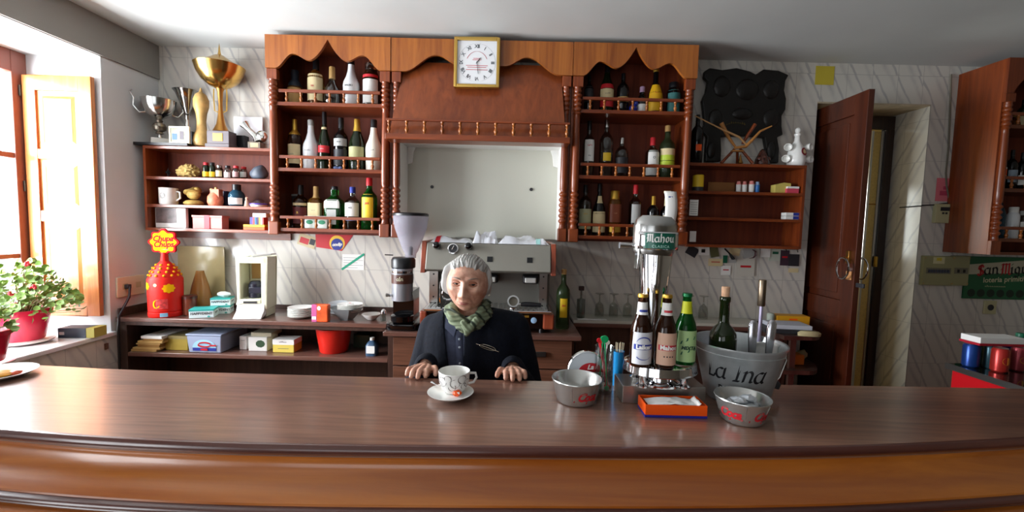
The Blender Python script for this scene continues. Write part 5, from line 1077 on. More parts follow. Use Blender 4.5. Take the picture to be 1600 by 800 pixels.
t = thing('sugar_packet', 'small white packet with red dot on the topmost saucer', 'packet', (U(547, 3.12, WZ), 3.12, WZ + .109)); MB().obox((0, 0, .006), .05, .03, .012, rz=.4).build('packet', wl, t, bevel=.003); decal('red_dot', disc2d(.008), onplane((0, 0, .0125), (1, 0, 0), (0, 1, 0), (0, 0, 1), .001), redd, t)
t = thing('white_bowl', 'small shallow white bowl beside the cruet', 'bowl', on(580, 3.14, WZ)); MB().lathe([(.03, 0), (.035, .004), (.062, .028), (.07, .042), (.066, .042), (.05, .02), (0, .008)], seg=28).build('bowl', porc, t)
t = thing('cruet', 'small clear cruet with chrome cap beside the grinder', 'cruet', on(599, 3.10, WZ)); MB().lathe([(.018, 0), (.02, .01), (.019, .055)], seg=16).build('jar', gclear, t); MB().lathe([(.02, .0555), (.018, .075), (.008, .085), (0, .086)], seg=16).build('cap', chrome, t)
# lower shelf
z1 = SHZ + .0005
PY = 3.11
for i in range(7):
    w_ = .185 - .005 * i + .02 * math.sin(i * 2.1); h_ = [.016, .014, .018, .012, .016, .014, .02][i]; zz = z1 + sum([.016, .014, .018, .012, .016, .014, .02][:i]) + i * .0006
    t = thing('envelope_bundle', ['bottom', 'second', 'third', 'fourth', 'fifth', 'sixth', 'top'][i] + ' bundle of the yellowed paper pile under the counter', 'paper bundle', (U(237, PY, .68) + .008 * (i % 3) + .01 * i, PY + .03, zz), 'yellowed paper bundles')
    t.rotation_euler = (0, 0, .05 * math.sin(i * 3)); MB().box(-w_ / 2, w_ / 2, -.10, .14, 0, h_).build('paper', paper if i == 6 else mat('manila' + str(i % 3), ['A8864e', 'B8965a', '96703a'][i % 3], .8), t, smooth=False, bevel=.002)
def sbox(name, label, x0, x1, y_top, y_bot_unused, h_, d_, Y, m, cat='box', group=None, rz=0, z=None, extras=()):
    xa, xb = U(x0, Y, .7), U(x1, Y, .7); t = thing(name, label, cat, ((xa + xb) / 2, Y, z if z is not None else z1), group); t.rotation_euler = (0, 0, rz)
    MB().box((xa - xb) / 2, (xb - xa) / 2, 0, d_, 0, h_).build('box', m, t, smooth=False, bevel=.003); return t, (xb - xa)
t, wd = sbox('yellow_carton', 'mustard yellow carton between the papers and plastic tub', 258, 293, 0, 0, .105, .2, 3.09, mat('mustard_card', 'A08A34', .6)); MB().box(-wd / 2 - .002, wd / 2 + .002, -.002, .2, .085, .107).build('lid', mat('mustard_lid', '8f8050', .6), t, smooth=False)
xa, xb = U(293, 3.05, .7), U(347, 3.05, .7)
t = thing('plastic_tub', 'translucent plastic tub with blue and red label under the counter', 'plastic box', ((xa + xb) / 2, 3.05, z1)); hw = (xb - xa) / 2
ptub = mat('tub_plastic', 'B8C4E0', .2, trans=.35, ior=1.1)
b = MB(); b.add([(-hw + .01, 0, 0), (hw - .01, 0, 0), (hw - .01, .30, 0), (-hw + .01, .30, 0), (-hw, -.01, .125), (hw, -.01, .125), (hw, .31, .125), (-hw, .31, .125)], [(3, 2, 1, 0), (4, 5, 6, 7), (0, 1, 5, 4), (1, 2, 6, 5), (2, 3, 7, 6), (3, 0, 4, 7)]); b.build('tub', ptub, t, smooth=False, bevel=.006)
MB().box(-hw - .004, hw + .004, -.014, .314, .126, .138).build('lid', ptub, t, smooth=False, bevel=.003)
fn = onplane((0, -.002, .012), (1, 0, 0), (0, -.08, 1), (0, -1, 0), .002)
decal('label_blue', rect2d(.17, .022, 0, .014, 4), fn, blue, t); decal('label_sky', ([(.085 * math.cos(a), .026 + .06 * math.sin(a)) for a in [PI * i / 16 for i in range(17)]], [tuple(range(17))]), fn, mat('sky_print', '9ac8e0', .4), t)
decal('red_loop', nib([arc(.005, .05, .045, .016, 20, 340, 20) + [(.085, .045)]], .012, .9), onplane((0, -.004, .012), (1, 0, 0), (0, -.08, 1), (0, -1, 0), .004), redd, t); decal('red_tab', rect2d(.05, .014, 0, .014, 2), onplane((0, -.004, .012), (1, 0, 0), (0, -.08, 1), (0, -1, 0), .004), redd, t)
t, wd = sbox('medicine_box', 'narrow white carton behind the end of the plastic tub', 374, 385, 0, 0, .10, .14, 3.15, wl); decal('lines', rect2d(wd * .6, .004, 0, 0, 1), onplane((0, 0, .07), (1, 0, 0), (0, 0, 1), (0, -1, 0), .001), lgrey, t)
t, wd = sbox('flower_box', 'white box printed with dark green leaves beside the narrow carton', 388, 417, 0, 0, .105, .15, 3.12, wl); decal('leaf_print', disc2d(.035, 9, .02, .0, .8), onplane((0, 0, .055), (1, 0, 0), (0, 0, 1), (0, -1, 0), .001), mat('dark_leaf', '2f4a30', .6), t)
t, wd = sbox('green_flat_box', 'flat cream box with green pattern lying on the leaf printed box', 392, 424, 0, 0, .03, .15, 3.13, mat('cream_card', 'B9B49a', .6), z=z1 + .1065)
t, wd = sbox('yellow_tea_box', 'yellow and white carton in the middle of the lower shelf', 426, 459, 0, 0, .095, .12, 3.10, mat('soft_yellow', 'D8C258', .5)); MB().box(-wd / 2 - .001, wd / 2 + .001, -.001, .12, .058, .096).build('white_top', wl, t, smooth=False); decal('script', scribble(5, .02), onplane((0, -.001, .077), (1, 0, 0), (0, 0, 1), (0, -1, 0), .001), inkc, t); decal('line', rect2d(.08, .003, 0, 0, 1), onplane((0, 0, .03), (1, 0, 0), (0, 0, 1), (0, -1, 0), .001), inkc, t)
t = thing('red_basin', 'red plastic basin on the lower shelf of the back counter', 'basin', (U(522, 3.18, .7), 3.18, z1)); MB().lathe([(.095, 0), (.10, .006), (.126, .172), (.13, .175), (.13, .182), (.122, .18), (.094, .01), (0, .008)], seg=40).build('basin', redp, t)
t, wd = sbox('green_packet', 'dark green packet in the shadow behind the red basin', 552, 578, 0, 0, .10, .1, 3.27, mat('deep_green', '1c3a2c', .5))
t = thing('detergent_bottle', 'small blue bottle with white label at the end of the lower shelf', 'bottle', (U(583, 3.12, .7), 3.10, z1)); MB().lathe([(.04, 0), (.042, .01), (.042, .075), (.03, .095), (.014, .11)], seg=24, sq=4).build('bottle', mat('steel_blue', '3a5470', .3), t); MB().lathe([(.016, .1105), (.016, .13), (0, .131)], seg=14).build('cap', wl, t); decal('label', rect2d(.06, .055, 0, 0, 1), onplane((0, -.042, .05), (1, 0, 0), (0, 0, 1), (0, -1, 0), .001), wl, t)
# green bottle etc to the right of the machine
bottle(880, 3.02, z0, H(0, 417, 511, 3.0, 0), .048, 'whisky', golive, tan, [(.20, .52, mat('scotch_yellow', 'D8B21c', .5), .55)], 'olive green whisky bottle with yellow label standing by the coffee machine', None, capf=.93, texts=[('J&B', .4, .018, redd)])
t = thing('oil_cruet', 'clear glass cruet with dark stopper behind the whisky bottle', 'cruet', on(907, 3.30, LZ)); MB().lathe([(.032, 0), (.033, .14), (.03, .145), (.008, .15), (.007, .21)], seg=20).build('cruet', gclear, t); MB().box(-.02, .02, -.015, .015, .2105, .245).build('stopper', mat('stopper_brown', '3a2a28', .5), t, bevel=.004)
for i, (px, lb) in enumerate(((936, 'stemmed glass turned upside down nearest the cruet'), (958, 'middle upside down stemmed glass on the pale ledge'), (980, 'upside down stemmed glass nearest the beer tap'), (1075, 'stemmed glass behind the green beer bottle'), (1098, 'stemmed glass behind the wine bottle'))):
    t = thing('wine_glass', lb, 'glass', on(px, 3.36, LZ), 'upside down wine glasses')
    MB().lathe([(.034, 0), (.036, .05), (.03, .095), (.008, .115), (.005, .125), (.005, .165), (.008, .172), (.035, .18), (.036, .183), (0, .184)], seg=24, cap=False).build('glass', mat('thin_glass', 'EEF2F0', .05, trans=1, ior=1.12), t)
t = thing('coaster_cloth', 'rumpled white cloth under the cruet on the pale ledge', 'cloth', (U(925, 3.22, LZ), 3.22, LZ)); MB().patch(lambda u, v: Vector(((u - .5) * .22, (v - .5) * .04, .003 + .006 * abs(noise.noise(Vector((u * 6, v * 3, 1)))))), 20, 6).build('cloth', paper, t, solid=.002)
# telephone books etc on round-ended shelf
t = thing('phone_book', 'thick pale book lying open on the rounded shelf by the door', 'book', on(1222, 3.10, WZ)); t.rotation_euler = (0, 0, -.1)
MB().box(-.16, .17, -.09, .1, 0, .03).build('cover', dgrey, t, smooth=False, bevel=.003); MB().box(-.10, .16, -.085, .09, .0305, .06).build('pages', mat('page_grey', 'B9BBC4', .7), t, smooth=False, bevel=.004)
MB().lathe([(.075, 0), (.078, .02), (.06, .032), (.0, .036)], (.12, -.12, 0), 20, sx=1.0, sy=.35).build('page_roll', mat('page_cream', 'B0A27a', .7), t)
t = thing('yellow_folder', 'orange yellow box lying behind the open book', 'box', on(1233, 3.28, WZ)); t.rotation_euler = (0, 0, -.08); MB().box(-.12, .12, -.05, .05, 0, .085).build('box', mat('amber_card', 'D99A1a', .5), t, smooth=False, bevel=.003); decal('mark', rect2d(.06, .012, 0, 0, 1), onplane((.0, -.05, .06), (1, 0, 0), (0, 0, 1), (0, -1, 0), .001), orange, t)
t = thing('white_jar', 'little white and green pot beside the yellow box', 'jar', on(1203, 3.26, WZ)); MB().lathe([(.025, 0), (.027, .09), (.02, .1)], seg=16).build('jar', mat('pot_white', 'A8B0A4', .4), t)
t = thing('orange_box', 'orange box on the lower tier of the rounded shelf', 'box', (U(1243, 3.12, .68), 3.12, .6405)); MB().box(-.05, .04, -.04, .04, 0, .075).build('box', mat('burnt_orange', 'C8701e', .5), t, bevel=.006); 
t = thing('paper_scrap', 'pale crumpled paper beside the orange box', 'paper', (U(1255, 3.22, .68), 3.24, .6405)); MB().ball((0, 0, .035), .045, .03, .035, 10, 7, fn=lambda p: p * (1 + .3 * noise.noise(p * 50))).build('paper', mat('scrap', 'A8A27a', .7), t, ang=10)

# ------------------------------------------------------------------ window side
SZ1 = SZ + .0005
def flowerpot(px, Y, r, h, label, name='flower_pot'):
    t = thing(name, label, 'potted plant', (U(px, Y, SZ + .1), Y, SZ1), 'potted geraniums')
    MB().lathe([(r * .8, 0), (r * 1.08, .012), (r * 1.12, .022), (r * 1.05, .022), (r * .78, .01)], seg=36).build('saucer', porc, t)
    MB().lathe([(r * .72, .0225), (r * .76, .03), (r * .98, h * .86), (r * 1.05, h * .87), (r * 1.08, h), (r * .98, h), (r * .9, h * .85), (0, h * .84)], seg=40).build('pot', mat('pot_crimson', 'B81a38', .25), t)
    MB().lathe([(r * .9, h * .86), (0, h * .9)], seg=20).build('soil', mat('soil', '2a1c14', .9), t); return t
def foliage(t, r, h, spread, n, seed, z0=.17):
    rd = random.Random(seed); b = MB(); st = MB(); fl = MB()
    for i in range(n):
        a = rd.uniform(0, 2 * PI); q = rd.random() ** .6; x, y = math.cos(a) * q * spread, math.sin(a) * q * spread * .8; z = z0 + h * (1 - q * q * .75) * rd.random() ** .55
        rr = rd.uniform(.010, .021); N = Vector((rd.uniform(-1, 1), rd.uniform(-1.4, .4), rd.uniform(.0, 1.2))).normalized(); u = N.orthogonal().normalized(); v = N.cross(u)
        c = Vector((x, y, z)); m = 9; k = len(b.v)
        b.add([c - N * rr * .3] + [c + (u * math.cos(2 * PI * j / m) + v * math.sin(2 * PI * j / m)) * rr * (1 + .12 * math.cos(j * 4)) for j in range(m)], [(0, 1 + j, 1 + (j + 1) % m) for j in range(m)])
        if i % 6 == 0: st.tube([(x * .15, y * .15, z0 - .02), (x * .5, y * .5, z0 + (z - z0) * .6), (x, y, z)], .0018, 5)
    t_ = b.build('foliage', mat('geranium_leaf', '6c8a3c', .5, noise_amt=.45, noise_scale=14), t, ang=80, fixn=False); st.build('stems', mat('stem_brown', '6a5a34', .6), t)
    for i in range(11):
        a = rd.uniform(0, 2 * PI); q = rd.uniform(.3, 1); p = Vector((math.cos(a) * q * spread, -abs(math.sin(a)) * q * spread * .8, z0 + h * rd.uniform(.25, .95))); f = MB()
        for j in range(6): f.ball(p + Vector((rd.uniform(-1, 1), rd.uniform(-1, 1), rd.uniform(-1, 1))) * .011, .008, seg=7, rings=5)
        f.build('blossom', mat('blossom_red', 'D0303c', .5), t)
pY = 2.66
t = flowerpot(37, pY, .125, .215, 'geranium in a crimson pot on the marble window sill'); foliage(t, .12, .36, .30, 620, 4)
t = flowerpot(-30, 2.22, .11, .19, 'second crimson flower pot cut by the picture edge'); foliage(t, .12, .25, .15, 160, 9)
a = U(121, 2.80, .84); t = thing('small_carton', 'dark blue and yellow carton lying on the marble sill', 'carton', (a, 2.84, SZ1)); t.rotation_euler = (0, 0, .1)
MB().box(-.115, .055, -.05, .05, 0, .065).build('carton', mat('navy_card', '2a3240', .35), t, smooth=False, bevel=.002); MB().box(.0552, .105, -.05, .05, 0, .065).build('yellow_end', mat('dull_yellow_card', 'A8A048', .5), t, smooth=False, bevel=.002); decal('barcode', rect2d(.03, .02), onplane((-.09, -.05, .03), (1, 0, 0), (0, 0, 1), (0, -1, 0), .001), lgrey, t)
p = atX(202, 445, WLX); t = thing('wall_socket', 'cream double wall socket beside the shutter wall', 'socket', (WLX, p.y, p.z - .08)); MB().box(0.001, .014, -.11, .12, 0, .145).build('plate', mat('socket_cream', 'D8D0B4', .4), t, bevel=.004)
for yy in (-.05, .06): MB().lathe([(.024, .0145), (.024, .017), (.02, .013)], (0, yy, .07), 16, M=Matrix.Rotation(PI / 2, 3, 'Y')).build('outlet', creamdk, t).location = (0, 0, 0)
for o in list(t.children):
    if o.name.startswith('outlet'):
        bpy.data.objects.remove(o)
for yy in (-.05, .06): MB().obox((.0155, yy, .075), .003, .042, .042).build('outlet', creamdk, t, bevel=.001)
MB().obox((.03, -.045, .075), .03, .03, .03).build('plug', dgrey, t, bevel=.004)
q = Vector((WLX, p.y, p.z)); t = thing('black_cable', 'black power cable hanging from the wall socket', 'cable', (WLX + .02, 2.98, 0))
MB().tube([q + Vector((.045, -.045, -.005)), q + Vector((.05, -.06, -.08)), Vector((WLX + .05, 2.985, q.z - .2)), Vector((WLX + .05, 2.975, q.z - .32)), Vector((WLX + .05, 2.975, q.z - .6)), Vector((WLX + .05, 2.975, .05))], .008, 8).build('cable', black, t, world=True)
p = atX(165, 541, WLX + .013); t = thing('hook', 'rusty little hook on the tiles below the sill', 'hook', p); MB().obox((.006, 0, 0), .012, .02, .04).tube([(.01, 0, 0), (.02, -.02, -.01)], .004, 6).build('hook', mat('rust', '5a3a2a', .7), t)

# ------------------------------------------------------------------ right side of the room
p = atY(1476, 334, YW); t = thing('thermostat', 'cream wall thermostat with dark display beside the far cabinet', 'thermostat', (p.x - .04, YW, p.z - .075))
MB().box(-.06, .06, -.03, 0, 0, .15).build('case', creamdk, t, smooth=False, bevel=.004); MB().box(-.025, .05, -.032, -.03, .095, .125).build('display', dgrey, t, smooth=False)
for x in (-.01, .015): MB().box(x, x + .015, -.033, -.03, .07, .085).build('button', dgrey, t, smooth=False)
t = thing('wall_cable', 'thin cable running across tiles to the thermostat', 'cable', atY(1470, 320, 3.44)); MB().tube([(3.225, 3.62, Zof(1395, 324, 3.62)), (3.228, 3.46, Zof(1436, 322, 3.46)), (3.236, 3.44, Zof(1438, 322, 3.44))] + [atY(x, y, 3.44) for x, y in ((1440, 321), (1462, 320), (1475, 318), (1490, 316))], .005, 6).build('cable', dgrey, t, world=True)
t = thing('grey_cable', 'grey cable hanging from the ceiling along the far cabinet', 'cable', atY(1484, 130, 3.43)); MB().tube([atY(x, y, 3.44) for x, y in ((1486, 116), (1484, 180), (1482, 230), (1478, 270), (1479, 290), (1484, 318))], .006, 6).build('cable', mat('cable_grey', '6a6456', .6), t, world=True)
for a_, b_, lb, xn in ((1438, 1483, 'larger yellowed fuse box with a row of breakers', 8), (1484, 1507, 'smaller yellowed fuse box next to the beer sign', 2)):
    p0 = atY(a_, 399, YW); p1 = atY(b_, 446, YW); t = thing('fuse_box', lb, 'fuse box', ((p0.x + p1.x) / 2, YW, p1.z), 'fuse boxes'); hw = (p1.x - p0.x) / 2 - .004; hh = p0.z - p1.z
    MB().box(-hw, hw, -.03, 0, 0, hh).build('cover', mat('fuse_yellow', '96936a', .3), t, smooth=False, bevel=.005)
    MB().box(-hw * .8, hw * .8, -.0315, -.03, hh * .40, hh * .60).build('window', mat('fuse_window', '6e6a58', .3), t, smooth=False)
    for i in range(xn): x = -hw * .7 + (i + .5) * hw * 1.4 / xn; MB().box(x - .007, x + .007, -.036, -.0316, hh * .44, hh * .54).build('breaker', black if xn == 2 else mat('breaker_grey', '3c4254', .4), t, smooth=False)
    for sx in (-1, 1):
        for sz in (.07, .93): MB().box(sx * hw * .9 - .004, sx * hw * .9 + .004, -.032, -.03, hh * sz - .004, hh * sz + .004).build('screw', tan, t, smooth=False)
    if xn == 8: MB().box(-.05, .04, -.0325, -.03, hh * .74, hh * .96).build('sticker', mat('sticker_cream', 'C9C49a', .5), t, smooth=False); MB().box(-.025, .015, -.034, -.0326, hh * .84, hh * .94).build('sticker_print', noteY, t, smooth=False)
# San Miguel sign
p0 = atY(1508, 400, YW); p1 = atY(1508, 466, YW); hh = p0.z - p1.z; L_ = .62
t = thing('beer_sign', 'green San Miguel lottery board under the far cabinet', 'sign', (p0.x + L_ / 2, YW, p1.z)); t.rotation_euler = (0, 0, 0)
gs = mat('sign_green', '1a5c38', .4); MB().box(-L_ / 2, L_ / 2, -.015, 0, 0, hh).build('board', gs, t, smooth=False, bevel=.003)
fn = onplane((0, -.015, 0), (1, 0, 0), (0, 0, 1), (0, -1, 0), .001); fn2 = onplane((0, -.015, 0), (1, 0, .06), (0, 0, 1), (0, -1, 0), .003)
decal('white_band', ([(-L_ / 2, hh * .57), (L_ / 2, hh * .66), (L_ / 2, hh * .98), (-L_ / 2, hh * .80)], [(0, 1, 2, 3)]), fn, mat('band_cream', 'B8B49a', .5), t)
v, f_ = pen('San', .062, .24, .6, blackletter=True); decal('lettering', ([(a - .19, b + hh * .67) for a, b in pen('S', .062, .24, .7)[0]], pen('S', .062, .24, .7)[1]), fn2, redd, t)
decal('lettering', ([(a - .105, b + hh * .69) for a, b in pen('an', .06, .24, .7)[0]], pen('an', .06, .24, .7)[1]), fn2, black, t)
decal('lettering', ([(a + .01, b + hh * .68) for a, b in pen('M', .062, .24, .7)[0]], pen('M', .062, .24, .7)[1]), fn2, redd, t)
decal('lettering', ([(a + .155, b + hh * .68) for a, b in pen('iguel', .06, .24, .7)[0]], pen('iguel', .06, .24, .7)[1]), fn2, black, t)
decal('lettering', ([(a + .02, b + hh * .47) for a, b in text2d('loteria primitiva', .058, .001)[0]], text2d('loteria primitiva', .058, .001)[1]), fn2, mat('sign_cream', 'C8C4a0', .5), t)
decal('lettering', ([(a - .06, b + hh * .30) for a, b in scribble(12, .025)[0]], scribble(12, .025)[1]), fn, mat('sign_cream', 'C8C4a0', .5), t)
for i in range(7): decal('number_disc', disc2d(.032, 16, -.25 + i * .078, hh * .14), fn, mat('sign_dark', '10281c', .4), t)
p = atY(1545, 480, YW); t = thing('wall_socket', 'white round socket below the green beer sign', 'socket', (p.x, YW, p.z - .055)); MB().box(-.05, .05, -.012, 0, 0, .11).build('plate', creamdk, t, smooth=False, bevel=.004); MB().lathe([(.024, 0), (.024, .004), (.018, .001)], (0, -.012, .055), 18, M=Matrix.Rotation(PI / 2, 3, 'X')).build('outlet', dgrey, t)
# red cooler with dark glass top
t = thing('red_cooler', 'red drinks cooler with dark glass top below the beer sign', 'cooler', (3.1, 2.3, 0)); RX = 2.545
MB().box(RX + .01, 3.6, 1.65, 2.44, 0, .84).build('body', mat('cooler_red', 'B8141c', .3), t, world=True, smooth=False, bevel=.008)
MB().box(RX - .005, 3.62, 1.63, 2.46, .841, .87).build('glass_top', mat('cooler_glass', '141c1c', .04, coat=.6), t, world=True, smooth=False, bevel=.003)
MB().box(RX - .012, RX - .0055, 1.63, 2.46, .839, .872).build('metal_edge', steel, t, world=True, smooth=False)
cz_ = .8705
def can(px, Y, m, label, w_=.033, h_=.13, acc=None, nm='drink_can'):
    t = thing(nm, label, 'can', (U(px, Y, cz_ + .06), Y, cz_), 'drink cans on the cooler'); MB().lathe([(w_ * .8, 0), (w_, .008), (w_, h_ - .012), (w_ * .85, h_ - .003), (w_ * .82, h_)], seg=22).build('body', m, t); MB().lathe([(w_ * .8, h_ + .0003), (w_ * .84, h_ + .002), (0, h_ + .0021)], seg=22).build('lid', steel, t)
    if acc: decal('print', disc2d(w_ * .6, 14), oncyl(0, 0, h_ * .5, w_), acc, t)
can(1517, 2.40, mat('can_blue', '1a3c80', .3, .5), 'blue drink can nearest the cooler corner', .037)
can(1533, 2.43, mat('can_green', '2c4a34', .3, .5), 'green drink can second along the cooler', .028, acc=mat('can_print', '8aa04a', .4)); can(1546, 2.38, mat('can_teal', '3c5a64', .3, .5), 'grey teal can squeezed between green and red ones', .028)
can(1562, 2.32, mat('can_red', 'A82a24', .3, .4), 'red can with orange print', .036, acc=mat('can_orange', 'D87a2a', .4)); can(1578, 2.42, mat('can_violet', '2c3684', .3, .4), 'violet blue can behind the red one', .034); can(1590, 2.345, mat('can_fruit', 'A8404a', .3, .4), 'red can with orange fruit near the picture edge', .030, acc=mat('can_orange2', 'D8902a', .4))
t = thing('sweet_box', 'flat white box with red base resting on the cans', 'box', (U(1561, 2.38, 1.02), 2.40, cz_ + .1325)); MB().box(-.14, .12, -.05, .06, 0, .012).build('base', mat('box_red', 'A81a2c', .4), t, smooth=False); MB().box(-.135, .118, -.048, .058, .0122, .045).build('lid', wl, t, smooth=False, bevel=.002)
bottle(1592, 2.44, cz_, .19, .026, 'jar', mat('green_pet', '1f7a34', .2), green, [], 'small green bottle behind the cans', None, capf=.85)
# ------------------------------------------------------------------ on the bar
BZ_ = TOPZ + .0005
def onbar(px, py): p = atZ(px, py, TOPZ); return Vector((p.x, p.y, BZ_))
t = thing('coffee_cup', 'white espresso cup with brown line drawing in front of the person', 'cup', onbar(707, 616) + Vector((.004, .0, .008)))
cupw = .044
MB().lathe([(.024, .0), (.026, .003), (.034, .012), (.0415, .03), (.0435, .058), (.0425, .0595), (.041, .058), (.039, .03), (.03, .014), (0, .010)], seg=36).build('cup', porc, t)
MB().lathe([(.0395, .032), (0, .0322)], seg=30, cap=False).build('coffee', mat('coffee_film', 'D8D2C4', .2), t)
MB().tube([(.040, .015, .048), (.057, .022, .046), (.060, .024, .033), (.052, .02, .02), (.038, .015, .018)], .0035, 8).build('handle', porc, t)
st_ = []
for cx_, cy_, r_, a0, a1 in ((-.05, .01, .012, 0, 300), (-.03, .002, .014, 60, 360), (-.012, .012, .01, -60, 200), (.008, .0, .013, 90, 380), (.028, .01, .012, 0, 260), (.045, -.002, .011, 40, 300), (-.04, -.008, .009, 0, 200), (.0, -.01, .010, 180, 400), (.034, -.009, .009, 0, 220)): st_.append(arc(cx_, cy_, r_, r_ * .9, a0, a1, 12))
decal('line_drawing', nib(st_, .0016, .6), lambda u, v: Vector(((.0425 + v * .06 + .0008) * math.cos(-PI / 2 + u / .043), (.0425 + v * .06 + .0008) * math.sin(-PI / 2 + u / .043), .036 + v)), mat('brown_ink', '4a3a3a', .5), t)
t = thing('saucer', 'white saucer under the espresso cup', 'saucer', onbar(704, 620)); MB().lathe([(.03, 0), (.032, .002), (.05, .006), (.062, .014), (.063, .0155), (.06, .0155), (.045, .0075), (0, .0065)], seg=44).build('dish', porc, t)
t = thing('sugar_sachet', 'orange wrapped biscuit on the edge of the saucer', 'sachet', onbar(714, 624) + Vector((0, .0, .010))); MB().ball((0, 0, .007), .012, .008, .008, 10, 7, fn=lambda p: p * (1 + .3 * noise.noise(p * 200))).build('wrapper', orange, t, ang=30); MB().obox((.004, -.006, .009), .006, .003, .005).build('white_mark', wl, t)
t = thing('teaspoon', 'small steel teaspoon resting on the rear of the saucer', 'teaspoon', onbar(680, 612) + Vector((0, 0, .017)))
MB().tube([(-.012, .012, .006), (0, 0, .004), (.014, -.004, .001), (.03, -.002, .0)], [.005, .0025, .0016, .0016], 8, flat=.4).build('spoon', chrome, t)
t = thing('tapas_plate', 'white plate of orange food at the window end of the bar', 'plate', onbar(-8, 589)); MB().lathe([(.055, 0), (.06, .003), (.078, .007), (.088, .014), (.085, .014), (.06, .007), (0, .007)], seg=44).build('plate', porc, t)
MB().ball((0.018, -.01, .012), .04, .028, .009, 16, 8, fn=lambda p: p * (1 + .3 * noise.noise(p * 50))).build('food', mat('food_orange', 'E09a2c', .4, noise_amt=.3, noise_scale=50), t)
MB().ball((.05, .006, .012), .018, .014, .006, 12, 6, fn=lambda p: p * (1 + .3 * noise.noise(p * 70))).build('sauce', mat('food_red', 'D0502c', .4), t)
# small pails
def pail(c, r0, r1, h, label, tilt, group='small tin pails', sx=1.0):
    t = thing('tin_pail', label, 'pail', c, group); 
    MB().lathe([(r0 * .96, 0), (r0, .002), (r0 * 1.02, .004), (r1, h - .003), (r1 * 1.03, h), (r1 * 1.02, h + .002), (r1 * .98, h), (r0 * .98, .006), (0, .005)], seg=48).build('pail', tin, t, ang=50)
    b = MB()
    for a in (-1.9, -.9): b.tube([((r0 + .0005) * math.cos(a), (r0 + .0005) * math.sin(a), .006), ((r1 + .0005) * math.cos(a), (r1 + .0005) * math.sin(a), h - .004)], .0006, 5)
    b.build('seam', steel, t)
    return t, r0, r1, h
t, r0, r1, h = pail(onbar(900, 625) + Vector((0, .0, 0)), .052, .066, .061, 'empty tin pail between the cup and the stirrer glass', 0)
def oncone(phi, z, r0, r1, h, lift=.0008): return lambda u, v: (lambda rr: Vector((rr * math.cos(phi + u / r1), rr * math.sin(phi + u / r1), z + v)))(r0 + (r1 - r0) * (z + v) / h + lift)
def cola(t, phi, r0, r1, h, s=1.0):
    v, f = text2d('Coca', .032 * s, .0014, shear=.35, spacing=.85); v2, f2 = nib([[(-.04 * s, -.012 * s), (.0, -.016 * s), (.035 * s, -.011 * s)]], .0045 * s, .8)
    decal('red_script', (v, f), oncone(phi, .028, r0, r1, h), redd, t); decal('red_swash', (v2, f2), oncone(phi, .028, r0, r1, h), redd, t)
cola(t, -PI / 2 + .35, r0, r1, h)
t, r0, r1, h = pail(onbar(1158, 655), .048, .064, .058, 'tin pail full of foil packets in front of the big bucket', 0)
cola(t, -PI / 2 + .45, r0, r1, h); cola(t, -PI / 2 - 1.0, r0, r1, h)
pc = Vector(t.location)
for i, (x, y, zz_) in enumerate(((-.03, 0, .036), (.01, -.015, .036), (.028, .015, .036), (-.005, .025, .036), (-.012, -.005, .050), (.018, .008, .052))):
    k_ = thing('foil_packet', ['flat foil packet nearest the orange box in the tin pail', 'front foil packet in the tin pail', 'foil packet by the far rim of the tin pail', 'rear foil packet in the tin pail', 'upper foil packet lying across the others', 'topmost white foil packet in the tin pail'][i], 'packet', pc + Vector((x, y, zz_)), 'foil packets in the pail')
    MB().ball((0, 0, 0), .021, .015, .008, 10, 6, fn=lambda p: p * (1 + .4 * noise.noise(p * 120 + Vector((i, 0, 0))))).build('foil', mat('foil_white', 'D9DEE4', .25, .4), k_, ang=15)
# orange napkin box
t = thing('napkin_box', 'flat open orange and blue box of napkins before the beer tap', 'box', onbar(1051, 647)); c0 = onbar(1008, 652); c1 = onbar(1100, 650); hw = (c1.x - c0.x) / 2; t.location = ((c0.x + c1.x) / 2, c0.y, BZ_); dd = .062
orc = mat('box_orange', 'F4570c', .4); bb_ = MB(); bb_.box(-hw, hw, 0, .002, .006, .032); bb_.box(-hw, hw, dd, dd + .002, .006, .032); bb_.box(-hw, -hw + .002, .002, dd, .006, .032); bb_.box(hw - .002, hw, .002, dd, .006, .032); bb_.build('tray', orc, t, smooth=False)
MB().box(-hw - .0006, hw + .0006, -.0006, dd + .0026, 0, .006).build('blue_base', mat('base_violet_blue', '2a2a96', .4), t, smooth=False)
nb = MB(); nb.patch(lambda u, v: Vector((-hw * .86 + u * hw * 1.7, .006 + v * (dd - .014), .026 + .006 * math.sin(PI * u) + .003 * noise.noise(Vector((u * 7, v * 4, 2))) + (.010 * max(0, (u - .93) / .07)))), 30, 8); nb.patch(lambda u, v: Vector((-hw * .86 + u * hw * 1.7, .006 + v * (dd - .014), .008)), 30, 8); nb.build('napkins', paper, t, solid=.0008)
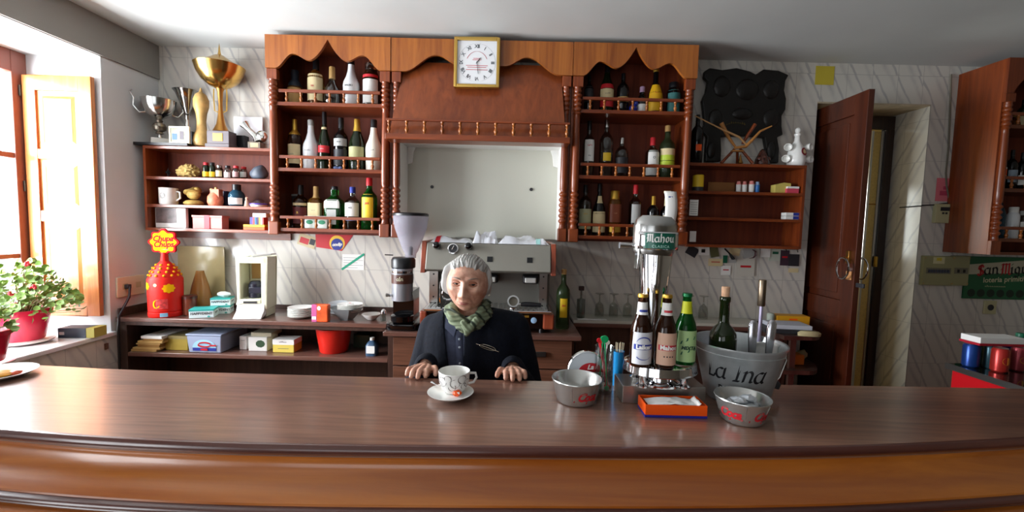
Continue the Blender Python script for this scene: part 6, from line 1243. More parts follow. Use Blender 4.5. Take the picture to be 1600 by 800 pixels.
# glass of plastic stirrers
gp = onbar(942, 613); t = thing('stirrer_glass', 'straight clear glass holding plastic cocktail stirrers', 'glass', gp); GR = .0275
MB().lathe([(GR * .85, 0), (GR * .9, .006), (GR * .95, .02), (GR * .96, .135), (GR, .1355), (GR * .97, .1352), (GR * .9, .13), (GR * .86, .012), (0, .010)], seg=32).build('glass', mat('tumbler', 'E8EEF0', .02, trans=1, ior=1.18), t)
sg = mat('stirrer_green', '0f9a5a', .3); sr = mat('stirrer_red', 'D8202c', .3)
for i, (x0_, y0_, x1_, y1_, m, lb) in enumerate(((.008, -.012, -.004, -.014, sg, 'front green stirrer with a large round disc on top'), (-.012, .004, -.004, .01, sg, 'green stirrer at the back of the glass'), (.010, .004, -.016, .002, sr, 'red stirrer leaning to the window side'), (.014, -.006, -.010, .012, sr, 'red stirrer crossing behind the green ones'), (-.006, .012, .010, .013, mat('stirrer_pale', 'E0D8CC', .4), 'pale stirrer at the rim of the glass'))):
    s_ = thing('cocktail_stirrer', lb, 'stirrer', gp + Vector((x0_, y0_, .014)), 'cocktail stirrers'); d_ = Vector((x1_ - x0_, y1_ - y0_, .138 - .004 * i))
    MB().tube([(0, 0, 0), d_ * .5 + Vector((.001, 0, 0)), d_], .0018, 8).build('stick', m, s_)
    MB().lathe([(.0105 if i == 0 else .007, -.0015), (.0105 if i == 0 else .007, .0015)], d_ + Vector((0, 0, .006)), 16, M=Matrix.Rotation(PI / 2, 3, 'X')).build('disc', m, s_); MB().ball((0, 0, .003), .007, .0035, .007).build('paddle', m, s_)
# blue toothpick pot
tp = onbar(967, 606) + Vector((0, .02, 0)); t = thing('toothpick_holder', 'light blue plastic pot of toothpicks beside the stirrer glass', 'holder', tp); MB().lathe([(.0145, 0), (.015, .03), (.017, .105), (.0165, .105), (.0145, .03), (0, .028)], seg=20).build('pot', mat('aqua_plastic', '1f9ae0', .3, trans=.2), t)
for i, (x, y) in enumerate(((-.004, .0), (.001, -.003), (.010, .002), (.013, -.002), (-.007, .004), (.006, .006))):
    k_ = thing('toothpick', 'pale wooden toothpick standing in the light blue pot', 'toothpick', tp + Vector((x * .5, y * .5, .030)), 'toothpicks in the blue pot'); MB().tube([(0, 0, 0), (x * .6, y * .6, .10)], .0011, 6).build('stick', mat('pick_wood', 'E6D3B0', .6), k_)
# La Casera disc advertisement
dc = atY(921, 572, 1.27); t = thing('soda_advert', 'round silver La Casera advertising disc behind the stirrer glass', 'advertising disc', (dc.x, 1.20, BZ_)); R_ = .056
t.location = (Xof(917, 1.215, 1.17), 1.215, BZ_); zc = .060
MB().lathe([(R_, 0), (R_, .012), (R_ * .96, .015), (R_ * .92, .013)], (0, .012, zc), 44, M=Matrix.Rotation(PI / 2, 3, 'X'), cap=False).build('rim', chrome, t)
MB().lathe([(R_ * .92, .0125), (0, .013)], (0, .012, zc), 44, M=Matrix.Rotation(PI / 2, 3, 'X'), cap=False).build('face', mat('disc_face', 'C9D0D6', .3), t)
fn = onplane((.006, -.0015, zc - .006), (1, 0, 0), (0, 0, 1), (0, -1, 0), .001); fn2 = onplane((.006, -.0015, zc - .006), (1, 0, .05), (0, 0, 1), (0, -1, 0), .002)
decal('red_oval', disc2d(.036, 30, .004, 0, .8), fn, redd, t); decal('lettering', ([(a + .002, b + .016) for a, b in text2d('La', .019, .0008, shear=.3)[0]], text2d('La', .019, .0008, shear=.3)[1]), fn2, wl, t); decal('lettering', ([(a + .004, b - .003) for a, b in text2d('Casera', .023, .001, shear=.3)[0]], text2d('Casera', .023, .001, shear=.3)[1]), fn2, wl, t)
MB().tube([(-R_ * .9, .0, .035), (-R_ * .8, -.006, .012), (-R_ * .5, -.008, .004), (0, -.004, .003), (.03, .0, .003)], .004, 8).build('stand', chrome, t)
# beer tap
tx = Xof(1035, 1.13, BZ_); t = thing('beer_tap', 'chrome beer tap column with green Mahou badge on a steel base', 'beer tap', (tx, 1.13, BZ_))
a0 = onbar(972, 630); a1 = onbar(1098, 630)
MB().box(a0.x - tx, a1.x - tx, a0.y - 1.13, .10, 0, .048).build('base_box', mat('box_steel', 'A9A39c', .35, .9), t, smooth=False, bevel=.0015)
bcx = .0; cy = .035
MB().lathe([(.055, .0485), (.055, .054), (.048, .058), (.038, .062), (.036, .075), (.05, .078)], (0, cy, 0), 32).build('foot', chrome, t)
for a in (-2.5, -.64, .64, 2.5): MB().lathe([(.017, .0485), (.017, .053), (.010, .058), (.009, .078), (.012, .083)], (.07 * math.cos(a), cy + .055 * math.sin(a), 0), 18).build('leg', chrome, t)
MB().lathe([(.096, .083), (.100, .086), (.097, .108), (.09, .111), (.085, .108), (0, .108)], (0, cy, 0), 48, sx=1.0, sy=.8).build('tray_ring', chrome, t)
# column rising to the head: oval section, leaning slightly
def colf(u, v):
    zz_ = .112 + .290 * v; w_ = .027 + .021 * max(0, v - .1) ** 1.1; cx_ = -.024 + .0 * v; a = 2 * PI * u
    return Vector((cx_ + w_ * math.cos(a) * (1 + .08 * math.cos(3 * a)), cy + .014 + .026 * math.sin(a) * (1 + .3 * v), zz_))
MB().patch(colf, 40, 20).build('column', chrome, t)
hd = .402
MB().lathe([(.052, 0), (.056, .01), (.058, .075), (.054, .09), (.040, .103), (0, .106)], (-.034, cy, hd), 40, sx=1, sy=.72, M=Matrix.Rotation(.05, 3, 'Y')).build('head', mat('head_satin', 'C2C2C0', .22, 1), t)
fnb = lambda u, v: Vector((-.030 + .0605 * math.sin(u / .058) + .05 * v * .05, cy - .0605 * .74 * math.cos(u / .058) - .003, hd + .038 + v - .03 * u * .4))
fnt = lambda u, v: fnb(u, v) + Vector((0, -.0022, 0))
MB().patch(lambda u, v: fnb((u - .5) * .122, (v - .5) * .047), 24, 4).build('badge_rim', chrome, t, solid=.003)
MB().patch(lambda u, v: fnb((u - .5) * .115, (v - .5) * .041) + Vector((0, -.0018, 0)), 24, 4).build('badge', mat('badge_green', '0c5a48', .3, coat=.5), t, fixn=False)
v, f = pen('Mahou', .0145, .27, .75); v = [(a * .95, b + .004) for a, b in v]; decal('lettering', (v, f), fnt, wl, t)
v, f = text2d('CLASICA', .0095, .0003, spacing=1.25); decal('lettering', ([(a, b - .0145) for a, b in v], f), fnt, mat('badge_mint', 'a8d0c4', .5), t)
MB().tube([(-.07, cy, hd + .02), (-.095, cy + .0, hd + .022), (-.125, cy, hd + .023)], [.006, .0075, .009], 12).build('side_handle', chrome, t)
MB().tube([(-.032, cy - .030, hd + .0), (-.034, cy - .036, hd - .04), (-.036, cy - .036, hd - .07), (-.037, cy - .034, hd - .10)], [.008, .007, .010, .006], 12).build('spout', chrome, t)
MB().obox((-.078, cy - .012, hd + .01), .006, .03, .10, ry=.05).build('side_bar', chrome, t, bevel=.002)
# display bottles on the tray
tc = Vector(t.location); zt_ = tc.z + .1115
def beer(px, dy, g, capm, neckm, lblm, word, wm, label, word2=None, extra=None):
    Y = tc.y + cy + dy; X = Xof(px, Y, zt_ + .05); s_ = thing('beer_bottle', label, 'beer bottle', (X, Y, zt_), 'display beer bottles'); h = .190; r = .0275
    k_ = [(0, .9), (.02, 1), (.5, 1), (.58, .9), (.66, .68), (.74, .5), (.94, .40), (.95, .44), (.965, .44)]
    MB().lathe([(r * q, h * f) for f, q in k_], seg=28).build('glass_body', g, s_, ang=50)
    MB().lathe([(r * .47, h * .955), (r * .48, h * .975), (r * .44, h), (0, h * 1.003)], seg=20).build('crown_cap', capm, s_)
    def rr(f):
        for (a, ra), (b, rb) in zip(k_, k_[1:]):
            if a <= f <= b: return r * (ra + (rb - ra) * (f - a) / max(1e-6, b - a))
        return r
    MB().patch(lambda u, v: (lambda a, f: Vector(((rr(f) + .0006) * math.cos(a), (rr(f) + .0006) * math.sin(a), h * f)))(-PI / 2 + (u - .5) * 3.0, .72 + .17 * v), 14, 6).build('neck_label', neckm, s_, fixn=False)
    MB().patch(lambda u, v: (lambda a, f: Vector(((rr(f) + .0006) * math.cos(a), (rr(f) + .0006) * math.sin(a), h * f)))(-PI / 2 + (u - .5) * 2.3 * (1 - .25 * max(0, v - .6)), .05 + .44 * v), 14, 8).build('label', lblm, s_, fixn=False)
    if word: decal('word_band', rect2d(.052, .014, 0, 0), oncyl(0, 0, h * .29, r, lift=.0012), wm, s_); decal('word', text2d(word, .0155, .0007), oncyl(0, 0, h * .29, r, lift=.0020), wl, s_); decal('neck_band', rect2d(.022, .006, 0, 0), oncyl(0, 0, h * .775, r * .52, lift=.0012), wm, s_)
    if extra: extra(s_, h, r)
pk_ = mat('label_beige', 'D0A890', .5)
beer(1001, -.050, gbrown, gold_c, wl, mat('label_white', 'C9CAD0', .5), 'Laiker', mat('label_navy', '2c3a90', .4), 'brown beer bottle with blue and white label, nearest the window',
     extra=lambda s_, h, r: (decal('arch', nib([arc(0, 0, .019, .018, 20, 160, 12)], .003, 1.2), oncyl(0, 0, h * .33, r, lift=.0014), mat('label_navy', '2c3a90', .4), s_), decal('low_arch', nib([arc(0, 0, .018, .010, 200, 340, 10)], .0025, .5), oncyl(0, 0, h * .17, r, lift=.0014), mat('label_navy', '2c3a90', .4), s_)))
beer(1022, .066, gbrown, dgrey, mat('label_violet', '8a86a8', .5), mat('label_violet', '8a86a8', .5), None, None, 'dark beer bottle half hidden behind the others on the tray')
def stars(s_, h, r):
    for i in range(4): decal('star', disc2d(.0022, 5), oncyl(0, 0, h * .17, r, -PI / 2 + (i - 1.5) * .25, .0014), dgrey, s_)
beer(1039, -.052, gbrown, gold_c, wl, pk_, 'Mahou', mat('label_red', 'C0303c', .4), 'brown beer bottle with beige label and red band', extra=stars)
def mx_(s_, h, r):
    decal('green_swirl', nib([[(-.02, -.002), (-.005, .008), (.014, .012)], [(-.018, -.030), (0, -.022), (.018, -.018)]], .008, 1.2), oncyl(0, 0, h * .33, r, lift=.0014), green, s_); decal('word', text2d('MIXTA', .0125, .0006, shear=.2), oncyl(0, 0, h * .25, r, lift=.0022), mat('mix_dark', '143c2c', .5), s_)
beer(1070, -.02, mat('beer_green', '1c7a2c', .05, trans=.8, ior=1.3), mat('cap_green', '0f6a3c', .4, .4), mat('neck_lime', 'C9CC1c', .5), mat('label_lime', 'A9C88a', .5), None, None, 'green shandy bottle with lime label on the tray', extra=mx_)
# big galvanised bucket
bk_ = Vector((Xof(1152, 1.205, 1.2), 1.205, BZ_)); t = thing('ice_bucket', 'big galvanised ice bucket lettered La Ina on the bar', 'bucket', bk_)
r0, r1, h = .083, .118, .158
MB().lathe([(r0 * .97, 0), (r0, .003), (r1, h - .006), (r1 * 1.025, h - .003), (r1 * 1.025, h + .002), (r1 * .99, h + .001), (r0 * .97, .008), (0, .006)], seg=64).build('bucket', galv, t, ang=50)
MB().tube([((r1 * .97) * math.cos(a), (r1 * .97) * math.sin(a), h - .02) for a in [2 * PI * i / 48 for i in range(48)]], .0015, 6, closed=True).build('inner_bead', galv, t)
phi = -PI / 2 - .58
v, f = pen('La Ina', .036, .21, .6, shear=.24); decal('lettering', (v, f), oncone(phi, .090, r0, r1, h), black, t)
v, f = text2d('DOMECQ', .022, .0009, spacing=1.05); decal('lettering', (v, f), oncone(phi + .02, .044, r0, r1, h), black, t)
for s in (1,):
    MB().obox((s * (r1 + .004), 0, h - .012), .016, .03, .004).build('ear', tin, t, bevel=.001); MB().tube([(r1 + .006, 0, h - .016), (r1 + .020, 0, h - .05), (r1 + .004, 0, h - .10), (r1 - .012, 0, h - .12)], .002, 8).build('drop_handle', steel, t)
    MB().tube([(r1 - .02, -.01, h - .095), (r1 - .01, -.012, h - .12), (r1 - .012, -.012, h - .13)], [.002, .012, .009], 12, flat=.4).build('handle_plate', dgrey, t)
bc = bk_
w_ = thing('wine_bottle', 'dark wine bottle with cork standing in the galvanised bucket', 'bottle', (Xof(1129, bc.y - .0, 1.28), bc.y, BZ_ + .012)); gg = mat('wine_glass_dark', '1c2810', .06, trans=.25)
MB().lathe([(.033, 0), (.036, .006), (.036, .155), (.034, .17), (.026, .185), (.016, .195), (.0135, .205), (.0128, .258), (.0145, .26), (.0145, .272), (.0125, .274)], seg=32).build('glass_body', gg, w_, ang=50); MB().lathe([(.0105, .2745), (.011, .30), (.0098, .302), (0, .3025)], seg=16).build('cork', mat('cork', 'C49a7a', .8, noise_amt=.15, noise_scale=80), w_)
for px, x2, dy, lb in ((1173, 1176, -.03, 'rounded silver tong handle standing nearer the wine bottle'), (1196, 1206, -.02, 'slanting silver tong handle nearer the bucket ear')):
    p = Vector((Xof(px, bc.y + dy, 1.2), bc.y + dy, BZ_ + .06)); q = Vector((Xof(x2, bc.y + dy, 1.32), bc.y + dy, atY(x2, 499, bc.y + dy).z)); s_ = thing('ice_tongs', lb, 'tongs', p, 'silver handles in the bucket'); d_ = q - p
    MB().tube([(0, 0, 0), d_ * .35, d_ * .7, d_ * .93, d_ * .99], [.006, .009, .0125, .0125, .006], 16, flat=.6).build('handle', mat('matt_silver', 'CFCFD6', .22, .9), s_)
s_ = thing('metal_muddler', 'slim bronze coloured tube on a pale stem at the back of the bucket', 'muddler', (Xof(1183, bc.y + .06, 1.2), bc.y + .06, BZ_ + .03)); p = Vector(s_.location); zt = [atY(1183, y, bc.y + .06).z - p.z for y in (478, 437)]
MB().tube([(0, 0, 0), (.001, 0, zt[0])], .005, 12).build('stem', mat('stem_pale', 'A8A0B8', .3, .5), s_); MB().lathe([(.0095, zt[0]), (.0105, zt[0] + .002), (.0105, zt[1] - .002), (.0095, zt[1])], seg=24).build('tube', mat('bronze_satin', '7a6a58', .3, .9), s_)
s_ = thing('folded_cloth', 'white folded cloth between the tongs and the bucket rim', 'cloth', bc + Vector((.055, -.01, .06))); MB().patch(lambda u, v: Vector(((u - .5) * .08 - .0 + .02 * v, .0 + .03 * math.sin(u * 3) + .006 * math.sin(v * 9), .0 + v * .092)), 16, 12).build('cloth', paper, s_, solid=.004)
# ------------------------------------------------------------------ the woman behind the bar
HX, HY = Xof(730, 1.42, 1.40), 1.45
ztop, zchin = atY(730, 400, HY).z, atY(730, 494, 1.37).z
HC = Vector((HX, HY, (ztop + zchin) / 2 + .0)); RZ = (ztop - zchin) / 2 - .004
RX_, RY_ = .071, .088
def g2(x, z, cx, cz, sx, sz): return math.exp(-((x - cx) / sx) ** 2 - ((z - cz) / sz) ** 2)
def headfn(d, grow=1.0):
    """d unit direction; face looks along -Y"""
    zz = d.z; x, y, z = d.x * RX_, d.y * RY_, d.z * RZ
    if zz < 0:
        k = (-zz) ** 1.4; x *= 1 - .22 * k; y = y * (1 - .10 * k) if y < 0 else y * (1 - .45 * k) 
    x *= 1 - .06 * max(0, zz) ** 2
    if y < 0:
        y = -abs(y / RY_) ** .86 * RY_ if abs(y) > 1e-6 else y
        w_ = min(1, -d.y * 1.6); s = 1.0; a = abs(x); q = 0
        q += .017 * g2(x, z, 0, -.028 * s, .0110, .011 * s) + .013 * g2(x, z, 0, -.014 * s, .0085, .016 * s) + .006 * g2(x, z, 0, .006 * s, .008, .014 * s)
        q += .008 * g2(a, z, .0125, -.031 * s, .0065, .006 * s)
        q -= .014 * g2(a, z, .0265, .010 * s, .014, .010 * s); q += .006 * g2(a, z, .028, .029 * s, .020, .007 * s); q -= .003 * g2(x, z, 0, .026 * s, .006, .006 * s)
        q += .0065 * g2(a, z, .043, -.012 * s, .016, .014 * s); q -= .006 * g2(a, z, .046, -.050 * s, .014, .018 * s)
        q -= .0055 * g2(a, z, .021 + max(0, -(z + .03 * s)) * .35, -.043 * s, .0035, .016 * s)
        q += .0080 * g2(x, z, 0, -.053 * s, .024, .018 * s); q += .0030 * g2(x, z, 0, -.0485 * s, .015, .003 * s) + .0035 * g2(x, z, 0, -.0580 * s, .014, .0035 * s); q -= .0045 * g2(x, z, 0, -.0532 * s, .021, .0016 * s)
        q -= .004 * g2(x, z, 0, -.068 * s, .018, .004 * s); q += .009 * g2(x, z, 0, -.092 * s, .020, .014 * s)
        q -= .0030 * g2(a, z, .0265, -.008 * s, .014, .0025 * s) + .0022 * g2(a, z, .050, .010 * s, .003, .008 * s) + .002 * g2(a, z, .034, -.052 * s, .003, .02 * s)
        q -= .0035 * g2(a, z, .026, -.075 * s, .004, .016 * s)
        for k_, zf in enumerate((.048, .060, .070)): q -= .0013 * g2(x, z, 0, zf * s, .035, .0014 * s)
        y -= q * w_
    return Vector((x, y, z))
HR = Matrix.Rotation(math.radians(-3), 3, 'Z') @ Matrix.Rotation(math.radians(2), 3, 'Y')
def H3(p): return HC + HR @ p
N_, M_ = 150, 130
hv = []; hf = []
for j in range(M_ + 1):
    ph = PI * j / M_
    for i in range(N_):
        a = 2 * PI * i / N_; hv.append(H3(headfn(Vector((math.sin(ph) * math.cos(a), math.sin(ph) * math.sin(a), math.cos(ph))))))
for j in range(M_):
    for i in range(N_): hf.append((j * N_ + i, (j + 1) * N_ + i, (j + 1) * N_ + (i + 1) % N_, j * N_ + (i + 1) % N_))
def capsule(b, p, q, r0, r1, n=8, seg=20, flat=1):
    p, q = Vector(p), Vector(q); d = q - p; pts = []; rs = []; L = max(d.length, 1e-6); u = d / L
    for i in range(n + 1): a = -PI / 2 + PI / 2 * i / n; pts.append(p + u * r0 * math.sin(a)); rs.append(max(1e-4, r0 * math.cos(a)))
    for i in range(n + 1): a = PI / 2 * i / n; pts.append(q + u * r1 * math.sin(a)); rs.append(max(1e-4, r1 * math.cos(a)))
    b.tube(pts, rs, seg, flat)
def remesh(b, vox, smooth=6, fac=.5):
    me = bpy.data.meshes.new('r'); me.from_pydata([tuple(p) for p in b.v], [], b.f); bm = bmesh.new(); bm.from_mesh(me); bmesh.ops.recalc_face_normals(bm, faces=bm.faces); bm.to_mesh(me); bm.free()
    o = bpy.data.objects.new('r', me); COL.objects.link(o); md = o.modifiers.new('r', 'REMESH'); md.mode = 'VOXEL'; md.voxel_size = vox
    if smooth: m2 = o.modifiers.new('s', 'SMOOTH'); m2.iterations = smooth; m2.factor = fac
    dg = bpy.context.evaluated_depsgraph_get(); dg.update(); m3 = bpy.data.meshes.new_from_object(o.evaluated_get(dg)); bpy.data.objects.remove(o)
    out = MB(); out.add([v.co.copy() for v in m3.vertices], [tuple(p.vertices) for p in m3.polygons]); return out
# joints
BYY = 1.56
shz = atY(660, 505, BYY).z + .01
def J(px, py, Y): return atY(px, py, Y)
nk = Vector((HX + .002, 1.49, zchin + .005)); ch = Vector((HX + .012, BYY, shz - .05))
shL, shR = J(682, 517, BYY), J(800, 514, BYY)          # shoulders (viewer's left, right)
elL, elR = J(646, 592, 1.56), J(832, 590, 1.55)
elL.z -= .10; elR.z -= .10
wrL, wrR = Vector((Xof(664, 1.37, 1.14), 1.372, TOPZ + .006)), Vector((Xof(801, 1.37, 1.14), 1.372, TOPZ + .004))
def torso(b, k):
    capsule(b, nk + Vector((0, .01, .04)), nk + Vector((0, .03, -.09)), .045 + k * .2, .052 + k * .3)
    capsule(b, shL + Vector((.03, .01, -.005)), shR + Vector((-.03, .01, -.005)), .052 + k, .052 + k)
    capsule(b, nk + Vector((0, .03, -.055)), shL + Vector((.02, 0, 0)), .045 + k, .05 + k); capsule(b, nk + Vector((0, .03, -.055)), shR + Vector((-.02, 0, 0)), .045 + k, .05 + k)
    for s in (-1, 1):
        capsule(b, ch + Vector((s * .075, -.01, .0)), ch + Vector((s * .085, .0, -.18)), .085 + k, .09 + k)
        capsule(b, ch + Vector((s * .085, .0, -.18)), ch + Vector((s * .095, .02, -.48)), .09 + k, .105 + k)
    capsule(b, ch + Vector((0, -.0, .0)), ch + Vector((0, .02, -.45)), .10 + k, .12 + k)
def arms(b, k, hands=False):
    for sh, el, wr in ((shL, elL, wrL), (shR, elR, wrR)):
        capsule(b, sh, el, .050 + k, .040 + k); capsule(b, el, wr + Vector((0, .02, 0)), .040 + k, .027 + k * .8)
body = MB(); torso(body, 0); arms(body, 0)
for s in (-1, 1): capsule(body, ch + Vector((s * .08, .03, -.5)), Vector((ch.x + s * .08, BYY + .03, .5)), .085, .055); capsule(body, Vector((ch.x + s * .08, BYY + .03, .5)), Vector((ch.x + s * .085, BYY + .04, .07)), .052, .036); capsule(body, Vector((ch.x + s * .085, BYY + .05, .045)), Vector((ch.x + s * .095, BYY - .09, .032)), .036, .03)
body = remesh(body, .009, 8)
# hands: palm, four unequal fingers resting over the counter edge and a thumb
def hand(wr, mir):
    b = MB(); s = mir; W = Matrix.Rotation(.10 * s, 3, 'Z')
    def P(x, y, z): return wr + W @ Vector((x * s, y, z))
    # the palm slopes down from the wrist to the counter top
    kn = [(-.027, -.055, .010), (-.009, -.061, .013), (.010, -.060, .012), (.027, -.052, .008)]
    for k_ in kn: capsule(b, P(k_[0] * .45, .0, 0), P(*k_), .013, .0105, 5, 12)
    capsule(b, P(-.012, -.01, 0), P(-.018, -.045, -.006), .015, .012, 5, 12); capsule(b, P(.012, -.01, 0), P(.016, -.045, -.008), .015, .011, 5, 12); capsule(b, P(0, .03, 0), P(0, -.01, 0), .019, .017, 5, 14)
    L = [.026, .031, .029, .023]
    for k_, l in zip(kn, L):
        x, y, z = k_; fl = TOPZ - wr.z + .0082
        m1 = (x * 1.05, y - l * .80, max(z + .002, fl + .012)); m2 = (x * 1.10, y - l * 1.22, fl + .008); m3 = (x * 1.12, y - l * 1.42, fl + .0005)
        capsule(b, P(x, y, z), P(*m1), .0100, .0088, 5, 12); capsule(b, P(*m1), P(*m2), .0088, .0080, 5, 12); capsule(b, P(*m2), P(*m3), .0080, .0072, 5, 12)
    fl = TOPZ - wr.z + .009
    capsule(b, P(-.020, -.012, -.004), P(-.042, -.034, fl + .006), .0130, .0105, 5, 12); capsule(b, P(-.042, -.034, fl + .006), P(-.052, -.055, fl + .002), .0105, .0085, 5, 12); capsule(b, P(-.052, -.055, fl + .002), P(-.055, -.070, fl), .0085, .0075, 5, 12)
    return remesh(b, .0021, 3, .4)
h1 = hand(wrL, -1); h2 = hand(wrR, 1)
woman = thing('person', 'person in green scarf and black cardigan resting both hands on the bar', 'person', (ch.x, BYY, 0))
skin = mat('skin', 'C99880', .5); sn = skin.node_tree; pb = sn.nodes['Principled BSDF']; pb.inputs['Subsurface Weight'].default_value = .12; pb.inputs['Subsurface Radius'].default_value = (.01, .004, .002); pb.inputs['Subsurface Scale'].default_value = .6
tcs = sn.nodes.new('ShaderNodeTexCoord'); nn = sn.nodes.new('ShaderNodeTexNoise'); nn.inputs['Scale'].default_value = 45; nn.inputs['Detail'].default_value = 6; rr_ = sn.nodes.new('ShaderNodeValToRGB'); rr_.color_ramp.elements[0].color = srgb('B37E68'); rr_.color_ramp.elements[1].color = srgb('D9AB94'); rr_.color_ramp.elements[0].position = .3; rr_.color_ramp.elements[1].position = .7
sn.links.new(tcs.outputs['Object'], nn.inputs[0]); sn.links.new(nn.outputs[0], rr_.inputs[0]); sn.links.new(rr_.outputs[0], pb.inputs['Base Color'])
nb2 = sn.nodes.new('ShaderNodeTexNoise'); nb2.inputs['Scale'].default_value = 95; nb2.inputs['Detail'].default_value = 6; bb2 = sn.nodes.new('ShaderNodeBump'); bb2.inputs['Strength'].default_value = .7; bb2.inputs['Distance'].default_value = .002
sn.links.new(tcs.outputs['Object'], nb2.inputs[0]); sn.links.new(nb2.outputs[0], bb2.inputs['Height']); sn.links.new(bb2.outputs[0], pb.inputs['Normal'])
full = MB(); full.add(body.v, body.f); full.add(hv, hf); full.add(h1.v, h1.f); full.add(h2.v, h2.f)
for s in (-1, 1): full.ball(H3(Vector((s * .071, .012, -.008))), .007, .015, .026, 16, 10, fn=lambda p: p * (1 - .15 * (p.y < 0)))
full.build('body', skin, woman, world=True, ang=180)
# eyes, brows, lips
s_ = 1.0
def face_pt(x, z, lift=0):
    best = None
    for k_ in range(60):
        pass
    # march along -Y: solve direction whose mapped x,z match
    d = Vector((x / RX_, -.8, z / RZ)).normalized()
    for k_ in range(12):
        p = headfn(d); d = Vector((d.x + (x - p.x) / RX_, d.y, d.z + (z - p.z) / RZ)); d.y = -math.sqrt(max(.02, 1 - min(.98, d.x ** 2 + d.z ** 2))); d.normalize()
    return headfn(d) + Vector((0, -lift, 0))
ew = mat('eye_white', 'B8A8A0', .2); ei = mat('iris', '1e140f', .1); lipm = mat('lip', '94504c', .45); browm = mat('brow', '84756c', .7); lid = mat('eyelid', 'A06850', .5)
for s in (-1, 1):
    c = face_pt(s * .0265, .009 * s_); e = MB().ball(H3(c + Vector((0, .0062, 0))), .0112, seg=20, rings=14).build('eye', ew, woman, world=True)
    MB().ball(H3(c + Vector((.001, -.0034, .0010))), .0058, .0022, .0056, 14, 8).build('iris', ei, e, world=True)
    for zz_, bulge, rad_ in ((.0058, .0040, .0036), (-.0066, .0022, .0022)):
        MB().tube([H3(face_pt(s * .0265 + t_ * .0140, (.009 + (zz_) * (1 - t_ * t_ * .8)) * s_, -.0005 + bulge * (1 - t_ * t_))) for t_ in [-1 + i * .2 for i in range(11)]], [.0008 + rad_ * (1 - abs(-1 + i * .2) ** 3) for i in range(11)], 8).build('eyelid', lid, woman, world=True)
    MB().tube([H3(face_pt(s * (.012 + .031 * t_), (.0240 + .005 * math.sin(t_ * 2.4)) * s_, .0)) for t_ in [i / 8 for i in range(9)]], [.0012, .002, .0024, .0024, .0022, .002, .0018, .0014, .0008], 6).build('eyebrow', browm, woman, world=True)
    MB().ball(H3(Vector((s * .073, .004, -.034))), .0042, seg=12, rings=8).build('earring', mat('pearl', 'E8E0D0', .15), woman, world=True)
for zz_, r_ in ((-.0498, .0018), (-.0570, .0024)):
    MB().tube([H3(face_pt(x_ * .0170, (zz_ - .0035 * x_ * x_ * (1 if zz_ > -.053 else -.9)) * s_, -.0008)) for x_ in [-1 + i * .2 for i in range(11)]], [max(.0004, r_ * (1 - abs(-1 + i * .2) ** 2.2)) for i in range(11)], 8).build('lip', lipm, woman, world=True)
# hair: swept back, fuller at the sides, falling inside the scalp where the face begins
def hairfn(d):
    p = headfn(d); n = d; ax = abs(d.x)
    def ss(t): t = max(0, min(1, t)); return t * t * (3 - 2 * t)
    line = .72 - .30 * ax * ax + .10 * noise.noise(Vector((d.x * 6, 0, 2))) + .03 * noise.noise(Vector((d.x * 26, 0, 5)))                                        # hairline high on the brow
    back = ss((d.y + (.34 if d.x < 0 else .22)) / .16) * ss((d.z + (.56 if d.x < 0 else .44)) / .36)
    t_ = max(ss((d.z - line) / .20 + .5), back if d.y < 0 else ss((d.z + .45) / .15))
    a = math.atan2(d.x, d.z + .35); fl = 1 - ss((ax - .55) / .25); g = fl * .0012 * math.sin(a * 70 + 4 * noise.noise(d * 3)) + (1 - fl) * .0009 * math.sin(d.y * 60 + 4 * noise.noise(d * 3)) + .0035 * noise.noise(Vector((a * 5, d.y * 2, 1))) + fl * .0007 * math.sin(a * 150 + 5 * noise.noise(d * 5))
    vol = .0065 + .006 * max(0, d.z) + (.011 if d.x < 0 else .002) * ss((ax - .6) / .3) + g
    return p + n * (-.006 + (vol + .006) * t_)
b = MB(); hn, hm_ = 220, 150
for j in range(hm_ + 1):
    ph = PI * .86 * j / hm_
    for i in range(hn):
        a = 2 * PI * i / hn; b.v.append(H3(hairfn(Vector((math.sin(ph) * math.cos(a), math.sin(ph) * math.sin(a), math.cos(ph))))))
for j in range(hm_):
    for i in range(hn): b.f.append((j * hn + i, (j + 1) * hn + i, (j + 1) * hn + (i + 1) % hn, j * hn + (i + 1) % hn))
hairm = wood('grey_hair', '85827f', 'd2d0cc', .5, 'W', 7, coat=0)
b.build('hair', hairm, woman, world=True, ang=180)
# cardigan and blouse
def halve(b, keep):
    return b
shirt = MB(); torso(shirt, .006); shirt = remesh(shirt, .008, 8)
def cutmesh(b, name, m, planes, solid, dele, extra=None):
    me = bpy.data.meshes.new(name); me.from_pydata([tuple(p) for p in b.v], [], b.f); bm = bmesh.new(); bm.from_mesh(me)
    for co, no in planes: bmesh.ops.bisect_plane(bm, geom=bm.verts[:] + bm.edges[:] + bm.faces[:], plane_co=co, plane_no=no)
    bmesh.ops.delete(bm, geom=[f for f in bm.faces if dele(f.calc_center_median())], context='FACES')
    if extra:
        for v in bm.verts: v.co = extra(v.co)
    out = MB(); bm.verts.index_update(); out.add([v.co.copy() for v in bm.verts], [tuple(v.index for v in f.verts) for f in bm.faces]); bm.free()
    return out.build(name, m, woman, world=True, ang=180, solid=solid)
def folds(co, amp=.0035):
    n = noise.noise(Vector((co.x * 14, co.y * 10, co.z * 5))) + .5 * noise.noise(Vector((co.x * 30, co.y * 20, co.z * 12))); d = (co - Vector((ch.x, BYY + .03, co.z))); d.z = 0
    return co + d.normalized() * n * amp if d.length > 1e-4 else co
navy = mat('blouse_navy', '454c64', .75, noise_amt=.15, noise_scale=60); card = mat('cardigan_black', '070b17', .9, noise_amt=.3, noise_scale=90, bump=.2, spec=.25)
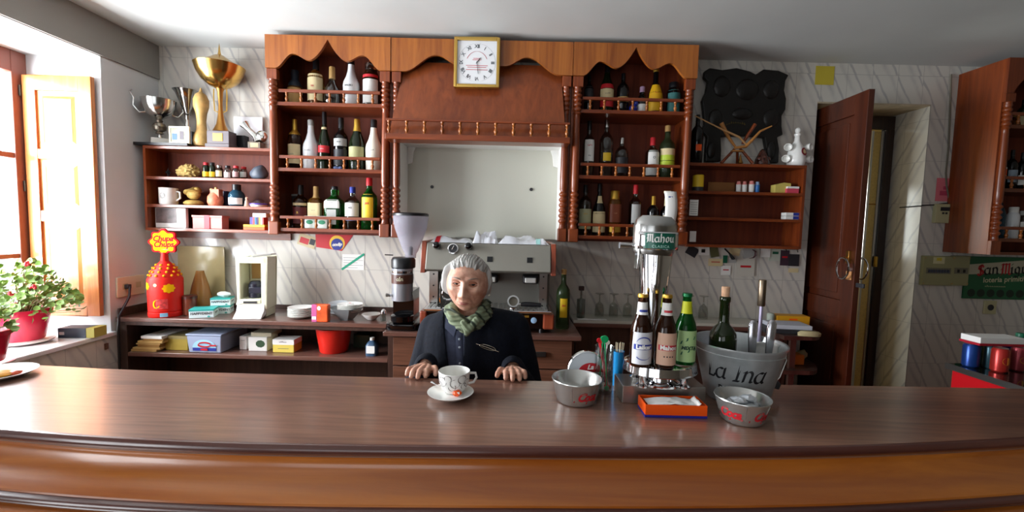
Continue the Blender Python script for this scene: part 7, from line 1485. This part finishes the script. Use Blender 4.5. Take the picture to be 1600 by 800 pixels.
cutmesh(shirt, 'blouse', navy, [(Vector((0, 0, nk.z - .024)), Vector((0, 0, 1)))], .003, lambda c: c.z > nk.z - .024 or c.z < .62, lambda co: folds(co, .002))
xa = Xof(697, 1.42, 1.2); xb = Xof(724, 1.42, 1.2); xt = Xof(728, 1.42, 1.3)
coat = MB(); torso(coat, .017); arms(coat, .014); coat = remesh(coat, .007, 8)
na = Vector((1, 0, .16)).normalized(); nb3 = Vector((1, 0, -.04)).normalized()
PA, PB = Vector((xa, 1.4, 1.15)), Vector((xb, 1.4, 1.2))
def dele(c):
    if c.z > nk.z - .012: return True
    if math.hypot(c.x - nk.x, c.y - nk.y - .02) < .066 and c.z > nk.z - .07: return True
    if c.z < .60: return True
    if c.y < BYY and (c - PA).dot(na) > 0 and (c - PB).dot(nb3) < 0 and (abs(c.x - ch.x) < .12): return True
    for wr in (wrL, wrR):
        if c.y < wr.y - .004 and (c - wr).length < .07: return True
    return False
cutmesh(coat, 'cardigan', card, [(PA, na), (PB, nb3), (Vector((0, 0, nk.z - .012)), Vector((0, 0, 1))), (wrL + Vector((0, -.004, 0)), Vector((0, 1, 0)))], .004, dele, folds)
# blouse placket, collar and buttons
def front_y(x, z):
    best = 9
    for v in shirt.v:
        if abs(v.x - x) < .012 and abs(v.z - z) < .012 and v.y < best: best = v.y
    return best if best < 9 else 1.45
xp = Xof(716, 1.42, 1.2)
pts = [Vector((xp + .004 * (i - 3) * .3, front_y(xp, z) - .005, z)) for i, z in enumerate([nk.z - .075 - .028 * i for i in range(9)])]
MB().tube(pts, .011, 8, flat=.25).build('placket', navy, woman, world=True)
for i in (1, 2, 4, 6): MB().ball(pts[i] + Vector((.002, -.004, 0)), .0042, .002, .0042, 12, 6).build('button', mat('button_pearl', 'B8C4D0', .2), woman, world=True)
for s in (-1, 1):
    a = pts[0] + Vector((s * .006, -.004, .014)); c2 = MB().add([a, a + Vector((s * .040, .012, .030)), a + Vector((s * .042, .006, -.006)), a + Vector((s * .010, -.003, -.034))], [(0, 1, 2, 3)]); c2.build('collar', navy, woman, world=True, solid=.003, smooth=False)
# brooch
bp_ = Vector((Xof(762, 1.42, 1.25), 0, atY(762, 546, 1.42).z)); yb = min([v.y for v in coat.v if abs(v.x - bp_.x) < .02 and abs(v.z - bp_.z) < .02] or [1.43]) - .006
br = MB().tube([Vector((bp_.x + .027 * math.cos(a) * 1, yb + .003 * math.cos(a), bp_.z + .007 * math.sin(a) - .30 * .027 * math.cos(a))) for a in [2 * PI * i / 28 for i in range(28)]], .0016, 6, closed=True)
br.tube([Vector((bp_.x - .040, yb, bp_.z + .012)), Vector((bp_.x, yb - .001, bp_.z)), Vector((bp_.x + .038, yb, bp_.z - .014))], .0012, 6).build('brooch', mat('brooch_silver', 'D8D4C4', .2, 1), woman, world=True)
# scarf: two loops round the neck, crossing low at the throat, short tail
scm = mat('scarf_green', '6f7d54', .85, noise_amt=.4, noise_scale=28)
nt = scm.node_tree; tc = nt.nodes.new('ShaderNodeTexCoord'); wv = nt.nodes.new('ShaderNodeTexWave'); wv.inputs['Scale'].default_value = 9; wv.inputs['Distortion'].default_value = 3; wv.bands_direction = 'DIAGONAL'
cr_ = nt.nodes.new('ShaderNodeValToRGB'); cr_.color_ramp.elements[0].position = .06; cr_.color_ramp.elements[1].position = .22; cr_.color_ramp.elements[0].color = srgb('2c3528'); cr_.color_ramp.elements[1].color = srgb('6f7a60')
nt.links.new(tc.outputs['Object'], wv.inputs[0]); nt.links.new(wv.outputs['Color'], cr_.inputs[0]); nt.links.new(cr_.outputs[0], nt.nodes['Principled BSDF'].inputs['Base Color'])
def loop(cx, cy, z0_, rx, ry, dip, rad_, ph=0, tilt=0, n=64, seed=0):
    pts = []; rs = []
    for i in range(n):
        a = 2 * PI * i / n; fr_ = max(0, -math.sin(a)) ** 2.2; p = Vector((cx + rx * math.cos(a), cy + ry * math.sin(a) - .004 * fr_, z0_ - dip * fr_ + tilt * math.cos(a)))
        pts.append(p); rs.append(rad_ * (1 + .22 * noise.noise(Vector((a * 2.5, seed, 0))) + .10 * math.sin(a * 9 + seed)))
    return pts, rs
b = MB()
for (cx_, z_, rx_, ry_, dip, r_, tl, sd) in ((0, .010, .058, .066, .044, .0150, .004, 1), (-.002, -.012, .066, .076, .040, .0175, -.004, 4)):
    p_, r__ = loop(nk.x + cx_, nk.y - .0, nk.z + z_, rx_, ry_, dip, r_, tilt=tl, seed=sd); b.tube(p_, r__, 14, closed=True)
sc = remesh(b, .0035, 3)
for v in sc.v:
    a = math.atan2(v.y - nk.y, v.x - nk.x); r_ = math.hypot(v.x - nk.x, v.y - nk.y); g = .0028 * math.sin(v.z * 420 + 6 * noise.noise(Vector((a * 1.5, 0, 0))) + a * 5); k_ = 1 + g / max(r_, .01); v.x = nk.x + (v.x - nk.x) * k_; v.y = nk.y + (v.y - nk.y) * k_
sc.build('scarf', scm, woman, world=True, ang=180)
kx = Vector((Xof(731, 1.38, 1.24), nk.y - .092, nk.z - .050))
k2 = MB(); capsule(k2, kx + Vector((-.016, .004, .014)), kx + Vector((-.002, -.006, -.008)), .013, .012); capsule(k2, kx + Vector((.026, .006, .024)), kx + Vector((-.004, -.008, -.012)), .014, .011); capsule(k2, kx + Vector((-.002, -.006, -.01)), kx + Vector((-.006, -.002, -.020)), .011, .009)
k2 = remesh(k2, .0035, 2)
for v in k2.v: v.y += .002 * math.sin((v.x + v.z) * 380)
k2.build('scarf_knot', scm, woman, world=True, ang=180)
sk = MB().lathe([(.155, .62), (.165, .5), (.175, .36), (.17, .355), (.14, .5), (.0, .62)], (ch.x, BYY + .03, 0), 36, sy=.8); sk.build('skirt', card, woman, world=True)
for s in (-1, 1): MB().ball((ch.x + s * .09, BYY - .02, .035), .04, .10, .035, 16, 10).build('shoe', black, woman, world=True)
